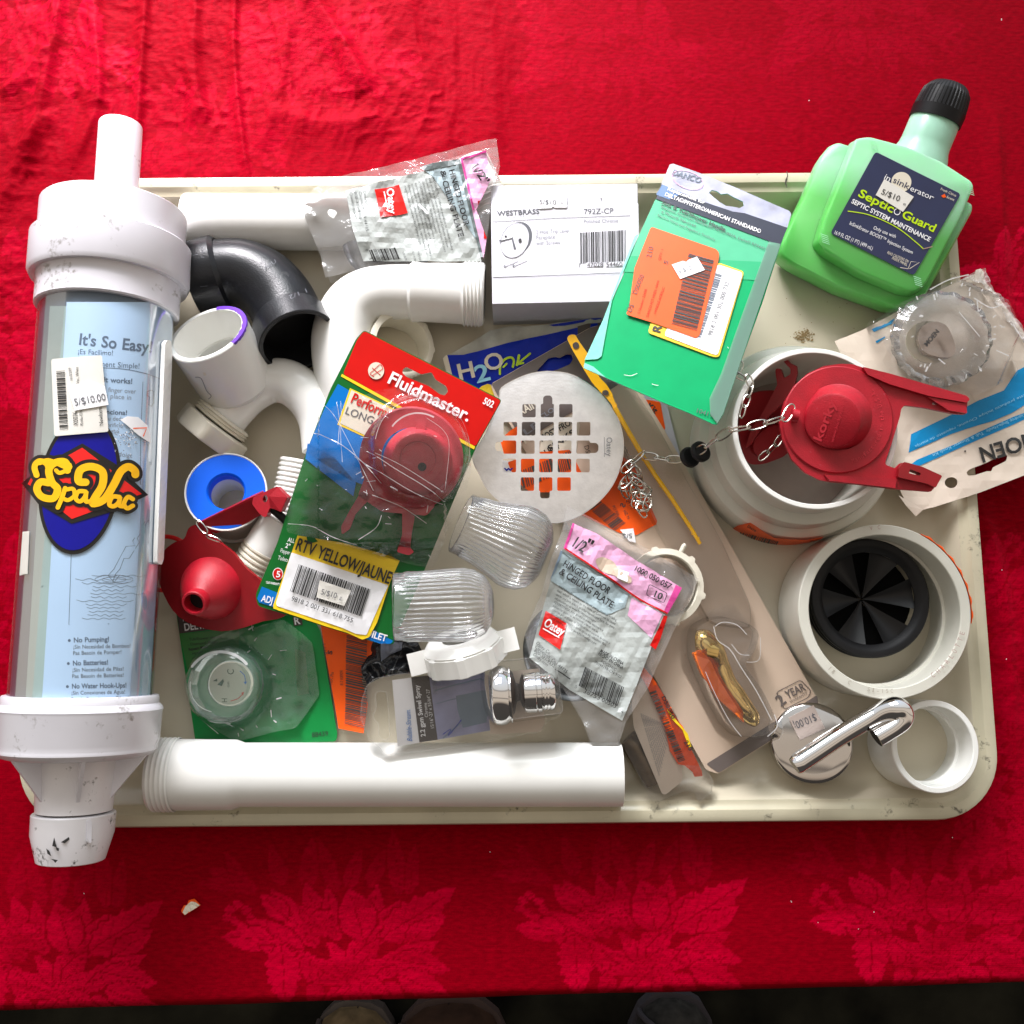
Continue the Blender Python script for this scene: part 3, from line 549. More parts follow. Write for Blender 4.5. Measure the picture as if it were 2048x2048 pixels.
    b = MB(); b.slab(CL, K((528, 668), (700, 622), (790, 660), (815, 800), (580, 845)), "paperw", 0.0003, 0.0034, g=G); b.text(CL, "5/$10.00", *K((580, 810), (800, 765)), 14, "gink", 0, 0.0037); b.build("price_sticker", root)
    b = MB(); b.slab(CL, K((905, 905), (960, 878), (1040, 885), (1110, 950), (1132, 1030), (1130, 1082), (1040, 1020), (960, 950)), "paperw", 0.0002, 0.0006, g=G); b.stroke(CL, K((1000, 970), (1100, 965), (1075, 1030)), 2.2, "or_", 0.0009, n=1)
    r5 = random.Random(8)
    for i in range(90): x, y = r5.gauss(960, 60), r5.gauss(1050, 45); b.add([CL.pt(*k, 0.0004 + i * 2e-6) for k in ell(*K((x, y))[0], r5.uniform(0.6, 2.6), r5.uniform(0.5, 1.5), r5.uniform(0, 90), n=6)], [tuple(range(6))], "lgink" if i % 3 else "paperw")
    b.build("torn_label", root)
    b = MB(); b.slab(CL, K2((178, 240), (226, 236), (212, 560), (155, 570)), "paper", 0.0004, 0.0006, g=G); b.build("edge_label", root)
    b = MB(); b.slab(CL, rnd(q(0, 600, S, (1212, 330), (1232, 302), (1255, 310), (1262, 420), (1195, 1955), (1180, 2000), (1150, 1985), (1150, 1900)), 3), "pvc", 0.003, 0.0035, g=10); b.build("side_strip", root)
    # bottom cap
    b = MB(); k = [t(y, 0.0500) for y in (1397, 1414, 1421, 1433, 1500, 1506, 1516, 1526)]
    b.lathe(A, d, [(k[0], 0.0415), (k[0], 0.0455), (k[0] + 0.001, 0.0462), (k[1], 0.0464), (k[2], 0.0484), (k[2] + 0.002, 0.0492), (k[3], 0.0486), (k[4] - 0.001, 0.0480), (k[5], 0.0469), (k[5] + 0.0012, 0.0471), (k[6], 0.0469), (k[7], 0.0442), (k[7] + 0.001, 0.041), (k[7] + 0.001, 0.02)], "pvcd", n=72)
    b.build("bottom_cap", root)
    b = MB(); k0, k1 = k[7], t(1632, 0.0225); b.lathe(A, d, [(k0, 0.0250), (k0 + (k1 - k0) * 0.5, 0.0236), (k1, 0.0224), (k1 + 0.0005, 0.019)], "pvcn"); 
    r0 = Vector((0, 0, 1)); u = (r0 - d * r0.dot(d)).normalized(); w = d.cross(u)
    for i in range(6):
        a = rad(60 * i + 32); e_ = u * math.cos(a) + w * math.sin(a); s_ = d.cross(e_) * 0.0011
        pts = [A + d * k0 + e_ * 0.015, A + d * k0 + e_ * 0.0435, A + d * (k1 - 0.006) + e_ * 0.0215, A + d * (k1 - 0.006) + e_ * 0.012]
        b.add([p + s_ for p in pts] + [p - s_ for p in pts], [(0, 1, 2, 3), (7, 6, 5, 4), (0, 4, 5, 1), (1, 5, 6, 2), (2, 6, 7, 3)], "pvcd")
    b.build("funnel", root)
    b = MB(); n0, n1, n2 = t(1637, 0.0245), t(1680, 0.0245), t(1735, 0.021)
    b.lathe(A, d, [(n0, 0.0190), (n0, 0.0240), (n0 + 0.0008, 0.0246), (n1, 0.0243), (n2 - 0.0005, 0.0200), (n2, 0.0192), (n2, 0.0165), (n0, 0.0165)], "pvcn")
    CN = Cyl(A, B, 0.0243); K4 = lambda *p: q(0, 1350, S, *p); b.slab(CN, rnd(K4((650, 1095), (690, 1095), (686, 1268), (650, 1268)), 5), "pvcd", 0.001, 0.0008)
    for pp in (((410, 1225), (395, 1290), (430, 1300), (420, 1270)), ((460, 1262), (520, 1222), (525, 1240), (490, 1270)), ((345, 1310), (370, 1330), (385, 1370), (355, 1350)), ((420, 1300), (445, 1310), (440, 1330), (425, 1325)), ((380, 1388), (435, 1398), (415, 1420), (400, 1402))):
        b.art(CN, K4(*pp), "ink", -0.0010 if pp[0][1] > 1280 and pp[0][1] < 1300 else (0.0002 if pp[0][1] < 1280 else -0.0004))
    b.build("nozzle", root)
vacuum()

root = thing("red_plastic_tool", "thin red plastic tool with a ring handle, mostly under the pool vacuum", "tool", P(320, 1180, 0.006))
b = MB(); b.tube([P(x, y, 0.012) for x, y in ell(330, 1127, 58, 54, 0, 28, -125, 120)], 0.0016, "orr", n=10); b.build("ring_handle", root)
b = MB(); b.slab(Flat(0.030), rnd(q(0, 1000, S, (1165, 730), (1180, 730), (1150, 1280), (1130, 1308), (1088, 1298), (1095, 1220)), 3), "orr", 0.003); b.build("blade", root)
# paper scrap and lint
def scrap():
    b = MB(); w = Warp(Flat(0.0028), crumple(0.0015, 14, 3)); K = lambda *p: q(0, 1350, S, *p)
    b.slab(w, K((1368, 1775), (1385, 1742), (1410, 1738), (1425, 1700), (1465, 1690), (1515, 1735), (1480, 1760), (1395, 1812), (1370, 1790)), "or_", 0.0006, g=5)
    b.art(w, K((1380, 1790), (1400, 1745), (1440, 1710), (1480, 1715), (1512, 1735), (1475, 1760), (1397, 1808)), "crm", 0.0003, g=5)
    b.build("paper_scrap", None, "small torn scrap of orange and cream paper on the red cloth", "scrap")
scrap()
b = MB(); r6 = random.Random(21)
for x, y in ((1583, 1804), (1717, 1858), (1748, 1824), (1636, 1845), (2003, 38), (2003, 40), (904, 221), (168, 1787), (1618, 201), (606, 38), (980, 1704), (1905, 1675), (1582, 1802), (2004, 1140), (2013, 1318)): b.add([P(x + a, y + c, 0.0022) for a, c in ell(0, 0, r6.uniform(0.7, 1.7), r6.uniform(0.6, 1.0), r6.uniform(0, 180), n=8)], [tuple(range(8))], "paperw")
b.build("lint", None, kind="stuff", label="specks of white lint scattered over the red tablecloth", cat="lint")
# ================================================================ pipes and fittings
def ax(a, b): A, B = P(*a), P(*b); return A, (B - A).normalized(), (B - A).length
# long threaded tube at the bottom
def tailpiece():
    A, d, L = ax((310, 1549, 0.0275), (1243, 1549, 0.0275)); r = 0.0208; R = 0.0240
    root = thing("threaded_pipe", "long white pipe with a threaded left end along the bottom edge of the tray", "pipe", P(770, 1549, 0.006))
    b = MB(); s = lambda px: (P(px, 1549, 0.0275) - A).length
    b.lathe(A, d, [(s(345), R - 0.001), (s(352), R - 0.0008), (s(470), R - 0.0012), (s(486), r), (L - 0.0003, r), (L, r - 0.0005), (L, r - 0.0022), (0.02, r - 0.0022)], "pvc", n=56); b.build("pipe_body", root)
    pr = [(0.0, R - 0.004), (0, R - 0.0008)]
    for k in range(5): t = 0.001 + k * 0.0031; pr += [(t, R - 0.0003), (t + 0.0012, R + 0.0003), (t + 0.0022, R - 0.0003)]
    pr += [(s(345), R - 0.0004)]
    b = MB(); b.lathe(A, d, pr, "pvc", n=56); b.disc(A + d * 0.001, d, R - 0.003, "ivory"); b.build("threaded_end", root)
tailpiece()
# straight pipe upper left
A, d, L = ax((374, 443, 0.0245), (720, 446, 0.0245)); r = 0.0198
b = MB(); b.lathe(A, d, [(0.03, r - 0.003), (0, r - 0.003), (0, r - 0.0006), (0.0007, r), (L, r), (L, r - 0.003)], "pvc", n=56); b.build("straight_pipe", None, "short plain white pipe lying under the poly bag at the top left", "pipe")
# threaded adapter behind bag 1
A, d, L = ax((928, 322, 0.030), (985, 440, 0.020)); pr = [(0, 0), (0.0006, 0.0150), (0.003, 0.0178), (L * 0.55, 0.0178)]
for k in range(5): t = L * 0.57 + k * 0.0035; pr += [(t, 0.0168), (t + 0.0014, 0.0182), (t + 0.0026, 0.0168)]
b = MB(); b.lathe(A, d, pr, "pvc"); b.build("pipe_adapter", None, "rounded white pipe adapter with ribs behind the poly bag at the top edge", "pipe fitting")
# ring nut under the elbow
def ring_nut():
    A, B = P(806, 688, 0.030), P(778, 706, 0.006); d = (B - A).normalized(); L = (B - A).length
    b = MB(); fn = lambda a, t, j: 1 + (0.035 if j in (2, 3) and (math.degrees(a) % 45) < 9 else 0)
    b.lathe(A, d, [(0, 0.0200), (0, 0.0228), (0.0008, 0.0242), (0.010, 0.0242), (0.011, 0.0225), (L, 0.0225), (L, 0.0195), (0.009, 0.0195), (0.0, 0.0200)], "ivory", n=80, fn=fn); b.build("ring_nut", None, "open white plastic ring nut under the big white elbow", "nut")
ring_nut()
# big white elbow
def elbow():
    root = thing("elbow_pipe", "large white elbow pipe with threaded end facing right, between poly bag and red carded package", "pipe", P(800, 600, 0.004))
    z = 0.032; A, d, L = ax((968, 589, z), (832, 584, z)); r = 0.0192
    b = MB(); path = [(850, 585, z), (800, 584, z), (760, 586, z), (725, 598, z), (700, 622, z), (686, 660, z), (684, 700, z - 0.001), (690, 745, z - 0.003), (700, 790, z - 0.006), (712, 840, z - 0.009)]
    p3 = [P(*p) for p in smoothpath(path, 4)]; b.tube(p3, [r + 0.0022 * min(1, max(0, (i - 8) / 14)) for i in range(len(p3))], "pvc", n=44); b.build("bend", root)
    b = MB(); s = lambda px: (P(px, 586, z) - A).length
    b.lathe(A, d, [(s(925), 0.0216), (s(920), 0.0213), (s(842), 0.0207), (s(836), 0.0212), (s(826), 0.0212), (s(820), 0.0194)], "pvc", n=56); b.build("sleeve", root)
    pr = [(-0.0004, 0.017), (-0.0004, 0.0205), (0.0008, 0.0222)]
    for k in range(5): t = 0.002 + k * 0.0026; pr += [(t, 0.0222), (t + 0.001, 0.0233), (t + 0.0018, 0.0222)]
    pr += [(s(925), 0.0216)]
    b = MB(); b.lathe(A, d, pr, "pvc", n=56); b.disc(A, d, 0.0175, "ivory"); b.build("threaded_end", root)
elbow()
# black elbow
def belbow():
    root = thing("black_elbow", "black plastic elbow fitting with open end facing down, under the straight white pipe", "pipe fitting", P(480, 560, 0.004))
    z = 0.031; b = MB(); path = smoothpath([(392, 560, z), (436, 549, z), (486, 548, z + 0.001), (530, 568, z + 0.002), (562, 604, z + 0.004), (578, 640, z + 0.007)], 5)
    p3 = [P(*p) for p in path]; b.tube(p3, 0.0243, "blk", n=48, caps=False); b.build("bend", root)
    A = P(389, 562, z); d = (P(450, 546, z) - A).normalized(); b = MB(); b.lathe(A, d, [(0.02, 0.024), (0, 0.0245), (0, 0.0272), (0.0007, 0.0278), (0.0195, 0.0276), (0.0225, 0.0250)], "blk", n=56); b.disc(A + d * 0.012, d, 0.0245, "rubk")
    C = Cyl(A, A + d * 0.1, 0.0277); K = lambda *p: q(350, 250, S, *p)
    for s_, p0, p1, h in (("1 1/2", (222, 1010), (222, 915), 7),): b.text(C, s_, *K(p0, p1), h, "gink", 0, 0.0002)
    b.stroke(C, K((135, 985), (172, 978)), 1.0, "gink", 0.0002, n=1); b.stroke(C, K((190, 1220), (245, 1214)), 1.0, "gink", 0.0002, n=1); b.build("left_socket", root)
    E = P(597, 684, z + 0.016); d2 = (P(572, 628, z + 0.003) - E).normalized(); b = MB()
    b.lathe(E, d2, [(0.03, 0.021), (0.018, 0.0235), (0.001, 0.0240), (0, 0.0245), (0, 0.0268), (0.0008, 0.0274), (0.0195, 0.0270), (0.022, 0.0245)], "blk", n=56); b.disc(E + d2 * 0.02, d2, 0.0238, "rubk")
    C2 = Cyl(E, E + d2 * 0.1, 0.0270); b.text(C2, "1 1/2", *K((1000, 1230), (855, 1290)), 8, "gink", 0, 0.0002, flip=False); b.stroke(C2, K((965, 1385), (960, 1355)), 1, "gink", 0.0002, n=1); b.build("open_socket", root)
    b = MB(); bt = Cyl(P(436, 552, z), P(486, 552, z), 0.0243); K = lambda *p: q(350, 250, S, *p)
    b.slab(bt, ell(*K((512, 995))[0], 10.5, 9.5, n=20), "blk", 0.001, 0.0008); b.build("mould_button", root)
    b = MB(); bt2 = Plane((540, 520, z + 0.024), (600, 560, z + 0.021), (545, 580, z + 0.027)); b.slab(bt2, ell(*K((820, 1145))[0], 10.5, 9.5, n=20), "blk", 0.001, 0.0008); b.text(bt2, "USA", *K((770, 1040), (680, 1100)), 7, "gink", 0, 0.0012, flip=True); b.build("mould_button", root)
belbow()
# trap arm with up-turned socket and slip nut
def trap():
    root = thing("drain_trap", "white drain trap with a purple stained socket pointing up left and a beige cap nut", "pipe fitting", P(500, 760, 0.004))
    O = P(415, 667, 0.066); E = P(484, 782, 0.022); d = (E - O).normalized(); L = (E - O).length; r = 0.0277
    b = MB(); b.lathe(O, d, [(0.024, 0.0225), (0.0235, 0.0238), (0.001, 0.0240), (0, 0.0243), (0, r - 0.0006), (0.0008, r), (L * 0.82, r - 0.0008), (L * 0.95, r - 0.006), (L, 0.014)], "pvc", n=64); b.disc(O + d * 0.034, d, 0.0232, "pvc")
    C = Cyl(O, O + d, r - 0.0003); K = lambda *p: q(0, 600, S, *p)
    b.stroke(C, K((1475, 580), (1520, 590), (1560, 680), (1595, 720), (1575, 745)), 1.4, "lgink", 0.0004); b.art(C, K((1530, 545), (1550, 545), (1560, 565), (1540, 570)), "ivory", 0.0003)
    b.build("socket", root)
    b = MB(); r0 = Vector((0, 0, 1)); u = (r0 - d * r0.dot(d)).normalized(); w = d.cross(u); V = []; r7 = random.Random(3)
    # purple primer smear round part of the rim
    def rimpoint(a, rr, t): return O + d * t + (u * math.cos(a) + w * math.sin(a)) * rr
    # find start angle facing up-right in the photo
    angs = [rad(a) for a in range(0, 360, 3)]
    tgt = P(478, 640, 0.066); am = min(angs, key=lambda a: (rimpoint(a, 0.026, 0) - tgt).length); n = 34
    for i in range(n + 1):
        a = am + rad(-68 + 124 * i / n); jit = r7.uniform(-0.0006, 0.0006)
        V += [rimpoint(a, 0.0245 + abs(jit), -0.0003), rimpoint(a, r + 0.0002, -0.0003), rimpoint(a, r + 0.0004, 0.0012 + jit)]
    b.add(V, [(3 * i + k, 3 * i + 3 + k, 3 * i + 4 + k, 3 * i + 1 + k) for i in range(n) for k in (0, 1)], "purp"); b.build("primer_ring", root)
    b = MB(); z = 0.027; path = smoothpath([(444, 842, z), (468, 812, z), (500, 782, z), (540, 762, z), (580, 766, z), (618, 796, z), (642, 840, z), (650, 900, z)], 5)
    b.tube([P(*p) for p in path], 0.0158, "pvc", n=40); b.build("bend", root)
    A = P(452, 832, 0.028); B = P(392, 905, 0.026); d = (B - A).normalized(); b = MB(); s = 0.0
    pr = [(0, 0.0158), (0.0005, 0.0195)]
    for k in range(3): t = 0.001 + k * 0.0022; pr += [(t, 0.0198), (t + 0.0009, 0.0210), (t + 0.0016, 0.0198)]
    b.lathe(A, d, pr, "ivory", n=48); b.build("thread", root)
    b = MB(); fn = lambda a, t, j: 1 / max(0.94, abs(math.cos(((a + 0.2) % (math.pi / 4)) - math.pi / 8)))
    b.lathe(A + d * 0.008, d, [(0, 0.0195), (0.0005, 0.0238), (0.0015, 0.0246), (0.0125, 0.0246), (0.0140, 0.0240), (0.0145, 0.0205), (0.0138, 0.0200), (0.0130, 0.001)], "ivory", n=64, fn=fn)
    b.box(A + d * 0.014 + (P(338, 838, 0.03) - P(360, 850, 0.03)).normalized() * 0.025, [d * 0.002, Vector((0.0022, 0, 0)), Vector((0, 0, 0.003))], M["ivory"])
    b.build("cap_nut", root)
trap()
# seal tape roll
def tape():
    root = thing("seal_tape_roll", "roll of white thread seal tape with a bright blue face under the red flapper arm", "tape roll", P(460, 1000, 0.004))
    c = P(452, 983, 0.044); dn = (P(470, 1012, 0.005) - P(452, 983, 0.044)).normalized()
    R, r = 0.0273, 0.0118
    b = MB(); b.lathe(c, dn, [(0.0022, r), (0.0006, r + 0.0006), (0.0, r + 0.0014), (0.0, R - 0.0016), (0.0004, R - 0.0012), (0.0004, R - 0.0011)], "spool", n=64); b.lathe(c, dn, [(0.0022, r), (0.010, r - 0.0004)], "spool", n=64); b.build("blue_face", root)
    b = MB(); b.lathe(c, dn, [(0.0004, R - 0.0012), (-0.0002, R - 0.0008), (-0.0002, R), (0.0025, R), (0.003, R - 0.004)], "pvc", n=64); b.lathe(c, dn, [(0.038, R - 0.004), (0.038, R), (0.040, R), (0.040, r)], "pvc", n=64); b.lathe(c, dn, [(0.010, r - 0.0002), (0.040, r - 0.0002)], "pvc", n=48); b.build("spool", root)
    b = MB(); b.lathe(c, dn, [(0.003, R - 0.0022), (0.038, R - 0.0022)], "tape", n=64); b.build("tape_winding", root)
tape()
# corrugated hose
def hose():
    root = thing("flexible_drain_hose", "white flexible drain hose with ribbed ends peeking out left of the red carded package", "hose", P(570, 1030, 0.004))
    def rib(a, b_, n, r, dr):
        A, B = P(*a), P(*b_); d = (B - A).normalized(); L = (B - A).length; pr = []
        for k in range(n): t = L * k / n; h = L / n; pr += [(t, r), (t + h * 0.25, r + dr), (t + h * 0.6, r + dr), (t + h * 0.85, r)]
        return A, d, pr
    b = MB(); A, d, pr = rib((606, 922, 0.026), (580, 1046, 0.022), 13, 0.0146, 0.0012); b.lathe(A, d, pr, "pvc", n=48); b.disc(A, d, 0.0146, "pvc"); b.build("ribbed_section", root)
    b = MB(); A, d, pr = rib((532, 1098, 0.026), (500, 1150, 0.022), 6, 0.0150, 0.0012); b.lathe(A, d, pr + [((P(500, 1150, 0.022) - A).length + 0.012, 0.0150)], "ivory", n=48); b.build("ribbed_section", root)
    b = MB(); A = P(568, 1040, 0.030); B = P(530, 1102, 0.026); b.lathe(A, B - A, [(0, 0), (0, 0.0150), (0.0006, 0.0156), ((B - A).length, 0.0156)], "pvc", n=48); b.build("smooth_section", root)
hose()
# standing couplings at the right
def coupling_big():
    root = thing("white_coupling", "wide white pipe collar standing upright and holding the red flappers, orange sticker on its front", "pipe fitting", P(1568, 900, 0.004))
    A = P(1630, 856, 0.080); A0 = P(1568, 900, 0.004); up = Vector((0, 0, 1)); c0 = A0.copy()
    d = (c0 - A).normalized(); L = (c0 - A).length; ref = Vector((1, 0, 0))
    fn = lambda a, t, j: 1.0
    b = MB(); R = 0.0530
    b.lathe(A, d, [(L, R - 0.0035), (0.001, R - 0.0030), (0, R - 0.0025), (0, R - 0.0004), (0.0006, R), (L * 0.30, R + 0.0002), (L * 0.34, R + 0.0068), (L * 0.40, R + 0.0080), (L * 0.52, R + 0.0084), (L * 0.56, R + 0.0140), (L * 0.60, R + 0.0155), (L - 0.001, R + 0.0155), (L, R + 0.0145), (L, R - 0.003)], "grayw", n=96)
    b.build("collar", root)
    b = MB(); b.lathe(A, d, [(0.0002, R - 0.0032), (-0.0002, R - 0.0028), (-0.0002, R - 0.0004), (0.0006, R + 0.0002)], "pvc", n=96); b.build("rim", root)
    b = MB(); b.disc(A + d * (L - 0.002), d, R - 0.0035, mat("shadowed_collar_floor", (0.40, 0.34, 0.30), 0.6)); b.build("inner_floor", root)  # grey brown disc; shade inside the collar is put into its colour
    C = Cyl(A, A0, R + 0.0157); K = lambda *p: q(1300, 600, S, *p)
    b = MB(); b.art(C, K((600, 1740), (660, 1700), (760, 1675), (800, 1700), (870, 1750), (940, 1790), (1060, 1800), (1180, 1805), (1310, 1780), (1270, 1830), (1150, 1862), (1000, 1872), (850, 1860), (720, 1820)), "or_", 0.0005, g=6)
    b.bars(C, K((660, 1790))[0], K((950, 1862))[0], (7, -12), "ink", 20, 5, 0.0008); b.text(C, "Date", *K((735, 1705), (800, 1745)), 5, "ink", 0, 0.0008); b.build("orange_sticker", root)
    C = Cyl(A, A0, R + 0.0090); b = MB(); b.stroke(C, K((335, 1410), (395, 1370), (410, 1345)), 3.5, "purp", 0.0006); b.stroke(C, K((380, 1335), (410, 1340), (435, 1335)), 4, "purp", 0.0008); b.build("primer_mark", root)
coupling_big()
def coupling(cx, cy, z, bx, by, R, t, m, name, lab):
    root = thing(name, lab, "pipe fitting", P(bx, by, 0.004)); A = P(cx, cy, z); B = P(bx, by, 0.0045); d = (B - A).normalized(); L = (B - A).length
    b = MB(); b.lathe(A, d, [(L, R - t), (L * 0.55, R - t - 0.0002), (L * 0.54, R - t - 0.002), (L * 0.48, R - t - 0.002), (L * 0.47, R - t), (0.0006, R - t + 0.0002), (0, R - t + 0.0007), (0, R - 0.0006), (0.0006, R), (L, R), (L, R - t)], m, n=96); b.build("sleeve", root)
    return root, A, d, R, t
root, A, d, R, t_ = coupling(1770, 1222, 0.050, 1718, 1226, 0.0575, 0.0072, "grayw", "grey_coupling", "thick grey white pipe coupling standing open, a black rubber splash guard inside it")
def ringtext(root, cx, cy, r, items, z, nm="embossed_lettering"):
    b = MB(); f = Flat(z)
    for s_, a0, a1, h, m in items:
        n = len(s_)
        for i, ch in enumerate(s_):
            if ch == " ": continue
            a = rad(a0 + (a1 - a0) * (i + 0.5) / n); x, y = cx + r * math.cos(a), cy + r * math.sin(a); sg = 1 if a1 > a0 else -1; tx, ty = -math.sin(a) * sg, math.cos(a) * sg
            b.text(f, ch, (x - tx * h * 0.35, y - ty * h * 0.35), (x + tx * h * 0.35, y + ty * h * 0.35), h, m, 0)
    b.build(nm, root)
em = mat("embossing_pvc", (0.42, 0.38, 0.31), 0.35); emp = mat("embossing_rosy", (0.46, 0.32, 0.28), 0.35)
ringtext(root, 1771, 1222, 164, [("CHARLOTTE", 56, 14, 10, emp), ("SI-15C", 104, 84, 8, em), ("U.S.A.", 212, 232, 8, em), ("PVC", 252, 268, 8, emp), ("18", 136, 129, 8, em), ("C", 119, 115, 8, em)], 0.0502)
b = MB(); CC = Cyl(A, A + d * 0.04, R + 0.0003); r8 = random.Random(4)
b.lathe(A, d, [(-0.0001, R + 0.0002), (0.0004, R + 0.0012), (0.012, R + 0.0016), (0.013, R + 0.0003)], "or_", n=30, fn=lambda a, t, j: 1 + 0.010 * math.sin(a * 37) * (j == 1), ref=Vector((1, 0, 0)), a0=-62, a1=8); b.build("torn_orange_sticker", root)
# black splash guard inside
def guard():
    root = thing("splash_guard", "black rubber disposal splash guard with petal flaps sitting inside the grey white coupling", "splash guard", P(1740, 1200, 0.005))
    A = P(1741, 1196, 0.032); dn = Vector((0, 0, -1)); R = 0.0405
    b = MB(); b.lathe(A, dn, [(0.004, R - 0.009), (0.0008, R - 0.006), (0, R - 0.004), (0, R - 0.001), (0.0012, R), (0.006, R - 0.0006), (0.007, R), (0.012, R - 0.0008), (0.013, R), (0.022, R - 0.002)], "rubk", n=80); b.build("ring", root)
    rr = R - 0.008
    pet = mat("black_rubber_petal", (0.008, 0.008, 0.009), 0.42, spec=0.3); petd = mat("dark_gap_petal", (0.003, 0.003, 0.003), 0.8, spec=0.05)
    for k in range(12):  # lower six petals are added, near black, to darken the gaps
        a0 = rad(60 * k + (6 if k < 6 else 36)); b = MB(); c = A + dn * (0.005 if k < 6 else 0.010); g_ = rad(19 if k < 6 else 31)
        def pp(a, r, dz): return c + Vector((math.cos(a) * r, math.sin(a) * r, -dz))
        rings = []
        for j in range(7):
            f = j / 6; r = rr * (1 - f * 0.96); sp = g_ * (1 - 0.15 * f); rings.append([pp(a0 - sp + 2 * sp * i / 8, r, 0.012 * f + 0.0035 * math.sin(math.pi * i / 8) * (1 - f)) for i in range(9)])
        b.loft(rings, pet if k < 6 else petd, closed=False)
        b.build("petal", root)
guard()
coupling(1871, 1493, 0.040, 1818, 1486, 0.0300, 0.0042, "pvc", "small_coupling", "small bright white pipe coupling standing open in the bottom right tray corner")
# white slip nut seen edge-on, with tabs
def wingnut():
    K = lambda *p: q(700, 1180, S, *p); root = thing("slip_nut", "chunky white slip nut standing on edge with a square tab at each end", "nut", P(925, 1305, 0.02))
    zc = 0.046; c = P(926, 1300, zc); u = (P(1010, 1281, zc) - P(845, 1323, zc)).normalized(); w = Vector((-u.y, u.x, 0)); n = Vector((0, 0, 1))
    d = (-w * math.cos(rad(20)) - n * math.sin(rad(20))); A = c - d * 0.0098; L = 0.0195
    fn = lambda a, t, j: 1 + (0.055 if (math.degrees(a) % 45) < 14 and t > 0.0055 else 0)
    b = MB(); b.lathe(A, d, [(0.001, 0.012), (0, 0.0150), (0, 0.0205), (0.0012, 0.0225), (0.0055, 0.0258), (0.0062, 0.0250), (0.0068, 0.0262), (L - 0.0008, 0.0268), (L, 0.0258), (L, 0.0215), (0.002, 0.0205), (0.001, 0.012)], "pvc", n=72, fn=fn); b.build("nut_body", root)
    for s_ in (-1, 1):
        b = MB(); cc = c + u * s_ * 0.0300 + w * (-0.0012); b.box(cc, [u * 0.0065, w * 0.0075, n * 0.0045], M["pvc"]); b.build("tab", root)
wingnut()
# ring nut behind bag 2
def ringnut2():
    c = P(1332, 1172, 0.031); b = MB(); dn = Vector((0, 0, -1)); R = 0.0262
    def fn(a, t, j):
        dg = (math.degrees(a) - 12) % 60; return 1 + (0.07 if dg < 7 and j in (2, 3) else 0)
    b.lathe(c, dn, [(0.0, R - 0.0055), (-0.0010, R - 0.0045), (0, R - 0.0004), (0.004, R), (0.0045, R - 0.003), (0.011, R - 0.003), (0.011, R - 0.006), (0, R - 0.0055)], "ivory", n=120, fn=fn, ref=Vector((1, 0, 0)))
    b.tube([P(1360, 1108, 0.029), P(1368, 1092, 0.0295), P(1371, 1090, 0.0295)], 0.0018, "ivory", n=12)
    b.build("lobed_ring", None, "pale plastic ring with small nubs half covered by the pink headed poly bag", "nut")
ringnut2()
# ================================================================ cards, bags and boxes
def lines(b, sf, p0, p1, dv, texts, h, m, off=0.0005, bold=0):
    for i, (s_, f) in enumerate(texts):
        a = Vector(p0) + Vector(dv) * i; e_ = a + (Vector(p1) - Vector(p0)) * f; b.text(sf, s_, a, e_, h, m, bold, off)
WARN = ["WARNING: This product can expose you to chemicals including", "lead, which is known to the State of California to cause", "cancer and birth defects or other reproductive harm. For more", "information go to www.P65Warnings.ca.gov", "ADVERTENCIA: Este producto puede exponerle a", "sustancias quimicas incluyendo plomo, que es", "conocido por el Estado de California como causante de cancer y", "defectos de nacimiento u otros danos reproductivos. Para", "mayor informacion, visite www.P65Warnings.ca.gov"]

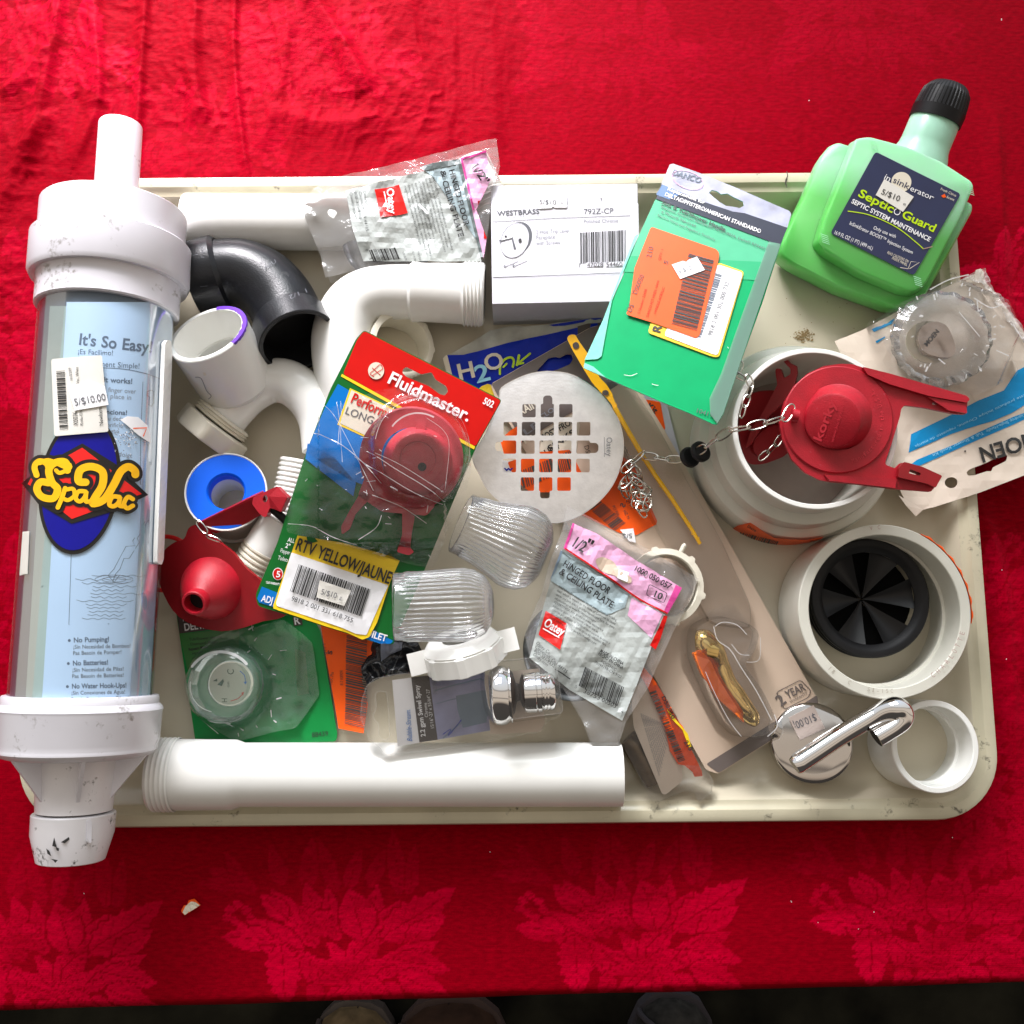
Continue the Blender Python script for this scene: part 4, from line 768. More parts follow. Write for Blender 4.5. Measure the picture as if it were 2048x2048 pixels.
# ---- white carton
def carton():
    z = 0.0480; K = lambda *p: q(950, 300, S, *p); f = Flat(z); c = [P(*k, z) for k in ((981, 371), (1275, 367), (1279, 602), (984.5, 608))]
    root = thing("white_box", "white carton with a bathtub faceplate drawing and barcode under the green package", "box", (c[0] + c[2]) / 2 - Vector((0, 0, 0.043)))
    b = MB(); dz = Vector((0, 0, 0.0435)); ce = (c[0] + c[1] + c[2] + c[3]) / 4
    def rr(inset, z_): return [Vector(p.x for p in ())] if 0 else [(p + (ce - p).normalized() * inset) - Vector((0, 0, z_)) for p in c]
    b.loft([rr(0, 0.0435), rr(0, 0.0004), rr(0.0004, 0.0)], "boxs", smooth=False); b.add(rr(0.0004, 0), [(0, 1, 2, 3)], "boxw"); b.add(rr(0, 0.0435), [(0, 1, 2, 3)], "boxs")
    b.build("carton_body", root)
    b = MB(); b.art(f, K((118, 335), (150, 320), (1230, 400), (1238, 925), (135, 965)) if 0 else K((130, 430), (1232, 405), (1240, 920), (133, 962)), "white", 0.0003)
    T = lambda s_, a, c_, h, m="gink", bo=0: b.text(f, s_, *K(a, c_), h, m, bo, 0.0006)
    T("WESTBRASS", (170, 500), (487, 482), 9.5, "gink", 1); T("The shape of things to come, today", (240, 512), (485, 500), 3, "lgink"); T("792Z-CP", (820, 488), (1045, 480), 10.5); T("Polished Chrome", (820, 555), (1082, 548), 7.5, "lgink")
    T("2-Hole Trip Lever", (460, 636), (716, 624), 8, "lgink"); T("Faceplate", (460, 677), (605, 670), 8, "lgink"); T("with Screws", (460, 720), (642, 712), 8, "lgink")
    b.stroke(f, K((130, 545), (640, 515), (1170, 498)), 1.0, "gink", 0.0006, n=1); b.stroke(f, K((130, 962), (1110, 930)), 0.7, "lgink", 0.0006, n=1)
    b.bars(f, K((795, 860))[0], K((1142, 840))[0], K((0, 0))[0] and (-0.5, -62), "ink", 30, 9, 0.0006); b.art(f, K((842, 852), (968, 850), (968, 882), (842, 884)), "white", 0.0007); b.art(f, K((988, 850), (1115, 846), (1115, 880), (988, 884)), "white", 0.0007)
    T("7", (780, 890), (798, 889), 8); b.text(f, "47028", *K((845, 886), (968, 882)), 8, "ink", 0, 0.0009); b.text(f, "54460", *K((988, 883), (1112, 880)), 8, "ink", 0, 0.0009)
    # faceplate drawing
    b.art(f, ell(*K((325, 665))[0], 27, 33, 25, n=40), "gink", 0.0004 + 0.0001); b.art(f, ell(*K((300, 685))[0], 27, 36, 22, n=40), "boxw", 0.0007); b.stroke(f, ell(*K((300, 685))[0], 27, 36, 22, n=40), 0.8, "lgink", 0.0009, n=1)
    b.stroke(f, K((190, 690), (280, 668), (300, 745)), 4.5, "gink", 0.0010, n=1); b.stroke(f, K((200, 684), (280, 664)), 1.6, "paperw", 0.0012, n=1); b.art(f, ell(*K((340, 688))[0], 3.5, 4.5, n=12), "ink", 0.0011); b.art(f, ell(*K((232, 656))[0], 2.5, 2, n=12), "ink", 0.0011)
    for x, y in ((225, 880), (290, 878)): b.stroke(f, K((x - 14, y), (x + 14, y)), 1.4, "gink", 0.0009, n=1); b.stroke(f, K((x, y - 12), (x, y + 12)), 1.4, "gink", 0.0009, n=1); b.stroke(f, K((x + 8, y - 5), (x + 100, y - 45)), 2.2, "boxs", 0.0008, n=1)
    b.art(f, ell(*K((952, 372))[0], 1.6, 1.4, n=10), "ink", 0.0006); b.build("front_print", root)
    b = MB(); b.slab(f, K((465, 322), (690, 338), (695, 440), (600, 440), (588, 432), (575, 444), (480, 448)), "paperw", 0.0002, 0.0012); b.text(f, "5/$10", *K((484, 415), (612, 418)), 9, "gink", 0, 0.0015); b.text(f, "ea", *K((645, 412), (665, 412)), 5, "gink", 0, 0.0015); b.build("price_sticker", root)
carton()

# ---- first poly bag (top)
def bag(name, lab, film_outline, zf, card, prints, plate=None, platelab=None, seed=1, bulge=None):
    root = thing(name, lab, "bag", P(sum(p[0] for p in film_outline) / len(film_outline), sum(p[1] for p in film_outline) / len(film_outline), 0.01), "poly bags of hinged floor and ceiling plates")
    w = Warp(zf, crumple(0.0022, 38, seed, bulge)); lo = lambda o: Warp(zf, lambda x, y: w.f(x, y) - o)
    b = MB(); b.art(w, film_outline, "bag", -0.0010, g=9, smooth=True); b.build("poly_film", root, sharp=25)
    b = MB(); b.art(lo(0.016), film_outline, "bag", 0, g=14, smooth=True); b.build("back_film", root)
    b = MB(); prints(b, w); b.build("printed_card", root)
    return root
plates = []
def plate(cx, cy, z, r, lab, tilt=(0, 0)):
    o = thing("ceiling_plate", lab, "plate", P(cx, cy, z - 0.004), "steel ceiling plates inside the poly bags"); c = P(cx, cy, z); d = Vector((tilt[0], tilt[1], -1))
    b = MB(); b.lathe(c, d, [(0.0, 0.011), (0.0, 0.013), (0.001, r * 0.55), (0.003, r * 0.85), (0.006, r * 0.97), (0.0075, r), (0.0065, r * 0.96)], "zinc", n=64); b.build("domed_ring", o)
    b = MB(); b.lathe(c, d, [(-0.0012, 0.011), (-0.0012, 0.0135), (0.003, 0.0135)], "zinc", n=32); b.build("collar", o)
def p1(b, w):
    K = lambda *p: q(600, 250, S, *p); G = 10; rdx, rdy = (560 - 485), 0
    b.art(w, K((345, 495), (560, 440), (1260, 270), (1370, 1030), (480, 1030), (400, 780)), "plg", 0, g=G)
    b.art(w, K((925, 310), (1198, 255), (1355, 870), (1320, 850), (1010, 400), (940, 345)), "bgr", 0.0004, g=G); b.art(w, K((925, 310), (1198, 255), (1207, 296), (935, 350)), "sgr", 0.0008, g=G); b.art(w, K((1185, 262), (1207, 257), (1385, 1000), (1362, 1000)), "sgr", 0.0008, g=G)
    b.art(w, K((1210, 252), (1405, 198), (1440, 420), (1330, 640), (1410, 860), (1385, 1010), (1300, 640)), "pnk", 0.0006, g=G); b.art(w, K((1210, 252), (1405, 198), (1408, 214), (1228, 262), (1318, 640), (1306, 650)), "mag", 0.001, g=G); b.art(w, K((1342, 580), (1362, 575), (1345, 610)), "redp", 0.001); b.art(w, K((1388, 800), (1412, 860), (1388, 862)), "redp", 0.001)
    T = lambda s_, a, c_, h, m="ink", bo=0: b.text(w, s_, *K(a, c_), h, m, bo, 0.0010)
    T("HINGED FLOOR", (1125, 345), (1240, 768), 11, "ink", 1); T("CEILING PLATE", (1075, 430), (1200, 855), 11, "ink", 1); T("&", (1058, 355), (1078, 405), 10, "ink", 1)
    b.text(w, "1/2\"", *K((1285, 310), (1390, 465)), 15, "ink", 1, 0.0014)
    b.art(w, K((565, 492), (748, 454), (815, 668), (615, 708)), "orr", 0.0010, g=G); b.text(w, "Oatey", *K((655, 485), (680, 678)), 14, "paperw", 1, 0.0014); b.stroke(w, K((636, 505), (672, 668)), 2, "paperw", 0.0014, n=1)
    lines(b, w, K((480, 505))[0], K((545, 820))[0], (-9, 1), [("Oatey Co.", .38), ("Cleveland, OH 44135", 1), ("800-321-9532", .7), ("Oatey.com", .62)], 5.4, "ink", 0.001)
    lines(b, w, K((1000, 400))[0], K((1145, 950))[0], (-7.0, 2.2), list(zip(WARN, (1, .95, 1, .7, .78, .78, 1, .95, .8))), 4.2, "ink", 0.001)
    b.bars(w, K((560, 1040))[0], K((760, 1015))[0], (-9, -22), "ink", 16, 7, 0.001); b.text(w, "3", *K((525, 1010), (530, 1030)), 6, "ink", 0, 0.001); b.text(w, "0", *K((500, 950), (505, 965)), 5, "ink", 0, 0.001)
    T("MADE IN CHINA", (888, 962), (905, 1040), 4); T("HECHO EN CHINA", (848, 962), (868, 1040), 4); T("7009415S-CN", (772, 965), (800, 1030), 4)
    b.stroke(w, K((905, 612), (965, 672)), 4, "paperw", 0.0014, n=1)
bag("poly_bag", "clear poly bag with pink header and white card behind the big elbow, top of tray", q(600, 250, S, (180, 402), (360, 372), (620, 310), (900, 240), (1480, 95), (1500, 240), (1445, 500), (1425, 760), (1370, 1060), (700, 1080), (450, 1090), (190, 1150), (150, 980), (60, 760), (10, 620), (50, 540)), Plane((640, 380, .047), (985, 290, .055), (640, 540, .040)), None, p1, seed=2, bulge=[(730, 470, 90, 0.004)])
plate(775, 465, 0.036, 0.034, "steel ceiling plate showing dimly through the upper poly bag")

# ---- second poly bag (centre)
def p2(b, w):
    K = lambda *p: q(900, 950, S, *p); G = 10
    b.art(w, K((840, 565), (1360, 900), (1460, 960), (1625, 1055), (1590, 1120), (1420, 1560), (1300, 1855), (900, 1620), (600, 1380), (640, 1230), (760, 800)), "plg", 0, g=G)
    b.art(w, K((840, 570), (1350, 895), (1320, 1000), (1180, 1060), (760, 800)), "bgr", 0.0005, g=G); b.art(w, K((835, 570), (850, 575), (800, 720), (752, 800)), "slt", 0.0009, g=G); b.stroke(w, K((845, 572), (1360, 905)), 3, "sgr", 0.0009, n=4)
    b.art(w, K((925, 362), (1100, 440), (1400, 640), (1745, 852), (1640, 1045), (1430, 940), (1200, 780), (855, 555)), "pnk", 0.0007, g=G)
    b.art(w, K((925, 362), (940, 366), (876, 566), (855, 555)), "mag", 0.0011, g=G); b.art(w, K((1700, 830), (1748, 852), (1645, 1042), (1612, 1030)), "mag", 0.0011, g=G); b.stroke(w, K((865, 555), (1200, 778), (1430, 938), (1640, 1046)), 3, "redp", 0.0013, n=4)
    b.art(w, K((1610, 1060), (1640, 1066), (1585, 1240), (1550, 1318), (1508, 1285), (1560, 1180)), "redp", 0.0011, g=G); b.art(w, K((1370, 925), (1600, 1050), (1520, 1230), (1340, 1060)), "pch" if 0 else "pnk", 0.0004, g=G)
    b.art(w, rnd(K((1090, 640), (1150, 615), (1230, 650), (1265, 700), (1300, 740), (1370, 775), (1365, 820), (1300, 815), (1240, 760), (1180, 745), (1120, 710)), 6), "card", 0.0012, g=G); b.art(w, K((1270, 712), (1350, 735), (1335, 812), (1258, 780)), "paperw", 0.0016)
    T = lambda s_, a, c_, h, m="ink", bo=0: b.text(w, s_, *K(a, c_), h, m, bo, 0.0014)
    T("HINGED FLOOR", (845, 685), (1190, 900), 13, "ink", 1); T("& CEILING PLATE", (818, 745), (1215, 1005), 13, "ink", 1)
    b.text(w, "1/2", *K((905, 530), (1000, 590)), 22, "ink", 1, 0.0014); b.text(w, "\"", *K((1008, 550), (1058, 575)), 20, "ink", 1, 0.0014)
    T("1000 050 057", (1380, 715), (1650, 865), 11, "ink", 1); T("10", (1520, 915), (1590, 945), 13, "ink", 1); b.stroke(w, rnd(K((1500, 825), (1638, 895), (1610, 968), (1480, 905)), 5) + K((1500, 830)), 1.4, "ink", 0.0014, n=1)
    lines(b, w, K((812, 850))[0], K((1250, 1105))[0], (-2.2, 7.6), list(zip(WARN, (1, 1, 1, .7, .85, .78, 1, .95, .8))), 5, "ink", 0.0012)
    b.art(w, K((722, 1025), (878, 1120), (825, 1318), (668, 1205)), "orr", 0.0011, g=G); b.text(w, "Oatey", *K((700, 1135), (840, 1215)), 17, "paperw", 1, 0.0016); b.stroke(w, K((700, 1158), (820, 1228)), 2.4, "paperw", 0.0016, n=1)
    lines(b, w, K((645, 1272))[0], K((860, 1452))[0], (-2, 7.5), [("Oatey Co.", .5), ("Cleveland, OH 44135", 1.1), ("800-321-9532", .7), ("Oatey.com", .5)], 6.5, "ink", 0.001)
    T("MADE IN CHINA", (1125, 1335), (1298, 1435), 6.5, "ink", 1); T("HECHO EN CHINA", (1110, 1355), (1295, 1468), 6, "ink", 1); T("HDCS340C", (1135, 1410), (1245, 1480), 5.5); T("7009415B-CN 9/22", (1083, 1418), (1285, 1535), 5.5)
    b.bars(w, K((968, 1590))[0], K((1265, 1745))[0], (13, -38), "ink", 34, 12, 0.0012); b.text(w, "38753", *K((1000, 1640), (1125, 1700)), 8.5, "ink", 0, 0.0015); b.text(w, "00503", *K((1135, 1705), (1250, 1762)), 8.5, "ink", 0, 0.0015); b.text(w, "0", *K((935, 1605), (950, 1612)), 6, "ink", 0, 0.0012); b.text(w, "4", *K((1280, 1790), (1298, 1800)), 6, "ink", 0, 0.0012)
    b.stroke(w, K((790, 1465), (840, 1495), (905, 1540)), 2, "ink", 0.0012)
bag("poly_bag", "clear poly bag with pink header reading half inch across the tray centre", q(900, 950, S, (885, 228), (1030, 300), (1280, 440), (1500, 560), (1880, 782), (1790, 1000), (1700, 1160), (1600, 1370), (1500, 1600), (1330, 1860), (1290, 1980), (1270, 2050), (1165, 2115), (1110, 2165), (1060, 2000), (1000, 1850), (860, 1620), (700, 1520), (600, 1370), (566, 1210), (610, 1080), (700, 880), (760, 640), (850, 420)), Plane((1140, 1020, .036), (1390, 1160, .034), (1230, 1440, .036)), None, p2, seed=9, bulge=[(1140, 1290, 90, 0.004)])
plate(1148, 1300, 0.032, 0.0345, "steel ceiling plate inside the central poly bag, its edge showing at left")

# ---- green handle package (top)
def greenpack():
    pl = Plane((1341, 329, .058), (1168, 724, .062), (1432, 848, .086)); K = lambda *p: q(1100, 300, S, *p)
    root = thing("green_package", "tall green carded package with large orange sticker leaning on the white collar", "package", P(1380, 600, 0.05))
    b = MB(); out = K((905, 112), (930, 106), (1100, 165), (1400, 285), (1805, 462), (1820, 485), (1740, 720), (1600, 1160), (1440, 1600), (1310, 1990), (1260, 2072), (1230, 2068), (1060, 1990), (840, 1900), (560, 1780), (255, 1645), (262, 1590), (400, 1290), (640, 740), (820, 330))
    hole = K((1200, 325), (1220, 305), (1260, 312), (1290, 335), (1340, 330), (1390, 360), (1455, 390), (1462, 425), (1430, 440), (1380, 430), (1330, 425), (1280, 395), (1225, 350))
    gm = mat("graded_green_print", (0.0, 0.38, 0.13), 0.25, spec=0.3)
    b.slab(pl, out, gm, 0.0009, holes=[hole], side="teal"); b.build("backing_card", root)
    b = MB(); gl = mat("pale_green_glare_print", (0.10, 0.50, 0.28), 0.25, spec=0.3)
    # print; the paler green bands also carry painted window glare
    inner = K((640, 655), (800, 360), (820, 330), (1790, 690), (1620, 820)) 
    b.art(pl, K((795, 375), (1735, 725), (1690, 850), (600, 800)), gl, 0.0002); b.art(pl, K((600, 800), (1690, 850), (1640, 990), (545, 920)), mat("mid_green_glare_print", (0.04, 0.44, 0.20), 0.25, spec=0.3), 0.0003)
    lav = mat("lavender_photo_print", (0.50, 0.52, 0.66), 0.2, var=0.35, vs=60, coat=0.35); b.art(pl, K((905, 112), (930, 106), (1100, 165), (1400, 285), (1805, 462), (1820, 485), (1790, 592), (1470, 482), (1380, 470), (1150, 392), (840, 262)), lav, 0.0004, holes=[hole])
    b.art(pl, K((840, 262), (1150, 390), (1380, 468), (1470, 480), (1792, 590), (1735, 722), (1380, 590), (800, 372)), mat("black_band_print", (0.03, 0.035, 0.06), 0.22, coat=0.4), 0.0006)
    b.art(pl, K((800, 340), (900, 378), (1000, 330), (850, 264)), mat("blue_band_print", (0.12, 0.22, 0.42), 0.22, coat=0.4), 0.0007)
    for c_, a_, b_, r_ in (((1040, 230), 32, 17, 20),): b.stroke(pl, ell(*K(c_)[0], a_, b_, r_, n=40) + [ell(*K(c_)[0], a_, b_, r_, n=40)[0]], 1.4, "pnk", 0.0009, n=1)
    b.text(pl, "DANCO", *K((915, 190), (1135, 255)), 11, "bink", 1, 0.0009, slant=0.2)
    T = lambda s_, a, c_, h, m="ink", bo=0: b.text(pl, s_, *K(a, c_), h, m, bo, 0.0010)
    T("Replacement for", (885, 308), (1165, 415), 6.4, "paperw", 1); T("DELTA\u00ae/PFISTER\u00ae/AMERICAN STANDARD\u00ae", (864, 350), (1585, 634), 7.4, "paperw", 1)
    T("Sink & Tub/Shower Handle", (840, 410), (1320, 620), 7.4, "ink", 1); T("Replaces American Standard\u00ae 96127-002A, Delta\u00ae RP34401", (835, 440), (1635, 765), 5, "gink"); T("& Pfister\u00ae 940-014A", (838, 478), (1100, 590), 5, "gink"); T("Repuesto Maneja para Fregadero y Tina/Ducha", (810, 502), (1245, 692), 4.5, "gink")
    T("10419", (1045, 1780 + 2), (1175, 1835), 8, "gink") if 0 else b.text(pl, "10419", *q(1300, 600, S, (340, 850), (470, 890)), 9, "gink", 0, 0.001)
    for a_, c_ in (((560, 1700), (660, 1690)), ((770, 1770), (820, 1780)), ((1340, 1490), (1350, 1500))): b.stroke(pl, K(a_, ((a_[0] + c_[0]) / 2, a_[1] + 8), c_), 0.9, "paperw", 0.0010)
    b.build("front_print", root)
    b = MB(); b.slab(pl, K((640, 655), (668, 640), (470, 1130), (390, 1560), (360, 1582), (262, 1588), (400, 1290)), "teal", 0.0004, 0.0010); b.slab(pl, K((262, 1610), (330, 1640), (420, 1720), (255, 1648)), "teal", 0.0004, 0.0010); b.build("side_flap", root)
    b = MB(); fm = film("milky_flange", haze=0.35, hazecol=(0.6, 0.9, 0.8), rough=0.08, bs=60, bstr=0.2); b.slab(pl, K((1650, 700), (1740, 720), (1440, 1600), (1310, 1990), (1262, 2070), (1210, 2000), (1205, 1880), (1290, 1700), (1450, 1250)), fm, 0.0008, 0.0018); b.build("plastic_flange", root)
    b = MB(); b.slab(pl, rnd(K((1270, 855), (1465, 925), (1275, 1570), (1225, 1565), (740, 1385), (760, 1310)), 6), "yel", 0.0003, 0.0012); b.art(pl, rnd(K((1270, 872), (1448, 932), (1450, 960), (1265, 1555), (1230, 1548), (865, 1408), (880, 1360)), 4), "paperw", 0.0016); b.text(pl, "R", *K((830, 1392), (845, 1340)), 16, "ink", 1, 0.0017)
    b.bars(pl, K((1140, 1425))[0], K((1300, 950))[0], (-13, -4), "bink", 44, 4, 0.0018); b.text(pl, "9818 2 001 302 000 732", *K((1220, 1415), (1355, 1010)), 8.5, "gink", 0, 0.0018); b.build("barcode_sticker", root)
    b = MB(); b.slab(pl, rnd(K((765, 590), (1255, 760), (1278, 790), (1270, 850), (1130, 1405), (1105, 1430), (800, 1320), (575, 1250), (600, 1190), (640, 900)), 5), "orl", 0.0003, 0.0020)
    b.bars(pl, K((920, 1320))[0], K((1050, 790))[0], (50, 14), "ink", 40, 14, 0.0024); 
    for s_, a_, c_, h in (("210", (765, 830), (785, 745), 10), ("DS0050", (655, 1105), (715, 960), 9.5), ("DS", (612, 1240), (640, 1185), 11), ("S", (885, 882), (900, 855), 9)): b.text(pl, s_, *K(a_, c_), h, "dbr", 0, 0.0024)
    for s_, a_, c_ in (("S Number: 22458", (680, 1250), (735, 1065)), ("DANCO FCT HNDL 10419", (745, 1275), (830, 1000)), ("QTY: 1", (835, 850), (860, 760)), ("HANDLE ACRYLIC", (800, 1250), (870, 1050))): b.text(pl, s_, *K(a_, c_), 5, "redp", 0, 0.0024)
    b.build("orange_sticker", root)
    b = MB(); b.slab(pl, K((920, 880), (1005, 852), (1030, 860), (1045, 845), (1110, 820), (1170, 920), (985, 988)), "paperw", 0.0003, 0.0028); b.text(pl, "5/$10", *K((975, 950), (1075, 915)), 8, "lgink", 0, 0.0031); b.build("price_sticker", root)
greenpack()

# ---- H2O package under the taupe card
def h2o():
    pl = Plane((886, 712, .012), (1201, 640, .014), (960, 800, .010)); w = Warp(pl, crumple(0.0015, 40, 4)); s2 = 9.66; K = lambda *p: q(860, 640, s2, *p)
    root = thing("blue_package", "deep blue water product sachet with white and green lettering between elbow and strainer", "package", P(1000, 720, 0.006))
    b = MB(); b.slab(w, K((430, 640), (700, 480), (960, 330), (1160, 200), (1500, 120), (1700, 105), (1800, 130), (2200, 90), (3300, -60), (3500, 900), (1500, 1900), (800, 1500), (250, 740), (330, 670)), mat("grey_pouch_film", (0.42, 0.43, 0.38), 0.25, var=0.25, vs=80), 0.0006, g=10, smooth=True); b.build("pouch", root)
    b = MB(); b.art(w, K((335, 680), (650, 675), (1100, 560), (1500, 450), (1932, 350), (2450, 240), (3330, 40), (3500, 900), (1500, 1500), (950, 1350), (440, 1120)), "nvy", 0.0007, g=10); b.art(w, K((2300, 95), (3300, -55), (3320, -20), (2600, 110), (2380, 120)), "nvy", 0.0007)
    b.art(w, K((250, 745), (310, 680), (335, 685), (445, 1120), (330, 1060)), "crm", 0.0009)
    b.art(w, K((930, 1340), (1000, 1280), (1110, 1240), (1170, 1250), (1260, 1460), (1200, 1500), (1050, 1420)), "yel", 0.0012)
    b.art(w, K((2850, 130), (3050, 80), (3300, 60), (3400, 300), (3150, 520), (2850, 400)), "dbr", 0.0010)
    b.text(w, "H", *K((555, 1175), (900, 1100)), 31, "crm", 1, 0.0012); b.text(w, "O", *K((1075, 1000), (1450, 915)), 31, "crm", 1, 0.0012); b.text(w, "2", *K((905, 1225), (1185, 1155)), 32, "lblu", 1, 0.0014)
    b.stroke(w, K((1350, 1050), (1360, 900), (1440, 780), (1560, 740), (1620, 800), (1600, 920)), 4.5, "lime", 0.0014); b.stroke(w, K((1420, 920), (1480, 860)), 4, "lime", 0.0014); b.stroke(w, K((1720, 700), (1700, 800), (1680, 880)), 5, "lime", 0.0015); b.stroke(w, K((1932, 660), (1800, 770), (1700, 860), (1800, 840)), 4, "lime", 0.0016)
    b.text(w, "Plus", *K((2950, 905), (3260, 830)), 11, "lblu", 0, 0.0012, slant=0.2); b.text(w, "954 242", *K((3200, 330), (3380, 240)), 6, "lgink", 0, 0.0014)
    b.build("front_print", root)
h2o()

# ---- long beige card with yellow drain tool and gold handle
def longcard():
    zc = 0.016; pl = Flat(zc); root = thing("backing_card", "long beige backing card with dark ends under the strainer and central bag", "package", P(1290, 1120, 0.004))
    out = rnd([(981, 768), (1180, 655), (1200, 650), (1330, 862), (1478, 1120), (1637, 1402), (1640, 1420), (1437, 1548), (1412, 1540), (1309, 1355), (1150, 1075), (992, 800)], 7)
    s3 = 6.44; K = lambda *p: q(1050, 640, s3, *p); hole = rnd(K((150, 655), (240, 560), (300, 490), (400, 470), (440, 490), (530, 440), (600, 440), (620, 500), (580, 570), (420, 640), (200, 700)), 3)
    b = MB(); b.slab(pl, out, "card", 0.0008, holes=[hole]); b.build("card_sheet", root)
    b = MB(); b.art(pl, [(983, 768), (1180, 656), (1199, 651), (1262, 752), (1205, 790), (1100, 850), (1045, 885)], "cardg", 0.0003, holes=[hole]); b.art(pl, rnd([(1412, 1528), (1634, 1390), (1638, 1420), (1437, 1546)], 5), "cardg", 0.0003)
    b.art(pl, [(1086, 862), (1150, 826), (1160, 850), (1148, 935), (1100, 950), (1078, 905)], "crm", 0.0005); b.text(pl, "MOST FRONT", (1083, 884), (1160, 840), 12, "ink", 1, 0.0007); b.text(pl, "SINKS", (1100, 882 + 22), (1152, 868), 12, "ink", 1, 0.0007); b.text(pl, "MOUNT", (1070, 925), (1122, 895), 12, "ink", 1, 0.0007); b.text(pl, "FITS", (1030, 900), (1068, 878), 10, "crm", 1, 0.0007)
    b.text(pl, "DRAIN", (1030, 838), (1078, 812), 15, "crm", 1, 0.0007); b.text(pl, "LE", (1050, 872), (1080, 852), 12, "lgink", 1, 0.0007); b.text(pl, "CLOG", (1082, 840), (1120, 815), 9, "lgink", 1, 0.0007)
    b.art(pl, [(1020, 862), (1036, 852), (1045, 880), (1034, 906), (1010, 915), (1000, 880)], "or_", 0.0008); b.art(pl, [(1003, 920), (1030, 925), (1040, 950), (1005, 945)], "paperw", 0.0009); b.text(pl, "w", (1008, 942), (1026, 942), 8, "nvy", 1, 0.0011)
    K6 = lambda *p: q(1150, 1000, S, *p); b.stroke(pl, rnd(K6((1520, 1450), (1700, 1358), (1780, 1440), (1760, 1490), (1580, 1580)), 5) + K6((1520, 1455)), 1.6, "cardg", 0.0005, n=1)
    b.text(pl, "2", *K6((1552, 1560), (1598, 1525)), 22, "cardg", 1, 0.0006); b.text(pl, "YEAR", *K6((1605, 1500), (1742, 1432)), 16, "cardg", 1, 0.0006); b.text(pl, "WARRANTY", *K6((1625, 1535), (1755, 1465)), 5.5, "cardg", 0, 0.0006)
    b.build("card_print", root)
    b = MB(); s4 = 6.44; K8 = lambda *p: q(1180, 850, s4, *p)
    b.slab(pl, rnd(K8((430, 410), (560, 520), (640, 700), (780, 1050), (865, 1240), (850, 1280), (600, 1420), (380, 1390), (-250, 1100), (-300, 850), (150, 800)), 4), "or_", 0.0003, 0.0006)
    b.bars(pl, K8((-180, 930))[0], K8((320, 1370))[0], (22, -16), "dbr", 26, 6, 0.0010); b.text(pl, "0032", *K8((430, 490), (500, 650)), 8, "dbr", 1, 0.0010); b.text(pl, "S", *K8((380, 1045), (400, 1000)), 10, "dbr", 1, 0.0010, flip=True); b.text(pl, "QTY 1", *K8((455, 970), (530, 1090)), 6, "dbr", 0, 0.001); b.text(pl, "HZ N", *K8((420, 1110), (485, 1220)), 6, "dbr", 0, 0.001); b.text(pl, "PO NA", *K8((280, 1050), (350, 1180)), 6, "dbr", 0, 0.001)
    b.text(pl, "DS", (1168, 892), (1172, 908), 9, "dbr", 0, 0.0010); b.build("orange_sticker", root)
    b = MB(); b.slab(pl, rnd([(1015, 925), (1078, 905), (1140, 900), (1165, 950), (1150, 985), (1060, 985), (1030, 960)], 4), "or_", 0.0003, 0.0010); b.bars(pl, (1040, 980), (1150, 935), (-8, -34), "dbr", 22, 5, 0.0014); b.build("orange_sticker", root)
    b = MB(); b.slab(pl, K8((385, 1352), (555, 1332), (590, 1520), (500, 1500)), "paperw", 0.0003, 0.0012); b.text(pl, "5/$", *K8((540, 1400), (410, 1410)), 9, "gink", 0, 0.0015); b.build("price_sticker", root)
    # clear blister trough over the tool
    def dome(x, y): return 0
    tr = rnd([(1180, 740), (1235, 735), (1300, 830), (1440, 1080), (1500, 1215), (1500, 1260), (1420, 1250), (1300, 1040), (1220, 880)], 14)
    b = MB(); w = Warp(pl, lambda x, y: 0.008); b.loft([[pl.pt(x, y, 0.0004) for x, y in densify(tr, 12)], [pl.pt(*(Vector((x, y)) + (Vector((1335, 990)) - Vector((x, y))).normalized() * 5), 0.006) for x, y in densify(tr, 12)]], "edge"); b.art(pl, [tuple(Vector((x, y)) + (Vector((1335, 990)) - Vector((x, y))).normalized() * 5) for x, y in tr], "clear", 0.0062); b.build("blister", root)
longcard()
def draintool():
    s3 = 6.44; K = lambda *p: q(1050, 640, s3, *p); z = 0.026; root = thing("drain_tool", "flat yellow drain cleaning stick lying diagonally beside the strainer", "tool", P(1260, 880, 0.018)); pl = Plane((1140, 680, .034), (1160, 690, .034), (1390, 1090, .022))
    b = MB(); b.slab(pl, rnd(K((540, 240), (560, 200), (600, 185), (650, 190), (700, 280), (800, 420), (900, 590), (960, 740), (1050, 830), (1120, 940), (1160, 1060), (1190, 1090), (1180, 1165), (1150, 1170), (1120, 1090), (1040, 990), (990, 950), (860, 800), (760, 640), (620, 400)), 3), "ywt", 0.0022); b.slab(pl, ell(*K((655, 328))[0], 6.5, 6.5, n=18), "dbr", 0.0004, 0.0006); b.slab(pl, ell(*K((1035, 938))[0], 6.5, 5.5, n=18), "dbr", 0.0004, 0.0006); b.build("handle", root)
    b = MB(); pts = [(1229, 815), (1262, 872), (1300, 935), (1345, 1000), (1385, 1062), (1400, 1088)]
    p3 = [pl.pt(*p) for p in smoothpath(pts, 5)]; b.tube(p3, [0.0019 - 0.0006 * i / len(p3) for i in range(len(p3))], "ywt", n=10)
    for i in range(5, len(p3) - 2, 2): d = (p3[i + 1] - p3[i]).normalized(); s_ = d.cross(Vector((0, 0, 1))); b.tube([p3[i], p3[i] + s_ * 0.0022 * (1 if i % 4 == 1 else -1) - d * 0.002], [0.0008, 0.0002], "ywt", n=6)
    b.build("barbed_stick", root)
draintool()
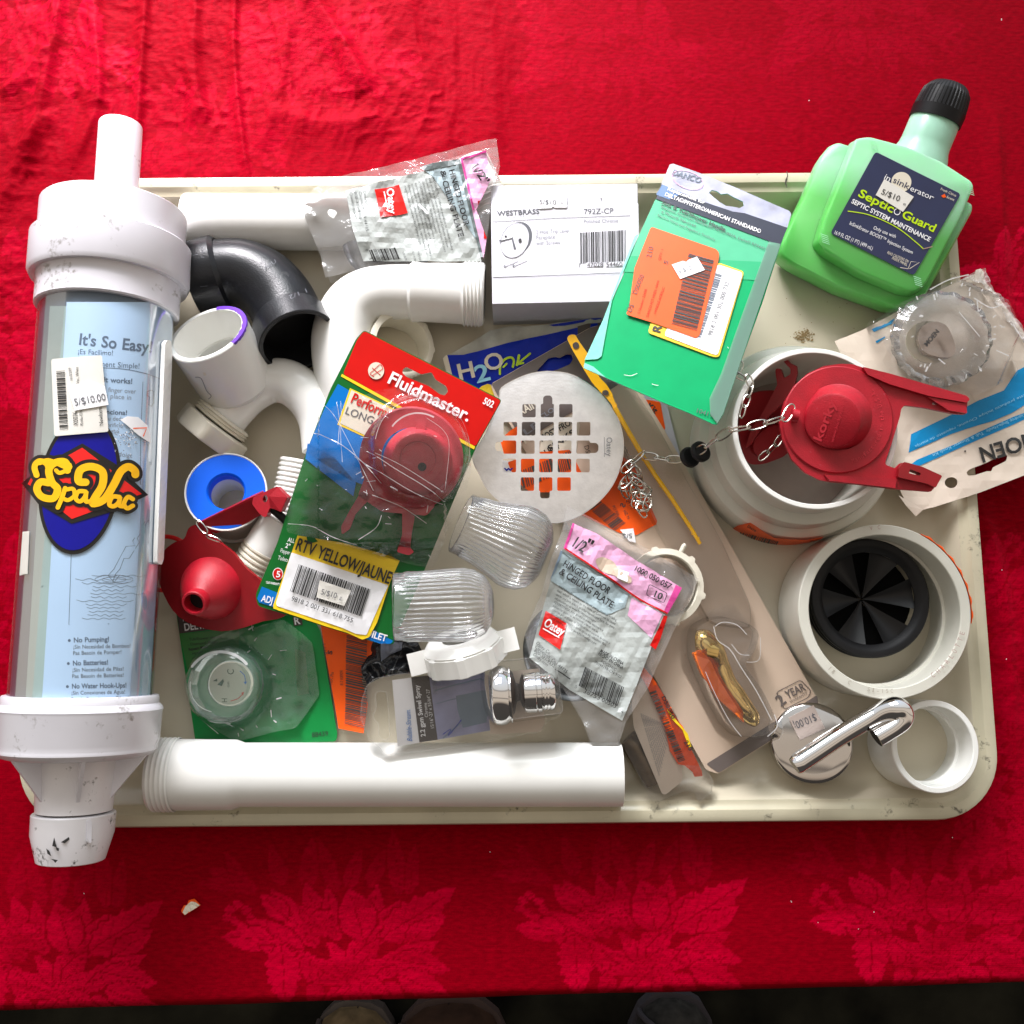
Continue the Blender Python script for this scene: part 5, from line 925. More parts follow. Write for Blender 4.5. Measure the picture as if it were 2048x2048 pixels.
def goldhandle():
    K = lambda *p: q(1150, 1000, S, *p); pl = Flat(0.030)
    root = thing("gold_handle", "orange and polished gold faucet lever under the blister on the beige card", "handle", P(1450, 1360, 0.018))
    b = MB(); path = [(*K(p)[0], z) for p, z in (((905, 1050), 0.026), ((960, 1060), 0.030), ((1030, 1150), 0.032), ((1080, 1240), 0.031), ((1140, 1370), 0.030), ((1210, 1480), 0.029), ((1270, 1570), 0.028), ((1330, 1640), 0.026), ((1360, 1690), 0.024))]
    sp = smoothpath(path, 4); rr = [0.004, 0.0085, 0.0095, 0.0075, 0.0068, 0.0074, 0.0072, 0.006, 0.003]; R = []
    for i in range(len(sp)): t = i / 4; a = int(min(t, 7)); R.append(rr[a] + (rr[a + 1] - rr[a]) * (t - a))
    b.tube([P(*p) for p in sp], R, "gold", n=24); b.build("gold_lever", root)
    b = MB(); b.slab(Warp(Flat(0.031), lambda x, y: 0.0015 * math.sin(x * 0.1)), rnd(K((875, 1150), (930, 1135), (1010, 1220), (1055, 1320), (1140, 1470), (1200, 1560), (1250, 1640), (1260, 1680), (1200, 1620), (1070, 1500), (940, 1320)), 5), "org", 0.008, 0.0085); b.build("orange_grip", root)
    b = MB(); o = rnd(K((860, 950), (960, 890), (1100, 875), (1260, 920), (1345, 985), (1310, 1130), (1230, 1220), (1380, 1450), (1470, 1660), (1440, 1760), (1290, 1790), (1180, 1780), (1080, 1680), (960, 1460), (850, 1200), (840, 1040)), 12)
    o2 = [tuple(Vector(p) + (Vector(K((1120, 1320))[0]) - Vector(p)).normalized() * 6) for p in densify(o, 10)]; base = densify(o, 10); f = Flat(0.0166)
    c_ = MB(); c_.loft([[f.pt(*p, 0) for p in base], [f.pt(*p, 0.023) for p in o2]], "edge"); w = Warp(f, crumple(0.0018, 20, 3)); c_.art(w, o2, "clear", 0.024, g=8, smooth=True); ww = Warp(f, lambda x, y: 0.0245); [c_.stroke(ww, K(*k), wd_, "glint", 0.0003) for k, wd_ in ((((1000, 960), (1060, 930), (1160, 950), (1230, 1020)), 1.6), (((990, 960), (1020, 1060), (1110, 1130), (1190, 1260), (1300, 1430), (1410, 1640)), 1.8), (((930, 1290), (1000, 1450), (1100, 1640), (1190, 1760)), 1.4), (((1230, 1220), (1320, 1200), (1330, 1040)), 1.2), (((1430, 1600), (1450, 1690), (1380, 1760)), 2.2), (((1120, 1090), (1180, 1160), (1250, 1170)), 1.4))]; oo = rnd(K((800, 1000), (870, 900), (1120, 790), (1200, 790), (1350, 980), (1320, 1150), (1480, 1640), (1460, 1780), (1200, 1840), (1060, 1740), (800, 1250)), 14); c_.art(Flat(0.0166), oo, "clear", 0.0006)  # glint strokes paint the highlights of the bubble
    c_.build("blister_dome", None, "clear rounded blister bubble covering the gold and orange lever", "blister")
goldhandle()
# white package with orange flag under the card
b = MB(); pl = Flat(0.009); s3 = 6.44; K = lambda *p: q(1050, 640, s3, *p)
root = thing("white_package", "pale package edge with an orange flag between beige card and white collar", "package", P(1320, 850, 0.005))
b.slab(pl, K((1250, 780), (1830, 1100), (1932, 1500), (2100, 2100), (1900, 2000), (1400, 1200)), "lil", 0.003); b.build("sleeve", root)
b = MB(); b.slab(pl, rnd(K((1480, 1010), (1740, 1060), (1805, 1400), (1770, 1450), (1730, 1430)), 3), "or_", 0.0003, 0.0006); b.text(pl, "Kit", *K((1550, 1140), (1670, 1220)), 14, "ink", 1, 0.0009); b.build("orange_flag", root)
# twist of wire under the strainer
b = MB(); b.tube([P(x, y, 0.0205) for x, y in ((1246, 888), (1262, 915), (1272, 935), (1258, 920), (1248, 900))], 0.0006, "wire", n=8); b.build("bent_wire", None, "short bent wire by the right edge of the round strainer", "wire")
# ================================================================ strainer
def strainer():
    pl = Plane((1098, 745, .034), (950, 917, .030), (1250, 900, .029)); K = lambda *p: q(870, 600, S, *p)
    out = K((845, 535), (1000, 550), (1130, 610), (1260, 710), (1350, 830), (1405, 960), (1425, 1110), (1400, 1260), (1340, 1400), (1240, 1520), (1110, 1620), (990, 1670), (880, 1685), (700, 1640), (540, 1560), (400, 1440), (330, 1310), (283, 1200), (310, 1120), (380, 1010), (440, 870), (480, 740), (500, 660), (620, 590), (730, 550))
    sp = smoothpath(out + [out[0]], 3)[:-1]; H = []
    rows = [(785, 885, [(660, 760), (798, 897), (937, 1038)]), (920, 1023, [(517, 620), (655, 757), (795, 897), (932, 1035), (1070, 1173)]), (1060, 1160, [(510, 613), (650, 752), (788, 890), (928, 1030), (1067, 1168)]), (1198, 1300, [(510, 612), (648, 750), (786, 888), (926, 1028), (1065, 1168)]), (1338, 1440, [(647, 748), (785, 886), (922, 1025)])]
    for ri, (y0, y1, cs) in enumerate(rows):
        for ci, (x0, x1) in enumerate(cs):
            h = [(x0, y0), (x1, y0), (x1, y1), (x0, y1)]
            if ri == 0 and ci == 1: h = [(x0, y0), (x0 + 18, y0), (x0 + 18, 735), (x0 + 35, 720), (x0 + 75, 720), (x0 + 88, 740), (x0 + 88, y0), (x1, y0), (x1, y1), (x0, y1)]
            if ri == 2 and ci == 0: h = [(x0, y0), (x1, y0), (x1, y1), (x0, y1), (x0, 1140), (x0 - 45, 1140), (x0 - 57, 1120), (x0 - 57, 1085), (x0 - 45, 1070), (x0, 1070)]
            if ri == 2 and ci == 4: h = [(x0, y0), (x1, y0), (x1, 1078), (x1 + 48, 1078), (x1 + 66, 1095), (x1 + 66, 1135), (x1 + 48, 1155), (x1, 1155), (x1, y1), (x0, y1)]
            if ri == 4 and ci == 1: h = [(x0, y0), (x1, y0), (x1, y1), (x1 - 20, y1), (x1 - 20, 1485), (x1 - 32, 1497), (x0 + 20, 1497), (x0 + 8, 1485), (x0 + 8, y1), (x0, y1)]
            H.append(rnd(K(*h), 3, 2))
    C = K((860, 1110))[0]
    w = Warp(pl, lambda x, y: -0.0010 * (math.hypot(x - C[0], y - C[1]) / 150) ** 3)
    b = MB(); b.slab(w, sp, "steel", 0.0009, holes=H, g=9, smooth=True, side="chrome")
    b.stroke(w, sp + [sp[0]], 1.2, "chrome", 0.0002, n=1)
    b.text(w, "Oatey", *K((1295, 1035), (1295, 1180)), 11, "zinc", 0, 0.0004); b.stroke(w, K((1278, 1035), (1278, 1185)), 0.8, "zinc", 0.0003, n=1)
    b.build("drain_strainer", None, "round brushed steel shower strainer with square holes in the middle of the tray", "strainer", sharp=30)
strainer()
# ================================================================ carded red flapper package
def fluid():
    pl = Plane((722, 665, .060), (996, 805, .046), (513, 1190, .048)); K = lambda *p: q(500, 640, S, *p); K3 = lambda *p: q(500, 900, S, *p)
    root = thing("carded_package", "red and green carded package with crinkled blister over a toilet flapper, left of centre", "package", P(750, 960, 0.03))
    out = rnd([(728, 660), (1004, 800), (952, 895), (786, 1290), (748, 1284), (516, 1212), (511, 1190), (555, 1085), (612, 905), (660, 780), (712, 678)], 7)
    hole = rnd(K((1155, 370), (1180, 355), (1240, 385), (1290, 410), (1370, 395), (1400, 450), (1480, 500), (1495, 540), (1470, 570), (1430, 560), (1350, 500), (1180, 430), (1150, 400)), 3)
    b = MB(); b.slab(pl, out, "grn", 0.0010, holes=[hole], side="paperw"); b.build("backing_card", root)
    b = MB(); b.art(pl, rnd([(728, 662), (1002, 801), (951, 893), (836, 832), (686, 748), (714, 680)], 6), "redp", 0.0003, holes=[hole])
    b.art(pl, [(684, 748), (836, 832), (950, 893), (948, 899), (834, 838), (682, 753)], "yel", 0.0005); b.art(pl, [(681, 755), (832, 840), (946, 901), (940, 915), (820, 852), (676, 768)], "grn", 0.0005)
    b.art(pl, [(676, 768), (820, 852), (895, 890), (880, 930), (840, 1010), (700, 960), (612, 905), (650, 815)], "blu", 0.0006); b.art(pl, K((435, 930), (640, 1040), (800, 1230), (780, 1330), (420, 1050)), "blu", 0.0006)
    b.art(pl, K((755, 515), (1150, 700), (1100, 850), (900, 900), (660, 790)), "yel", 0.0008); b.art(pl, K((765, 530), (1130, 705), (1085, 840), (890, 880), (680, 780)), "crm", 0.0010)
    T = lambda s_, a, c_, h, m="paperw", bo=1, kk=K, of=0.0013: b.text(pl, s_, *kk(a, c_), h, m, bo, of)
    T("Fluidmaster.", (1030, 470), (1645, 770), 24); T("502", (1752, 630), (1828, 665), 13); T("Perform", (755, 620), (1020, 740), 20, "redp", 1, K, 0.0014); T("LONG LIFE", (712, 705), (1080, 850), 15, "gink", 0)
    cx, cy = K((952, 385))[0]; b.art(pl, ell(cx, cy, 16, 17, n=30), "crm", 0.0010); b.stroke(pl, [(cx - 4, cy + 12), (cx - 12, cy + 6), (cx - 6, cy), (cx + 8, cy - 12), (cx + 13, cy - 4), (cx + 4, cy + 2), (cx - 8, cy + 10)], 1.3, "redp", 0.0013); b.stroke(pl, [(cx - 8, cy - 6), (cx + 9, cy + 9)], 1.3, "redp", 0.0013, n=1)
    b.art(pl, K3((90, 1030), (230, 1085), (900, 1340), (1080, 1440), (1060, 1462), (980, 1460), (180, 1185), (70, 1150), (55, 1120)), "blu", 0.0006)
    T("ADJ", (85, 1140), (170, 1160), 13, kk=K3); T("TOILET", (830, 1385), (1025, 1445), 13, kk=K3); T("ALL", (285, 690), (335, 702), 8, kk=K3); T("2\"", (265, 735), (300, 745), 9, kk=K3); T("Flapper", (228, 770), (300, 790), 8, bo=0, kk=K3); T("Toilets", (210, 825), (285, 845), 8, bo=0, kk=K3)
    cx, cy = K3((212, 935))[0]; b.art(pl, ell(cx, cy, 10.5, 12.5, n=24), "paperw", 0.0010); b.art(pl, ell(cx, cy, 9, 11, n=24), "redp", 0.0012); b.text(pl, "5", (cx - 4, cy + 6), (cx + 5, cy + 7), 12, "paperw", 1, 0.0014); T("YEAR WARRANTY", (120, 1005), (225, 1022), 4.5, kk=K3)
    b.build("card_print", root)
    b = MB(); w = Warp(pl, crumple(0.0008, 45, 8)); b.slab(w, K3((362, 645), (700, 700), (1060, 800), (1130, 835), (1060, 990), (960, 1300), (900, 1410), (850, 1430), (740, 1380), (560, 1325), (180, 1195), (178, 1170), (270, 900)), "yel", 0.0003, 0.0016, g=14)
    b.art(w, rnd(K3((315, 772), (1045, 1020), (985, 1150), (880, 1395), (800, 1385), (700, 1340), (205, 1175), (200, 1150)), 3), "paperw", 0.0020, g=14)
    b.text(w, "RTV YELLOW/JAUNE", *K3((340, 748), (1050, 1010)), 24, "ink", 1, 0.0024); b.bars(w, K3((305, 1065))[0], K3((845, 1255))[0], (18, -54), "ink", 44, 3, 0.0024); b.text(w, "9818 2 001 331 618 755", *K3((312, 1132), (775, 1302)), 9.5, "ink", 0, 0.0024)
    b.art(w, K3((430, 655), (480, 650), (515, 690), (440, 710)), "grn", 0.0024); b.build("barcode_sticker", root)
    b = MB(); b.slab(w, K3((530, 980), (765, 1060), (715, 1175), (505, 1110)), "paper", 0.0003, 0.0040, g=8); b.text(w, "5/$10", *K3((535, 1085), (655, 1118)), 11, "gink", 0, 0.0042); b.text(w, "ea", *K3((690, 1135), (700, 1105)), 6, "gink", 0, 0.0042); b.build("price_sticker", root)
    # blister: big clear dome + cellophane
    bl = rnd([(712, 808), (745, 792), (800, 782), (860, 795), (905, 830), (935, 880), (942, 940), (925, 1010), (895, 1060), (872, 1130), (862, 1138), (790, 1120), (690, 1090), (575, 1065), (580, 1020), (612, 905), (640, 830)], 10)
    def f(x, y):
        d = math.hypot((x - 838) / 100, (y - 905) / 110); v = 0.032 if d < 0.85 else 0.032 * max(0, 1 - (d - 0.85) * 3.5); v = max(v, 0.0155 * min(1, max(0, (1120 - y) / 40)) * (1 if 640 < x < 890 else 0.4)); return v + 0.0022 * noise.noise(Vector((x / 30, y / 30, 2))) * (1 if d > 0.8 else 0.15) + 0.001 * noise.noise(Vector((x / 11, y / 11, 4))) * (1 if d > 0.9 else 0)
    b = MB(); W2 = Warp(pl, f); b.art(W2, bl, "crin", 0.0016, g=6, smooth=True); b.build("blister", root, sharp=60)
    # glints along the cellophane creases, painted as whitish strokes
    b = MB(); r9 = random.Random(11)
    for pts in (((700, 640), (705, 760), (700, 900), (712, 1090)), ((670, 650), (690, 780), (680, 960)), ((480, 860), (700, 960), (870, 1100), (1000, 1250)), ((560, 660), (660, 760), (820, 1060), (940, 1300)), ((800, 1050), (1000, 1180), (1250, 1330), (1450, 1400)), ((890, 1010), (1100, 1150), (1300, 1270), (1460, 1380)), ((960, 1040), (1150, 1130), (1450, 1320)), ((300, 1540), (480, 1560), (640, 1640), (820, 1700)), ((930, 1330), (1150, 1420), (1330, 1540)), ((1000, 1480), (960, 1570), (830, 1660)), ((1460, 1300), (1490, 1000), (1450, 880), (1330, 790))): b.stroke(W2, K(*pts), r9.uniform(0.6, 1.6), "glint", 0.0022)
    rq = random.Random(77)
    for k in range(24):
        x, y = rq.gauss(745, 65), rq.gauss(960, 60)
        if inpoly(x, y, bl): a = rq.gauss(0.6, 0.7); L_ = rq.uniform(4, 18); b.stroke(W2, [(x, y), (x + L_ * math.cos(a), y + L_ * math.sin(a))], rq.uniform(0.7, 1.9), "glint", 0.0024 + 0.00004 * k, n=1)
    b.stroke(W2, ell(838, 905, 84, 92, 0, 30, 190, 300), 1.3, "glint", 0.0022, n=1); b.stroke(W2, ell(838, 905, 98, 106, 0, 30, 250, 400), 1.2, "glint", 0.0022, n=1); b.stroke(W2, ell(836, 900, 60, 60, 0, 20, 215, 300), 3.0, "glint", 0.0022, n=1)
    b.build("film_glints", root)
fluid()
def flap_in():
    K = lambda *p: q(500, 640, S, *p); root = thing("rose_flapper", "rosy red toilet flapper sealed under the blister of the carded package", "flapper", P(820, 920, 0.05)); pl = Plane((722, 665, .062), (996, 805, .048), (513, 1190, .050))
    n = pl.n; c = pl.pt(*K((1220, 1050))[0]); b = MB(); b.lathe(c + n * 0.010, -n, [(0, 0.020), (-0.0004, 0.033), (0.001, 0.0345), (0.004, 0.0345), (0.006, 0.030)], "pink", n=64); b.build("disc", root)
    b = MB(); c2 = pl.pt(*K((1265, 1075))[0]); b.lathe(c2 + n * 0.010, -n, [(0.0, 0.023), (-0.004, 0.0215), (-0.012, 0.0185), (-0.0145, 0.0165), (-0.0148, 0.0145), (-0.0142, 0.0118), (-0.0134, 0.0114), (-0.0134, 0.0)], "pink", n=56); b.disc(pl.pt(*K((1297, 1130))[0], 0.0240), n, 0.0028, "rubk"); b.build("dome", root)
    b = MB(); b.slab(pl, K((1262, 770), (1300, 760), (1325, 800), (1320, 850), (1250, 850)), "pink", 0.003, 0.016); b.build("hook", root)
    for s_ in (K((850, 1290), (930, 1330), (800, 1470), (760, 1580), (700, 1620), (695, 1560), (760, 1440)), K((1150, 1450), (1245, 1480), (1220, 1620), (1210, 1720), (1240, 1750), (1200, 1775), (1110, 1750), (1150, 1620))): b = MB(); b.slab(pl, rnd(s_, 4), "pink", 0.004, 0.009); b.build("arm", root)
    b = MB(); b.slab(pl, rnd(K((870, 1200), (1400, 1400), (1330, 1480), (1000, 1450), (820, 1330)), 6), "pink", 0.003, 0.009); b.build("bridge", root)
flap_in()
# ================================================================ red cone flapper at the left
def coneflap():
    s5 = 4.83; K = lambda *p: q(300, 850, s5, *p); pl = Plane((310, 1130, .030), (420, 1060, .046), (480, 1250, .034))
    root = thing("cone_flapper", "red rubber flapper with a cone spout lying against the vacuum tube over the tape roll", "flapper", P(430, 1160, 0.02))
    out = K((78, 1330), (110, 1250), (180, 1175), (260, 1125), (320, 1110), (355, 1070), (380, 1000), (430, 965), (500, 960), (560, 1010), (640, 1100), (700, 1150), (800, 1230), (850, 1290), (930, 1390), (1060, 1500), (1200, 1640), (1310, 1800), (1300, 1840), (1220, 1880), (1080, 1900), (900, 1960), (700, 1990), (500, 1950), (350, 1890), (230, 1790), (140, 1640), (80, 1470))
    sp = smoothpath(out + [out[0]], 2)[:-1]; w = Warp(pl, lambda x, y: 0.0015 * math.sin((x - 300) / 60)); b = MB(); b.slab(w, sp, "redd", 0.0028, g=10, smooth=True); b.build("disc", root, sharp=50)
    A = pl.pt(*K((600, 1580))[0], -0.001); B = P(*K((420, 1725))[0], 0.0640); d = (B - A).normalized(); L = (B - A).length
    b = MB(); b.lathe(A, d, [(0, 0.0222), (L * 0.08, 0.0218), (L * 0.25, 0.0195), (L * 0.45, 0.0165), (L * 0.60, 0.0130), (L * 0.70, 0.0094), (L * 0.76, 0.0080), (L - 0.0006, 0.0082), (L, 0.0076), (L, 0.0064), (L * 0.6, 0.0060)], "red", n=56); b.disc(A + d * L * 0.72, d, 0.0064, "rubk"); b.build("cone", root)
    pa = Plane((400, 1046, .050), (560, 975, .058), (410, 1060, .040)); b = MB()
    top = K((465, 945), (700, 830), (1000, 695), (1225, 592)); bot = K((560, 1030), (700, 1030), (900, 960), (1075, 870))
    b.slab(Plane((400, 1046, .050), (555, 973, .056), (440, 1066, .044)), K((470, 950), (1000, 690), (1090, 650), (1120, 720), (1075, 780), (1090, 860), (900, 965), (640, 1045), (560, 1030)), "redd", 0.003); b.stroke(Plane((400, 1046, .0505), (555, 973, .0565), (440, 1066, .0445)), K((470, 945), (700, 835), (1000, 700)), 3, "red", 0.0012, n=1); b.build("arm", root)
    b = MB(); pc = Plane((520, 990, .057), (560, 975, .058), (530, 1030, .055)); b.slab(pc, rnd(K((1000, 695), (1225, 592), (1330, 700), (1265, 842), (1205, 815), (1155, 800), (1125, 880), (1100, 892), (1050, 850), (985, 760)), 2), "red", 0.010, holes=[ell(*K((1112, 712))[0], 5, 7.5, 10, n=14)])
    b.add([pc.pt(*K((1155, 690))[0], 0.002), pc.pt(*K((1235, 600))[0], 0.0002), pc.pt(*K((1325, 700))[0], 0.0002), pc.pt(*K((1258, 835))[0], 0.0002), pc.pt(*K((1160, 790))[0], 0.0002)], [(0, 1, 2), (0, 2, 3), (0, 3, 4)], "red"); b.build("clip", root)
    b = MB(); b.tube([P(*K((1150, 780))[0], .050), P(*K((1240, 860))[0], .048), P(*K((1350, 960))[0], .046)], 0.0028, "rubk", n=12); b.build("pivot_rod", root)
    b = MB(); ch = K((460, 915), (480, 960), (520, 1010), (560, 1050), (610, 1095), (650, 1110), (690, 1130)); chain(b, [(x, y, .054) for x, y in ch], 0.0055, 0.0019, 0.0005); b.build("chain", root)
def link(b, c, d, up, ln, wd, th, m="wire"):
    d = d.normalized(); s_ = d.cross(up).normalized(); pts = []
    for i in range(17):
        a = 2 * math.pi * i / 16; x, y = math.cos(a), math.sin(a); x = math.copysign(abs(x) ** 0.7, x); pts.append(c + d * x * ln + s_ * y * wd)
    b.tube(pts, th, m, n=6, caps=False)
def chain(b, pts, ln, wd, th, m="wire"):
    P3 = [P(*p) for p in pts]; seg = []; acc = 0
    L = [0]
    for i in range(len(P3) - 1): L.append(L[-1] + (P3[i + 1] - P3[i]).length)
    step = ln * 1.45; n = max(2, int(L[-1] / step)); up = Vector((0, 0, 1))
    for k in range(n):
        s_ = L[-1] * (k + 0.5) / n; i = max(j for j in range(len(L)) if L[j] <= s_); i = min(i, len(P3) - 2); d = P3[i + 1] - P3[i]; c = P3[i] + d * ((s_ - L[i]) / max(d.length, 1e-6))
        r = d.cross(up).normalized() if d.cross(up).length > 1e-5 else Vector((1, 0, 0)); u = up if k % 2 == 0 else (r * 0.75 + up * 0.55)
        link(b, c, d, u, ln, wd, th, m)
coneflap()
# ================================================================ korky flapper on the collar
def korky():
    K = lambda *p: q(1536, 500, S, *p); pl = Plane((1671, 745, .090), (1560, 850, .084), (1770, 960, .086))
    root = thing("red_flapper", "bright red toilet flapper with two arms lying across the white collar, chain attached", "flapper", P(1680, 850, 0.08), "red flappers in the white collar")
    out = K((550, 858), (640, 862), (720, 888), (900, 940), (1200, 1040), (1480, 1108), (1508, 1135), (1495, 1240), (1400, 1235), (1180, 1190), (1030, 1172), (1005, 1200), (995, 1260), (930, 1470), (885, 1600), (890, 1622), (960, 1648), (1005, 1605), (1050, 1612), (1140, 1642), (1290, 1710), (1292, 1750), (1230, 1825), (1100, 1815), (950, 1805), (680, 1770), (480, 1752), (390, 1735), (280, 1680), (180, 1580), (110, 1430), (88, 1300), (120, 1150), (200, 1020), (300, 930), (420, 875))
    hole = rnd(K((1050, 1660), (1130, 1690), (1125, 1710), (1040, 1690)), 2)
    b = MB(); b.slab(pl, rnd(out, 3, 2), "red", 0.0032, holes=[hole, K((1240, 1150), (1380, 1175), (1380, 1185), (1240, 1165))], g=16); b.build("body_plate", root)
    n = pl.n; c = pl.pt(*K((520, 1282))[0]); b = MB(); b.lathe(c, n, [(0.0, 0.0345), (0.0012, 0.0345), (0.0018, 0.0338), (0.0018, 0.020)], "red", n=72); b.build("sealing_disc", root)
    b = MB(); c2 = pl.pt(*K((515, 1268))[0], 0.0017); c3 = P(*K((482, 1290))[0], 0.101); d = (c3 - c2).normalized(); L = (c3 - c2).length
    b.lathe(c2, d, [(0, 0.0215), (L * 0.1, 0.0205), (L * 0.8, 0.0180), (L * 0.95, 0.0170), (L, 0.0155), (L + 0.0001, 0.0)], "red", n=56)
    f = Flat(0.1); f.a = c3.copy(); f.n = d.copy(); lm = mat("raised_red_letters", (0.62, 0.03, 0.05), 0.3); b.text(f, "korky", *K((400, 1450), (520, 1150)), 17, lm, 1, 0.0006); b.text(f, "www.korky.com", *K((495, 1450), (580, 1165)), 6, lm, 0, 0.0006); b.build("dome", root)
    lt = MB(); cc = K((520, 1282))[0]
    for s_, a0, a1, h, r in (("Manufactured in the U.S.A.", 72, -42, 9, 92),):
        for i, ch in enumerate(s_):
            if ch != " ": a = rad(a0 + (a1 - a0) * (i + .5) / len(s_)); x, y = cc[0] + r * math.cos(a), cc[1] + r * math.sin(a); tx, ty = math.sin(a), -math.cos(a); lt.text(pl, ch, (x - tx * 3, y - ty * 3), (x + tx * 3, y + ty * 3), h, lm, 0, 0.0022)
    lt.build("raised_lettering", root)
    b = MB(); b.slab(pl, rnd(K((700, 890), (900, 940), (1480, 1108), (1505, 1135), (1480, 1160), (1200, 1110), (900, 1020), (740, 950)), 3), "red", 0.004, 0.0042); b.slab(pl, rnd(K((1190, 1112), (1480, 1165), (1490, 1238), (1350, 1215)), 3), "red", 0.005, 0.003); b.build("upper_arm", root)
    b = MB(); b.slab(pl, rnd(K((970, 1650), (1005, 1605), (1140, 1642), (1290, 1710), (1240, 1800), (1180, 1770), (960, 1720)), 3), "redd", 0.005, 0.0060, holes=[hole]); b.slab(pl, K((420, 1700), (700, 1715), (960, 1730), (950, 1800), (680, 1768), (460, 1745)), "red", 0.003, 0.0030); b.build("lower_arm", root)
    b = MB(); z = .092; b.tube([P(1596, 833, z), P(1583, 830, z)], 0.0042, "red", n=16); b.build("chain_post", root)
    K3 = lambda *p: q(1300, 600, S, *p)
    b = MB(); chain(b, [(*K3(p)[0], zz) for p, zz in (((1075, 800), .092), ((1030, 880), .093), ((900, 920), .088), ((740, 960), .088), ((600, 985), .085), ((500, 1050), .078), ((400, 1120), .068), ((350, 1150), .060))], 0.0068, 0.0027, 0.00055)
    b.build("chain", root); b = MB(); chain(b, [(*K3(p)[0], zz) for p, zz in (((230, 1205), .046), ((110, 1200), .040), ((0, 1180), .034), ((-70, 1170), .032), ((-200, 1290), .030))], 0.0062, 0.0026, 0.00055)
    r1 = random.Random(6); K8 = lambda *p: q(1180, 850, 6.44, *p)
    for x, y in ((560, 560), (600, 640), (470, 720), (540, 740), (590, 700), (620, 760), (450, 840), (520, 880), (590, 880), (600, 960), (650, 930), (700, 870), (720, 960), (640, 1040), (700, 1050), (740, 1010), (660, 1090), (560, 620), (700, 820), (480, 800)): a = r1.uniform(0, 3.1); link(b, P(*K8((x, y))[0], 0.026 + r1.uniform(-.003, .004)), Vector((math.cos(a), math.sin(a), r1.uniform(-.3, .3))), Vector((r1.uniform(-.5, .5), r1.uniform(-.5, .5), 1)), 0.0062, 0.0028, 0.00055)
    b.build("chain", root)
    for nm, (x, y, zz) in (("float_disc", (366, 1155, .055)), ("float_disc", (285, 1197, .046))): b = MB(); c = P(*K3((x, y))[0], zz); b.lathe(c, Vector((0.4, 0.2, 0.9)), [(0, 0.0), (0, 0.0062), (0.0012, 0.0072), (0.0035, 0.0072), (0.0045, 0.006), (0.0045, 0)], "rubk", n=36); b.build(nm, root)
korky()
def korky2():
    K = lambda *p: q(1300, 600, S, *p); root = thing("dark_flapper", "darker red flapper standing inside the white collar under the bright one, strap pointing up", "flapper", P(1530, 850, 0.02), "red flappers in the white collar")
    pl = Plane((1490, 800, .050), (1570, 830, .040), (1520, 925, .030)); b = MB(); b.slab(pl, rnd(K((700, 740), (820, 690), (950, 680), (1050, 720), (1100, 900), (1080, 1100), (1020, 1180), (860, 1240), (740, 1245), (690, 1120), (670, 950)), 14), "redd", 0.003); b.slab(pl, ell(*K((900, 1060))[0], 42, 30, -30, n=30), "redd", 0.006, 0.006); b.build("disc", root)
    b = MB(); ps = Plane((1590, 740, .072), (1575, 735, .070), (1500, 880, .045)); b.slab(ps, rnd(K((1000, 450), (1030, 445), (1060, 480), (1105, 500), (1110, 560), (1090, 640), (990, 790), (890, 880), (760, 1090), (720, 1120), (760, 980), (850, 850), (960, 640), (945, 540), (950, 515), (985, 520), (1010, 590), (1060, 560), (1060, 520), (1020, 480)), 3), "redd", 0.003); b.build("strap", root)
    b = MB(); chain(b, [(*K(p)[0], .083) for p in ((690, 475), (650, 560), (700, 590), (750, 610), (765, 650), (735, 740), (705, 820), (690, 880))], 0.0045, 0.002, 0.0005); b.build("chain", root); b = MB(); chain(b, [(*K(p)[0], .050) for p in ((830, 1200), (900, 1140), (960, 1080), (990, 1030))], 0.0045, 0.002, 0.0005); b.build("chain", root)
korky2()
# ================================================================ acrylic knobs
def recalc(o):
    import bmesh
    bm = bmesh.new(); bm.from_mesh(o.data); bmesh.ops.remove_doubles(bm, verts=bm.verts, dist=1e-7); bmesh.ops.recalc_face_normals(bm, faces=bm.faces); bm.to_mesh(o.data); bm.free()
def knob(A, B, r0, r1, lab):
    d = (B - A).normalized(); L = (B - A).length; fl = lambda a, t, j: 1 + (0.022 * math.cos(a * 44) if 0.006 < t < L * 0.93 and j >= 3 and j < 14 else 0)
    out = [(0.0, r0 - 0.0020), (0, r0 - 0.0004), (0.001, r0), (0.006, r0), (0.009, r0 + 0.0003)] + [(0.010 + (L * 0.62 - 0.010) * k / 4, r0 + (r1 - r0) * (k / 4) ** 1.3) for k in range(1, 5)]
    out += [(L * 0.72, r1 * 1.0), (L * 0.82, r1 * 0.95), (L * 0.92, r1 * 0.80), (L * 0.97, r1 * 0.62), (L, r1 * 0.45), (L, 0.0001)]
    inn = [(L * 0.86, 0.0001), (L * 0.86, r1 * 0.35), (L * 0.80, r1 * 0.55), (L * 0.62, r1 - 0.0045), (0.010, r0 - 0.0030), (0.0, r0 - 0.0020)]
    b = MB(); b.lathe(A, d, out, "acry", n=220, fn=fl); b.lathe(A, d, [(0.0, r0 - 0.0026), (0.0, r0 - 0.0004)], "edge", n=80); o = b.build("acrylic_knob", None, lab, "faucet knob", "clear fluted faucet knobs", sharp=80); recalc(o)
knob(P(922, 1046, .034), P(1092, 1118, .036), 0.0215, 0.0285, "clear fluted knob nearer the strainer, tilted down to the right")
knob(P(786, 1214, .066), P(984, 1208, .056), 0.0220, 0.0236, "clear fluted knob lying level, its open mouth over the word toilet")
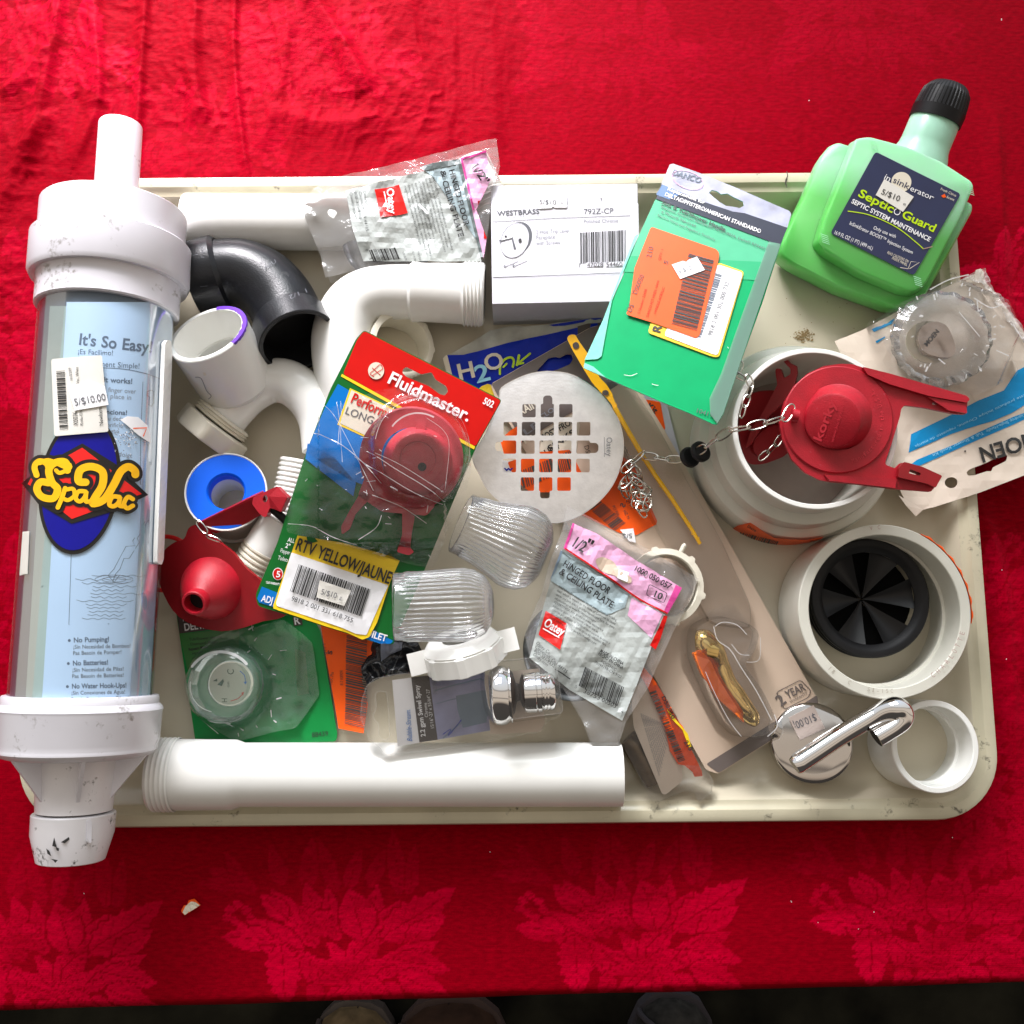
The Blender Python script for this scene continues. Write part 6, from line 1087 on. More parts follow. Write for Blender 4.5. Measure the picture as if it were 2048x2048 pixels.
# ================================================================ green carded knob (lower left)
def greencard():
    pl = Flat(0.010); K = lambda *p: q(330, 1180, S, *p); root = thing("green_card_pack", "green and black card with a clear crinkled knob bubble above the long bottom pipe", "package", P(510, 1360, 0.004))
    b = MB(); b.slab(pl, rnd([(350, 1210), (625, 1235), (641, 1262), (675, 1470), (672, 1483), (560, 1487), (391, 1484)], 6), "grn2", 0.0009); b.build("backing_card", root)
    b = MB(); b.art(pl, K((80, 100), (500, 120), (500, 280), (110, 330)), "dbr", 0.0003); b.art(pl, K((110, 332), (560, 285), (560, 500), (400, 560), (170, 600)), "mid", 0.0003); b.text(pl, "Replacement for", *K((135, 238), (420, 215)), 9, "paperw", 0, 0.0006); b.text(pl, "DELTA", *K((148, 308), (330, 285)), 14, "paperw", 1, 0.0006)
    for i, t in enumerate(("- Tub/Shower Handle", "- Diamond Shape", "Repuesto Maneja", "- Handle", "- Faucet")): b.text(pl, t, *K((165 + i * 8, 385 + i * 37), ((430, 400, 330, 290, 270)[i], 362 + i * 37)), 5.5, "ink", i == 2, 0.0006)
    b.art(pl, K((962, 195), (1030, 188), (1040, 262), (975, 272)), "dbr", 0.0005); b.text(pl, "R", *K((978, 262), (1022, 255)), 14, "paperw", 1, 0.0008); b.art(pl, K((980, 440), (1060, 470), (1090, 780), (1000, 800)), "mid", 0.0004); b.text(pl, "88439", *K((1110, 1110), (1235, 1098)), 9, "ink", 0, 0.0006)
    b.build("card_print", root)
    cx, cy = K((495, 715))[0]; out = rnd(K((195, 700), (240, 500), (360, 370), (520, 300), (700, 280), (900, 220), (1000, 290), (1120, 400), (1170, 790), (1000, 1040), (860, 1060), (600, 1130), (520, 1130), (300, 990), (230, 900)), 8)
    def f(x, y):
        d = math.hypot((x - cx) / 80, (y - cy) / 80); v = 0.022 if d < 0.85 else 0.022 * max(0.0, 1 - (d - 0.85) * 3.2); v = max(v, 0.004 if x < 600 else 0.0015); return v + 0.0020 * noise.noise(Vector((x / 26, y / 26, 7))) * (1 if d > 0.9 else 0.1) + 0.0011 * noise.noise(Vector((x / 9, y / 9, 7))) * (1 if 0.95 < d < 1.9 else 0)
    b = MB(); b.art(Warp(pl, f), out, "gcrin", 0.001, g=6, smooth=True); b.build("blister", root, sharp=60)
    b = MB(); rq = random.Random(15); wq = Warp(pl, f)
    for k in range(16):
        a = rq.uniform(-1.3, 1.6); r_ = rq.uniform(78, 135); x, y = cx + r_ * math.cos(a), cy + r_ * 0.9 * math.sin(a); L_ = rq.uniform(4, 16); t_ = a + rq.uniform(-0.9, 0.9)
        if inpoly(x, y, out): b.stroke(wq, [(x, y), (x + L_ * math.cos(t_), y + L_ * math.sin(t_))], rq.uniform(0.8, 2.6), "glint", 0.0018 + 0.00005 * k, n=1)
    b.stroke(wq, ell(cx, cy, 66, 66, 0, 30, 215, 320), 5.5, "glint", 0.0020, n=1); b.stroke(wq, ell(cx - 8, cy, 50, 50, 0, 20, 100, 190), 1.2, "glint", 0.0020, n=1); b.stroke(wq, ell(cx, cy, 74, 72, 0, 30, 60, 200), 1.0, "glint", 0.0020, n=1); b.stroke(wq, K((230, 560), (205, 700), (240, 900), (420, 1080)), 1.4, "glint", 0.002); b.build("fold_glints", root)  # highlights on the knob bubble, drawn in as pale strokes
    o = thing("clear_handle_knob", "round clear knob with hot and cold arrows inside the green card bubble", "faucet knob", P(461, 1370, 0.011)); c = P(459, 1369, 0.013); up = Vector((0, 0, 1))
    b = MB(); b.lathe(c, up, [(0, 0.0001), (0, 0.0225), (0.004, 0.0250), (0.009, 0.0262), (0.0135, 0.0240), (0.0160, 0.0190), (0.0160, 0.0170), (0.0145, 0.0160), (0.0145, 0.0001)], "acryg", n=16, smooth=False); k = b.build("faceted_body", o); recalc(k)
    z = 0.013 + 0.0152; kk = P(461, 1367, z); b = MB(); b.lathe(kk, up, [(-0.001, 0.0158), (0.0005, 0.0156), (0.0008, 0.0148), (0.0008, 0.0140)], "chrome", n=48); b.disc(kk + up * 0.0004, up, 0.0150, mat("satin_silver_button", (0.62, 0.58, 0.55), 0.35, 0.3)); g = Flat(z + 0.0006)
    b.text(g, "C", *K((520, 640), (520, 595)), 13, "ink", 0, 0.0003); b.text(g, "H", *K((470, 850), (470, 815)), 11, "ink", 0, 0.0003); b.text(g, "on", *K((487, 735), (487, 690)), 6, "ink", 0, 0.0003)
    b.art(g, K((360, 688), (395, 668), (395, 690)), "ink", 0.0003); b.art(g, K((395, 715), (440, 670), (445, 690), (430, 725)), "ink", 0.0003); b.stroke(g, K((565, 610), (600, 645), (607, 695)), 1.5, "spool", 0.0003); b.art(g, K((595, 692), (620, 690), (606, 714)), "spool", 0.0003); b.stroke(g, K((495, 838), (550, 820), (585, 785)), 1.5, "orr", 0.0003); b.art(g, K((575, 775), (598, 768), (590, 800)), "orr", 0.0003)
    b.build("centre_button", o)
greencard()
# ---- curled orange tag
def tag_o():
    K = lambda *p: q(330, 1180, S, *p); w = Warp(Flat(0.013), lambda x, y: 0.004 * math.sin((y - 1250) / 32.0) * (x - 650) / 90); b = MB()
    b.slab(w, K((1170, 240), (1590, 400), (1560, 500), (1510, 580), (1480, 660), (1500, 760), (1525, 860), (1500, 1080), (1310, 1045)), "or_", 0.0004, g=8, smooth=True); b.bars(w, K((1375, 340))[0], K((1355, 1010))[0], (42, 10), "dbr", 48, 2, 0.0004); b.text(w, "S", *K((1262, 490), (1268, 460)), 9, "ink", 1, 0.0004); b.text(w, "817 KB9091", *K((1345, 720), (1345, 600)), 6, "ink", 0, 0.0004); b.text(w, "TEX Pla", *K((1262, 720), (1275, 620)), 6, "ink", 0, 0.0004); b.text(w, "QTY 1", *K((1225, 490), (1215, 400)), 6, "dbr", 0, 0.0004)
    b.build("orange_tag", None, "curled orange price tag with dark barcode between green card and swivel spray pack", "tag")
    b = MB(); w = Warp(Flat(0.020), lambda x, y: 0.008 * noise.noise(Vector((x / 22, y / 26, 3))) + 0.002 * noise.noise(Vector((x / 10, y / 11, 3))))
    K6 = lambda *p: q(680, 1240, 6.0375, *p); b.art(w, K6((400, 250), (650, 250), (950, 270), (1000, 420), (930, 640), (700, 660), (480, 700), (330, 780), (280, 700), (260, 560), (330, 440)), "bbag", 0, g=5, smooth=True); b.art(w, K6((500, 260), (760, 270), (740, 360), (600, 420), (500, 500)), "gblk", 0.0004, g=5, smooth=True); b.stroke(w, K6((740, 380), (690, 480), (640, 640)), 1.6, "edge", 0.001); b.build("black_plastic_bag", None, "crumpled shiny black plastic bag between the orange tag and slip nut", "bag", sharp=60)
tag_o()
# ================================================================ swivel spray blister
def swivel():
    pl = Plane((730, 1360, .044), (1110, 1315, .030), (760, 1500, .048)); K = lambda *p: q(680, 1240, 6.0375, *p); K7 = lambda *p: q(700, 1180, S, *p)
    root = thing("swivel_spray_package", "clear clamshell with grey violet card around a chrome spray head on the bottom pipe", "package", P(900, 1420, 0.03))
    out = K7((190, 670), (330, 640), (700, 600), (990, 545), (1495, 505), (1530, 530), (1590, 930), (1570, 965), (1490, 985), (1430, 1070), (700, 1200), (262, 1245), (225, 1190), (140, 1120), (80, 960), (90, 830), (130, 720))
    hole = rnd(K7((215, 762), (275, 770), (290, 900), (300, 1110), (270, 1138), (220, 1110), (215, 1010), (170, 960), (200, 890), (190, 790)), 4)
    b = MB(); b.slab(pl, rnd(out, 6), "clear", 0.0008, 0.001, holes=[hole]); o2 = rnd(out, 6); b.stroke(pl, o2 + [o2[0]], 1.4, "edge", 0.0013, n=1); b.stroke(pl, hole + [hole[0]], 1.3, "edge", 0.0013, n=1); b.build("clamshell", root)
    b = MB(); b.slab(pl, K7((318, 680), (1000, 590), (1060, 1060), (360, 1180)), "paperw", 0.0006, 0.0002); b.art(pl, K7((1000, 640), (1430, 590), (1470, 1000), (1440, 1070), (1060, 1090)), "shw", 0.0001)
    b.art(pl, K7((462, 661), (596, 645), (662, 1130), (524, 1150)), "dbr", 0.0004); b.art(pl, K7((596, 645), (1000, 592), (1058, 1060), (662, 1130)), "vio", 0.0004); b.art(pl, K7((800, 800), (990, 760), (1040, 900), (1030, 1000), (850, 1040), (810, 900)), "slt", 0.0006)
    T = lambda s_, a, c_, h, m="paperw", bo=0: b.text(pl, s_, *K7(a, c_), h, m, bo, 0.0008)
    T("2.2 gpm Swivel Spray", (570, 1105), (520, 718), 9, bo=1); T("Chrome", (590, 960), (578, 850), 6.5); T("15/16\"-27 x 55/64\"-27", (635, 1048), (598, 748), 6.5); T("702750", (658, 788), (648, 670), 7, "lgink"); b.text(pl, "Bubble-Stream.", *K7((470, 1145), (455, 902)), 10, "blu", 0, 0.0008, slant=0.3)
    b.stroke(pl, K7((640, 760), (800, 715), (985, 670)), 2.2, "nvy" if 0 else "slt", 0.0008); b.stroke(pl, K7((650, 860), (800, 820), (960, 800)), 1.4, "slt", 0.0008); b.stroke(pl, K7((700, 1120), (830, 1010), (1000, 900)), 2, "slt", 0.0008); b.stroke(pl, K7((700, 1090), (760, 1050), (740, 1100), (800, 1030), (840, 980)), 1.2, "nvy", 0.0010)
    b.build("printed_card", root)
    b = MB(); o = rnd(K7((990, 560), (1500, 510), (1530, 540), (1580, 930), (1560, 955), (1070, 1020), (1010, 900), (980, 720)), 6); base = densify(o, 9); cc = Vector(K7((1290, 760))[0]); o_ = [tuple(Vector(p) + (cc - Vector(p)).normalized() * 4) for p in base]
    b.loft([[pl.pt(*p, 0.001) for p in base], [pl.pt(*p, 0.024) for p in o_]], "clear"); b.art(pl, o_, "clear", 0.0243); b.stroke(pl, o_ + [o_[0]], 1.3, "edge", 0.0245, n=1); b.build("bubble", root)
    o = thing("chrome_swivel_spray", "chrome swivel faucet spray head inside the clear bubble, right end of the clamshell", "faucet spray", P(1010, 1380, .032)); zc = 0.050
    A = P(*K7((1055, 800))[0], zc); B = P(*K7((1550, 765))[0], zc); d = (B - A).normalized(); s = lambda x: (P(*K7((x, 780))[0], zc) - A).dot(d); k = m_per_px(zc) / S
    b = MB(); b.lathe(A, d, [(0, 0.0001), (0, 150 * k), (s(1062), 185 * k), (s(1075), 205 * k), (s(1095), 217 * k), (s(1130), 222 * k), (s(1165), 219 * k), (s(1190), 208 * k), (s(1203), 200 * k), (s(1206), 213 * k), (s(1216), 212 * k), (s(1220), 185 * k)], "chrome", n=56); b.build("ball_head", o)
    b = MB(); b.lathe(A + (P(*K7((1200, 775))[0], zc) - P(*K7((1200, 790))[0], zc)) * 1, d, [(s(1205), 180 * k), (s(1235), 150 * k), (s(1255), 70 * k), (s(1280), 60 * k), (s(1290), 100 * k), (s(1310), 140 * k)], "dbr", n=40); b.build("rubber_neck", o)
    b = MB(); b.lathe(A, d, [(s(1306), 120 * k), (s(1315), 142 * k), (s(1330), 148 * k), (s(1400), 150 * k), (s(1408), 143 * k), (s(1414), 149 * k), (s(1440), 149 * k), (s(1450), 136 * k), (s(1462), 140 * k), (s(1474), 134 * k), (s(1486), 140 * k), (s(1498), 134 * k), (s(1510), 139 * k), (s(1530), 134 * k), (s(1545), 120 * k), (s(1545), 0.0001)], "chrome", n=48); b.build("threaded_end", o)
swivel()
# ================================================================ clear box at the bottom middle
def clearbox():
    K = lambda *p: q(1150, 1200, S, *p); root = thing("clear_sleeve_package", "clear sleeve with cream leaflet and torn orange strip left of the beige card end", "package", P(1330, 1500, 0.004)); pl = Plane((1260, 1340, .032), (1340, 1330, .028), (1350, 1570, .026))
    b = MB(); w = Warp(pl, crumple(0.0012, 25, 6)); b.slab(pl, rnd(K((200, 650), (470, 560), (600, 600), (730, 800), (880, 1120), (1000, 1270), (1040, 1370), (1030, 1450), (930, 1520), (900, 1460), (820, 1440), (620, 1530), (575, 1515), (360, 1090)), 4), "clear", 0.001); b.art(w, K((820, 1240), (960, 1250), (1045, 1370), (1030, 1460), (930, 1525), (900, 1450), (830, 1420)), "crin", 0.002, g=5, smooth=True); b.build("plastic_sleeve", root, sharp=60)
    b = MB(); b.slab(pl, rnd(K((430, 700), (560, 560), (640, 700), (720, 1000), (815, 1240), (820, 1370), (690, 1475), (665, 1465), (450, 960)), 4), "shw", 0.0005, -0.0025)
    for i in range(11): x, y = 520 + i * 6 * 1.4, 880 + i * 12; b.text(pl, "Installation instructions and warranty information", *K((500 + i * 14, 860 + i * 6), (640 + i * 7, 1330 - i * 28)), 3, "lgink", 0, -0.0021)
    b.build("leaflet", root)
    b = MB(); b.slab(w, K((520, 505), (590, 590), (700, 760), (760, 880), (820, 960), (870, 1110), (960, 1290), (965, 1330), (905, 1335), (890, 1300), (830, 1250), (780, 1240), (720, 1140), (690, 1000), (640, 860), (560, 680), (490, 560)), "or_", 0.0004, -0.0005, g=8); b.bars(w, K((560, 700))[0], K((785, 1235))[0], (13, -5), "dbr", 34, 9, 0.0002); b.text(w, "DS0050", *K((650, 730), (730, 900)), 7, "ink", 1, 0.0002); b.text(w, "210", *K((820, 1070), (860, 1140)), 8, "ink", 1, 0.0002)
    b.art(w, K((690, 820), (760, 900), (850, 1010), (878, 1110), (860, 1115), (810, 980), (730, 900)), "yel", 0.0003); b.build("orange_sticker", root)
    b = MB(); b.tube([P(*K(p)[0], 0.012) for p in ((400, 1040), (450, 1090), (520, 1200), (610, 1380))], [0.006, 0.009, 0.009, 0.007], mat("dark_bronze_metal", (0.16, 0.11, 0.06), 0.35, 0.6, var=0.4), n=20); b.build("bronze_fitting", None, "dark bronze fitting seen through the clear sleeve at the lower edge", "fitting")
clearbox()
# ================================================================ chrome escutcheon with spout lever
def chromel():
    K = lambda *p: q(1500, 1300, S, *p); root = thing("chrome_lever", "polished chrome round flange with a long hooked lever beside the small coupling", "faucet lever", P(1620, 1490, 0.004))
    A = P(1624, 1485, 0.024); d = (P(1618, 1487, 0.0045) - A).normalized(); R = 0.0268; b = MB(); b.lathe(A, d, [(-0.0028, 0.0001), (-0.0026, R * 0.25), (-0.0019, R * 0.5), (-0.0010, R * 0.75), (-0.0002, R * 0.92), (0.0002, R - 0.0012), (0.0012, R - 0.0002), (0.0025, R), (0.017, R + 0.0004), (0.019, R + 0.0004)], "chromed", n=80); b.build("flange", root)
    b = MB(); pth = smoothpath([(*K(p)[0], z) for p, z in (((335, 878), .048), ((480, 782), .048), ((660, 662), .048), ((830, 560), .049), ((930, 505), .050), ((1020, 462), .052), ((1100, 448), .054), ((1152, 478), .055), ((1150, 532), .055), ((1090, 582), .054), ((955, 664), .053))], 5)
    rr = [0.0066] * len(pth)
    for i in range(len(pth)): t = i / (len(pth) - 1); rr[i] = 0.0062 + 0.0022 * math.exp(-((t - 0.60) / 0.12) ** 2)
    rr[0] = 0.0055; b.tube([P(*p) for p in pth], rr, "chrome", n=32); b.build("hooked_lever", root)
    b = MB(); a1, a2 = P(*K((955, 664))[0], .053), P(*K((952, 666))[0], .053); b.disc(a2, a2 - a1, 0.0060, "rubk"); b.build("open_tip", root)
    b = MB(); f = Flat(0.0268); b.slab(f, K((290, 510), (478, 415), (565, 590), (375, 680)), mat("silver_price_sticker", (0.50, 0.42, 0.38), 0.35, 0.3), 0.0002, 0.0003); b.text(f, "$10.00\u00a1", *K((492, 540), (315, 590)) if 0 else K((488, 478), (318, 548)), 15, "gink", 0, 0.0006); b.build("price_sticker", root)
chromel()
# ================================================================ green cleaner bottle
def bottle():
    K = lambda *p: q(1500, 130, S, *p); pl = Plane((1661.7, 466.6, .050), (1827, 550, .050), (1750, 305, .062)); n = pl.n
    root = thing("cleaner_bottle", "translucent green bottle of septic cleaner with dark label and black ribbed cap, top right", "bottle", P(1760, 430, 0.01))
    m = bpy.data.materials.new("green_liquid_plastic"); m.use_nodes = True; L = m.node_tree.links; bs = m.node_tree.nodes["Principled BSDF"]; g = N(m, "ShaderNodeNewGeometry")
    ax_ = (P(1884, 190, .05) - P(1720, 560, .05)).normalized(); o0 = P(1720, 560, .05); lv = (P(1760, 400, .05) - o0).dot(ax_); dt = N(m, "ShaderNodeVectorMath"); dt.operation = 'DOT_PRODUCT'; dt.inputs[1].default_value = ax_; L.new(g.outputs["Position"], dt.inputs[0])
    mr = N(m, "ShaderNodeMapRange"); mr.inputs[1].default_value = o0.dot(ax_) + lv - 0.012; mr.inputs[2].default_value = o0.dot(ax_) + lv + 0.012; L.new(dt.outputs["Value"], mr.inputs[0])
    mx = N(m, "ShaderNodeMix"); mx.data_type = 'RGBA'; mx.inputs[6].default_value = (0.12, 0.49, 0.11, 1); mx.inputs[7].default_value = (0.33, 0.70, 0.42, 1); L.new(mr.outputs[0], mx.inputs[0]); L.new(mx.outputs[2], bs.inputs["Base Color"])
    bs.inputs["Roughness"].default_value = 0.3; bs.inputs["Subsurface Weight"].default_value = 0.6; bs.inputs["Subsurface Radius"].default_value = (0.3, 1, 0.4); bs.inputs["Subsurface Scale"].default_value = 0.02
    m2 = mat("vivid_green_plastic", (0.05, 0.56, 0.03), 0.3, sss=0.5, var=0.1)
    base = rnd(K((700, 522), (770, 545), (1250, 640), (1690, 975), (1748, 1005), (1745, 1060), (1560, 1400), (1372, 1730), (1290, 1790), (1130, 1815), (700, 1660), (330, 1470), (240, 1400), (235, 1330), (420, 960), (560, 640), (640, 545)), 10); base = densify(base, 9)
    cc = Vector(K((1000, 1180))[0]); shr = lambda f_: [tuple(cc + (Vector(p) - cc) * f_) for p in base]
    b = MB(); rings = [[pl.pt(*p, o) for p in shr(f_)] for f_, o in ((0.93, -0.040), (0.985, -0.037), (1.0, -0.031), (1.0, -0.019), (0.985, -0.0145), (0.955, -0.0125))]; b.loft(rings, m, cap0=True, cap1=True); b.build("outer_body", root, sharp=50)
    slabp = densify(rnd(K((800, 545), (900, 530), (1200, 610), (1450, 720), (1680, 870), (1700, 910), (1600, 1150), (1440, 1450), (1330, 1660), (1240, 1712), (1150, 1700), (820, 1560), (560, 1400), (505, 1330), (560, 1150), (680, 850)), 9), 9); c2 = Vector(K((1080, 1150))[0]); sh2 = lambda f_: [tuple(c2 + (Vector(p) - c2) * f_) for p in slabp]
    b = MB(); b.loft([[pl.pt(*p, o) for p in sh2(f_)] for f_, o in ((1.03, -0.0145), (1.015, -0.010), (1.0, -0.004), (0.985, -0.0012), (0.95, -0.0004))], m, cap1=True)
    b.build("raised_panel", root, sharp=50)
    b = MB(); rs = mat("pale_moulded_ribs", (0.42, 0.78, 0.52), 0.35)
    for ox, oy, a in ((560, 1300, 24), (1260, 1620, 24), (930, 590, 24), (1650, 930, 24)):
        for k in range(5): b.stroke(pl, K((ox - 28 + k * 3, oy - 25 + k * 15), (ox + 28 + k * 3, oy - 5 + k * 15)), 1.1, rs, 0.0006, n=1)
    b.build("moulded_ribs", root)
    # neck + cap
    A = P(*K((1300, 650))[0], .046); B = P(*K((1490, 200))[0], .060); d = (B - A).normalized(); L_ = (B - A).length; s = lambda x, y: (P(*K((x, y))[0], .052) - A).dot(d)
    R = 0.0172; mk = mat("milky_neck_plastic", (0.40, 0.70, 0.54), 0.32, sss=0.5)
    b = MB(); b.lathe(A, d, [(-0.012, R + 0.004), (-0.004, R + 0.0025), (0.002, R + 0.0004), (0.006, R), (s(1370, 390), R - 0.0002), (s(1375, 375), R - 0.0012), (s(1385, 350), R - 0.0015), (s(1400, 330), R - 0.0015)], mk, n=56); b.build("neck", root)
    b = MB(); t0 = s(1378, 400) - 0.001; t0 = s(1370, 425); H = 0.027
    def rib(a, t, j): return 1 + (0.030 if (j >= 3 and j <= 6 and (a * 40 / (2 * math.pi)) % 1 < 0.5) else 0)
    b.lathe(A, d, [(t0, R - 0.002), (t0, R + 0.0010), (t0 + 0.0078, R + 0.0012), (t0 + 0.0080, R + 0.0004), (t0 + 0.0140, R - 0.0002), (t0 + 0.0200, R - 0.0012), (t0 + 0.0240, R - 0.0040), (t0 + 0.0255, R - 0.0055), (t0 + 0.0262, R - 0.0075), (t0 + 0.0255, 0.0001)], "cap", n=240, fn=rib); b.build("ribbed_cap", root, sharp=25)
    # label
    b = MB(); b.slab(pl, rnd(K((945, 655), (1590, 975), (1235, 1590), (605, 1272)), 7), "nlab", 0.0002, 0.0005)
    T = lambda s_, a, c_, h, mm="paperw", bo=0, of=0.0009, sl=0: b.text(pl, s_, *K(a, c_), h, mm, bo, of, slant=sl)
    b.art(pl, ell(*K((1140, 885))[0], 20, 20, n=36), "crm", 0.0007); T("in", (1003, 858), (1050, 885), 11); T("sink", (1070, 885), (1190, 942), 12, "nlab"); T("erator", (1200, 948), (1370, 1022), 11); T("\u2122", (1370, 1010), (1382, 1015), 4)
    T("Septic", (808, 990), (1070, 1120), 16, "lime", 1, sl=.05); T("Guard", (1135, 1150), (1385, 1265), 16, "lime", 1, sl=.05); b.stroke(pl, ell(*K((1108, 1110))[0], 6, 6, n=20) + [ell(*K((1108, 1110))[0], 6, 6, n=20)[0]], 1.6, "paperw", 0.0009, n=1)
    T("SEPTIC SYSTEM MAINTENANCE", (760, 1042), (1350, 1335), 9, "paperw", 1); b.stroke(pl, K((735, 1105), (900, 1135), (1100, 1225), (1250, 1340), (1305, 1390)), 1.8, "lime", 0.0009); b.stroke(pl, K((1305, 1390), (1375, 1372)), 1.6, "pch", 0.0009, n=1)
    T("Only use with", (925, 1240), (1095, 1310), 7); T("InSinkErator BOOST\u2122 Injection System", (745, 1205), (1222, 1430), 7); T("16.9 FL OZ (1 PT) (499 mL)", (628, 1275), (920, 1400), 7.5); T("READ CAUTIONS ON", (1030, 1425), (1190, 1495), 5.5, "crm"); T("INSIDE PANEL", (1065, 1465), (1180, 1520), 5.5, "crm"); T("Fresh Citrus", (1432, 945), (1550, 998), 5, "crm"); T("Scent", (1478, 1005), (1535, 1030), 5, "crm"); b.art(pl, K((1440, 990), (1465, 975), (1478, 1000), (1455, 1005)), "or_", 0.0009)
    b.stroke(pl, K((1130, 1530), (1190, 1540), (1212, 1485), (1275, 1492), (1200, 1540)), 1.1, "crm", 0.0009, n=1); b.build("front_label", root)
    b = MB(); b.slab(pl, K((1010, 865), (1232, 998), (1150, 1112), (945, 985)), "paper", 0.0002, 0.0013); b.text(pl, "5/$10", *K((980, 975), (1120, 1035)), 11, "ink", 0, 0.0016); b.text(pl, "ea", *K((1148, 1058), (1168, 1066)), 6, "ink", 0, 0.0016); b.build("price_sticker", root)
bottle()
# ================================================================ crystal knob package at the right
def moen():
    pl = Plane((1700, 700, .026), (1960, 560, .034), (1831, 1032, .026)); K = lambda *p: q(1536, 500, S, *p); KR = lambda *p: q(1800, 500, 3.524, *p)
    root = thing("tap_handle_package", "torn white and blue card with clear bubble at the right edge of the tray", "package", P(1880, 800, 0.024)); w = Warp(pl, crumple(0.0014, 60, 12))
    out = K((500, 690), (720, 600), (1040, 430), (1300, 300), (1560, 180), (1570, 150), (1605, 140), (1625, 160), (1640, 240), (1740, 360), (1932, 620), (2200, 1080), (2450, 1500), (1600, 1830), (1270, 1935), (1170, 1960), (1115, 2010), (1040, 1900), (990, 1790), (900, 1500))
    holes = [ell(*K((1385, 1755))[0], 12.5, 11, n=24), rnd(K((1495, 1680), (1520, 1655), (1640, 1610), (1780, 1540), (1812, 1550), (1800, 1590), (1700, 1640), (1690, 1670), (1650, 1670), (1560, 1700), (1510, 1705)), 3)]
    b = MB(); b.slab(w, out, "shw", 0.0009, holes=holes, g=16); b.build("backing_card", root)
    b = MB(); b.art(w, K((1080, 1390), (1350, 1260), (1580, 1140), (1780, 1060), (1880, 910), (2000, 850), (2200, 1080), (2000, 1130), (1840, 1230), (1700, 1290), (1500, 1350), (1380, 1390), (1060, 1530)), "skyb", 0.0004, g=16); b.art(w, K((1120, 1585), (1400, 1470), (1540, 1400), (1600, 1370), (1850, 1260), (2100, 1170), (2110, 1200), (1800, 1340), (1500, 1470), (1140, 1630), (1075, 1620)), "skyb", 0.0004, g=16)
    b.text(w, "Tub & Shower Knob Kit", *K((1620, 1370), (1230, 1545)), 6, "lblu", 0, 0.0007); b.text(w, "Teardrop Single-Handle", *K((1932, 1235), (1640, 1360)), 6, "lblu", 0, 0.0007); b.text(w, "Este producto incluye Chrome, repuesto de manija", *K((1932, 1090), (1100, 1480)), 5, "lblu", 0, 0.0007)
    b.text(w, "MOEN", *K((2010, 1370), (1575, 1500)), 30, "ink", 1, 0.0007); b.text(w, "\u00ae", *K((1610, 1560), (1598, 1565)), 4, "ink", 0, 0.0007); b.art(w, ell(*K((1485, 1520))[0], 2, 2, n=10), "dbr", 0.0006)
    b.art(w, K((780, 600), (960, 515), (930, 560), (800, 620)), "skyb", 0.0004); b.art(w, K((810, 690), (880, 655), (880, 665), (820, 705)), "skyb", 0.0004); b.art(w, K((985, 1850), (1170, 1960), (1115, 2010), (1040, 1930)), "pch" if 0 else "shw", 0.0005); b.build("card_print", root)
    cx, cy = K((1290, 690))[0]
    bl = rnd(K((735, 560), (1100, 410), (1480, 255), (1560, 250), (1640, 360), (1720, 500), (1800, 700), (1870, 890), (1840, 960), (1500, 1150), (1200, 1200), (900, 1000), (800, 800)), 10)
    def f(x, y):
        e_ = min(1.0, max(0.0, (1 - max(abs((x - cx - 5) * 0.92 + (y - cy) * 0.4) / 140, abs(-(x - cx - 5) * 0.4 + (y - cy) * 0.92) / 118)) * 6)); return 0.024 * e_ + 0.0014 * noise.noise(Vector((x / 24, y / 24, 9)))
    b = MB(); b.art(Warp(pl, f), bl, "crin", 0.001, g=7, smooth=True)
    b.stroke(Warp(pl, f), K((1100, 400), (1330, 290), (1530, 250), (1620, 340), (1690, 420)), 1.3, "edge", 0.0016); b.stroke(Warp(pl, f), K((1700, 540), (1780, 740), (1870, 900), (1850, 960)), 1.6, "edge", 0.0016); b.build("blister", root, sharp=60)
    b = MB(); fr = film("frosty_corner_film", haze=0.4, rough=0.15, bs=200, bstr=1); b.art(Warp(pl, crumple(0.004, 12, 5)), K((1400, 260), (1560, 170), (1625, 150), (1660, 270), (1780, 420), (1932, 640), (1932, 740), (1800, 560), (1700, 400), (1600, 270), (1500, 240)), fr, 0.004, g=4, smooth=True); b.build("crumpled_corner", root, sharp=60)
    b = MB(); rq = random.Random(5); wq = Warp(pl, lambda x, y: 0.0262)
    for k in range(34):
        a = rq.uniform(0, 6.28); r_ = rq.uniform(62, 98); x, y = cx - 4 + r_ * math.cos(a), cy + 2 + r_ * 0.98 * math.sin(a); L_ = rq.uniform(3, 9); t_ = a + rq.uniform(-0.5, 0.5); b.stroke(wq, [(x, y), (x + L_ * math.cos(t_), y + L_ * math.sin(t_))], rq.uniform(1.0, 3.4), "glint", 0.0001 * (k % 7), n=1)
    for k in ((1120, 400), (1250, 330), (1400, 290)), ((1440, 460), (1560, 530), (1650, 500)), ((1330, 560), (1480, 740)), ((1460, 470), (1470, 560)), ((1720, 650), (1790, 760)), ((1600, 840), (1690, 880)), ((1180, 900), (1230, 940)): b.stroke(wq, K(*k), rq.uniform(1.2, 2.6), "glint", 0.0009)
    b.build("film_highlights", root)  # painted highlights of the bubble and crystal
    o = thing("faceted_tap_handle", "faceted crystal tap handle with beige teardrop button under the bubble at right", "faucet knob", P(1878, 690, 0.03)); c = pl.pt(*K((1270, 700))[0], 0.002); n = pl.n
    fac = lambda a, t, j: 1 + (0.014 * (1 if int(a * 36 / (2 * math.pi)) % 2 else -1) if 1 <= j <= 3 else 0)
    b = MB(); b.lathe(c, n, [(0, 0.0001), (0, 0.026), (0.004, 0.0335), (0.010, 0.0335), (0.0145, 0.0270), (0.0165, 0.0200), (0.0175, 0.0165), (0.0165, 0.0155), (0.0165, 0.0001)], "acry", n=72, fn=fac, smooth=False); k = b.build("crystal_body", o); recalc(k)
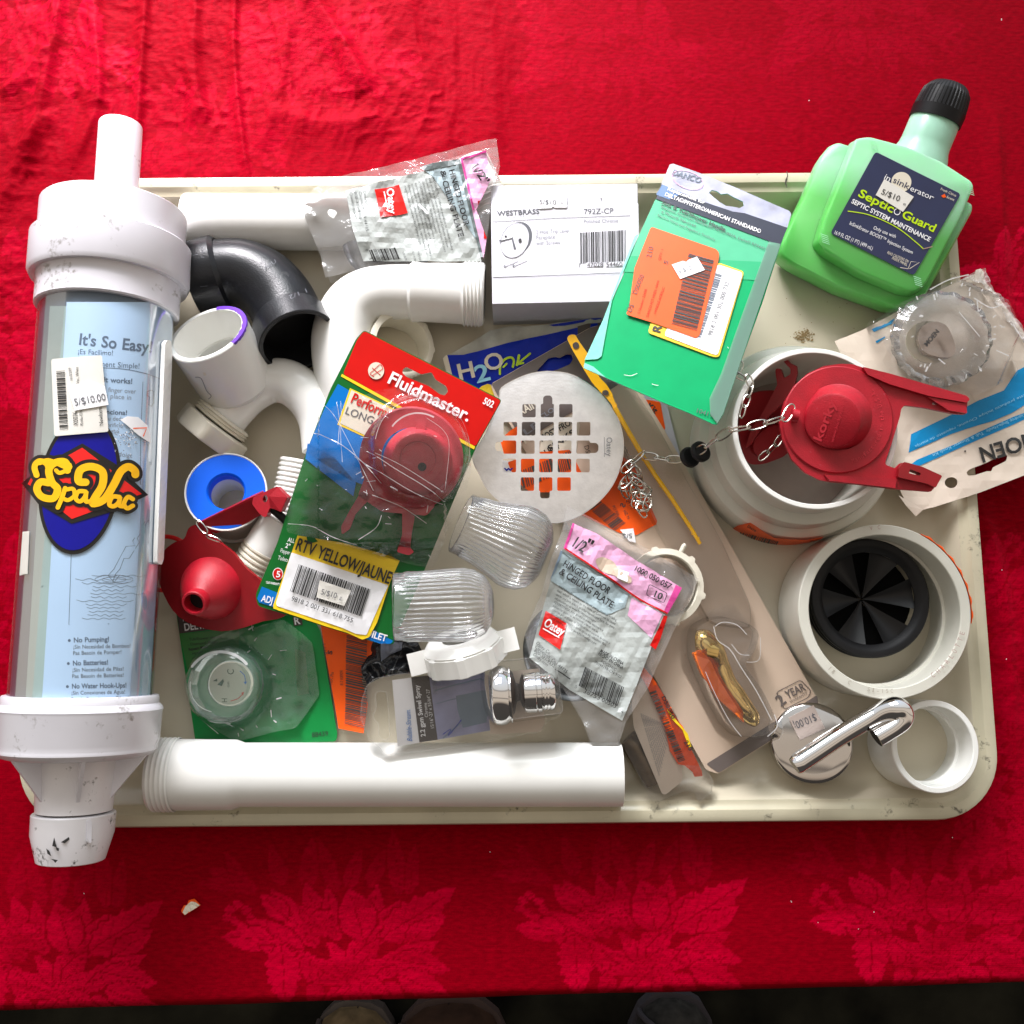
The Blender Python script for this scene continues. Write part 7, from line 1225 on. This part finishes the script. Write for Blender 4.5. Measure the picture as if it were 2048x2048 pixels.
    b = MB(); pk = Plane((*K((1270, 700))[0], .0515), (*K((1370, 700))[0], .0515), (*K((1270, 600))[0], .0515)); b.slab(pk, ell(*K((1240, 680))[0], 48, 42, 15, n=40), "crm", 0.001, -0.004); b.slab(pk, smoothpath(K((1125, 680), (1150, 590), (1240, 545), (1330, 565), (1380, 640), (1410, 740), (1400, 790), (1350, 815), (1240, 800), (1160, 760), (1125, 680)), 3)[:-1], mat("champagne_button", (0.66, 0.56, 0.50), 0.15, 0.5), 0.004, 0.001); b.text(pk, "MOEN", *K((1195, 735), (1290, 620)), 9, "gink", 1, 0.0014); b.build("teardrop_button", o)
moen()
# ================================================================ shoes under the table edge
def shoe(name, lab, px, py, w_px, ln, ang, m, m2, laces=False):
    z0 = -0.75; c = P(px, py, z0); root = thing(name, lab, "shoe", (c.x, c.y, z0)); W = w_px * (CAM_H - z0) / F_PX / 2; d = Vector((math.sin(rad(ang)), math.cos(rad(ang)), 0)); s_ = Vector((d.y, -d.x, 0)); up = Vector((0, 0, 1))
    def ring(t, w, h, zb): return [c + d * t + s_ * (w * math.cos(a)) + up * (zb + h * max(0, math.sin(a)) ** 0.8) for a in [math.pi * i / 14 for i in range(15)]]
    b = MB(); b.loft([ring(t, W * w, h, 0.022) for t, w, h in ((0.0, 0.02, 0.01), (-0.004, 0.45, 0.03), (-0.02, 0.8, 0.045), (-0.05, 1.0, 0.055), (-0.09, 1.0, 0.065), (-0.14, 0.9, 0.09), (-0.20, 0.8, 0.11), (-0.28, 0.72, 0.10))], m, closed=False); b.build("upper", root)
    b = MB(); b.loft([[c + d * t + s_ * w * W * k + up * z for k, z in ((-1, 0.0), (-1, 0.024), (1, 0.024), (1, 0.0))] for t, w in ((0.006, 0.3), (0, 0.6), (-0.02, 0.9), (-0.05, 1.06), (-0.10, 1.06), (-0.18, 0.85), (-0.28, 0.8))], m2, cap0=True, cap1=True, smooth=False); b.build("sole", root)
    b = MB()
    for k in range(4 if laces else 2): t = -0.035 - k * 0.02; b.tube([c + d * (t - 0.01 * math.cos(a)) + s_ * (W * 0.92 * math.cos(a)) + up * (0.024 + (0.052 + 0.2 * abs(t)) * math.sin(a)) for a in [math.pi * i / 12 for i in range(13)]], 0.004, m2, n=8)
    b.build("straps" if not laces else "laces", root)
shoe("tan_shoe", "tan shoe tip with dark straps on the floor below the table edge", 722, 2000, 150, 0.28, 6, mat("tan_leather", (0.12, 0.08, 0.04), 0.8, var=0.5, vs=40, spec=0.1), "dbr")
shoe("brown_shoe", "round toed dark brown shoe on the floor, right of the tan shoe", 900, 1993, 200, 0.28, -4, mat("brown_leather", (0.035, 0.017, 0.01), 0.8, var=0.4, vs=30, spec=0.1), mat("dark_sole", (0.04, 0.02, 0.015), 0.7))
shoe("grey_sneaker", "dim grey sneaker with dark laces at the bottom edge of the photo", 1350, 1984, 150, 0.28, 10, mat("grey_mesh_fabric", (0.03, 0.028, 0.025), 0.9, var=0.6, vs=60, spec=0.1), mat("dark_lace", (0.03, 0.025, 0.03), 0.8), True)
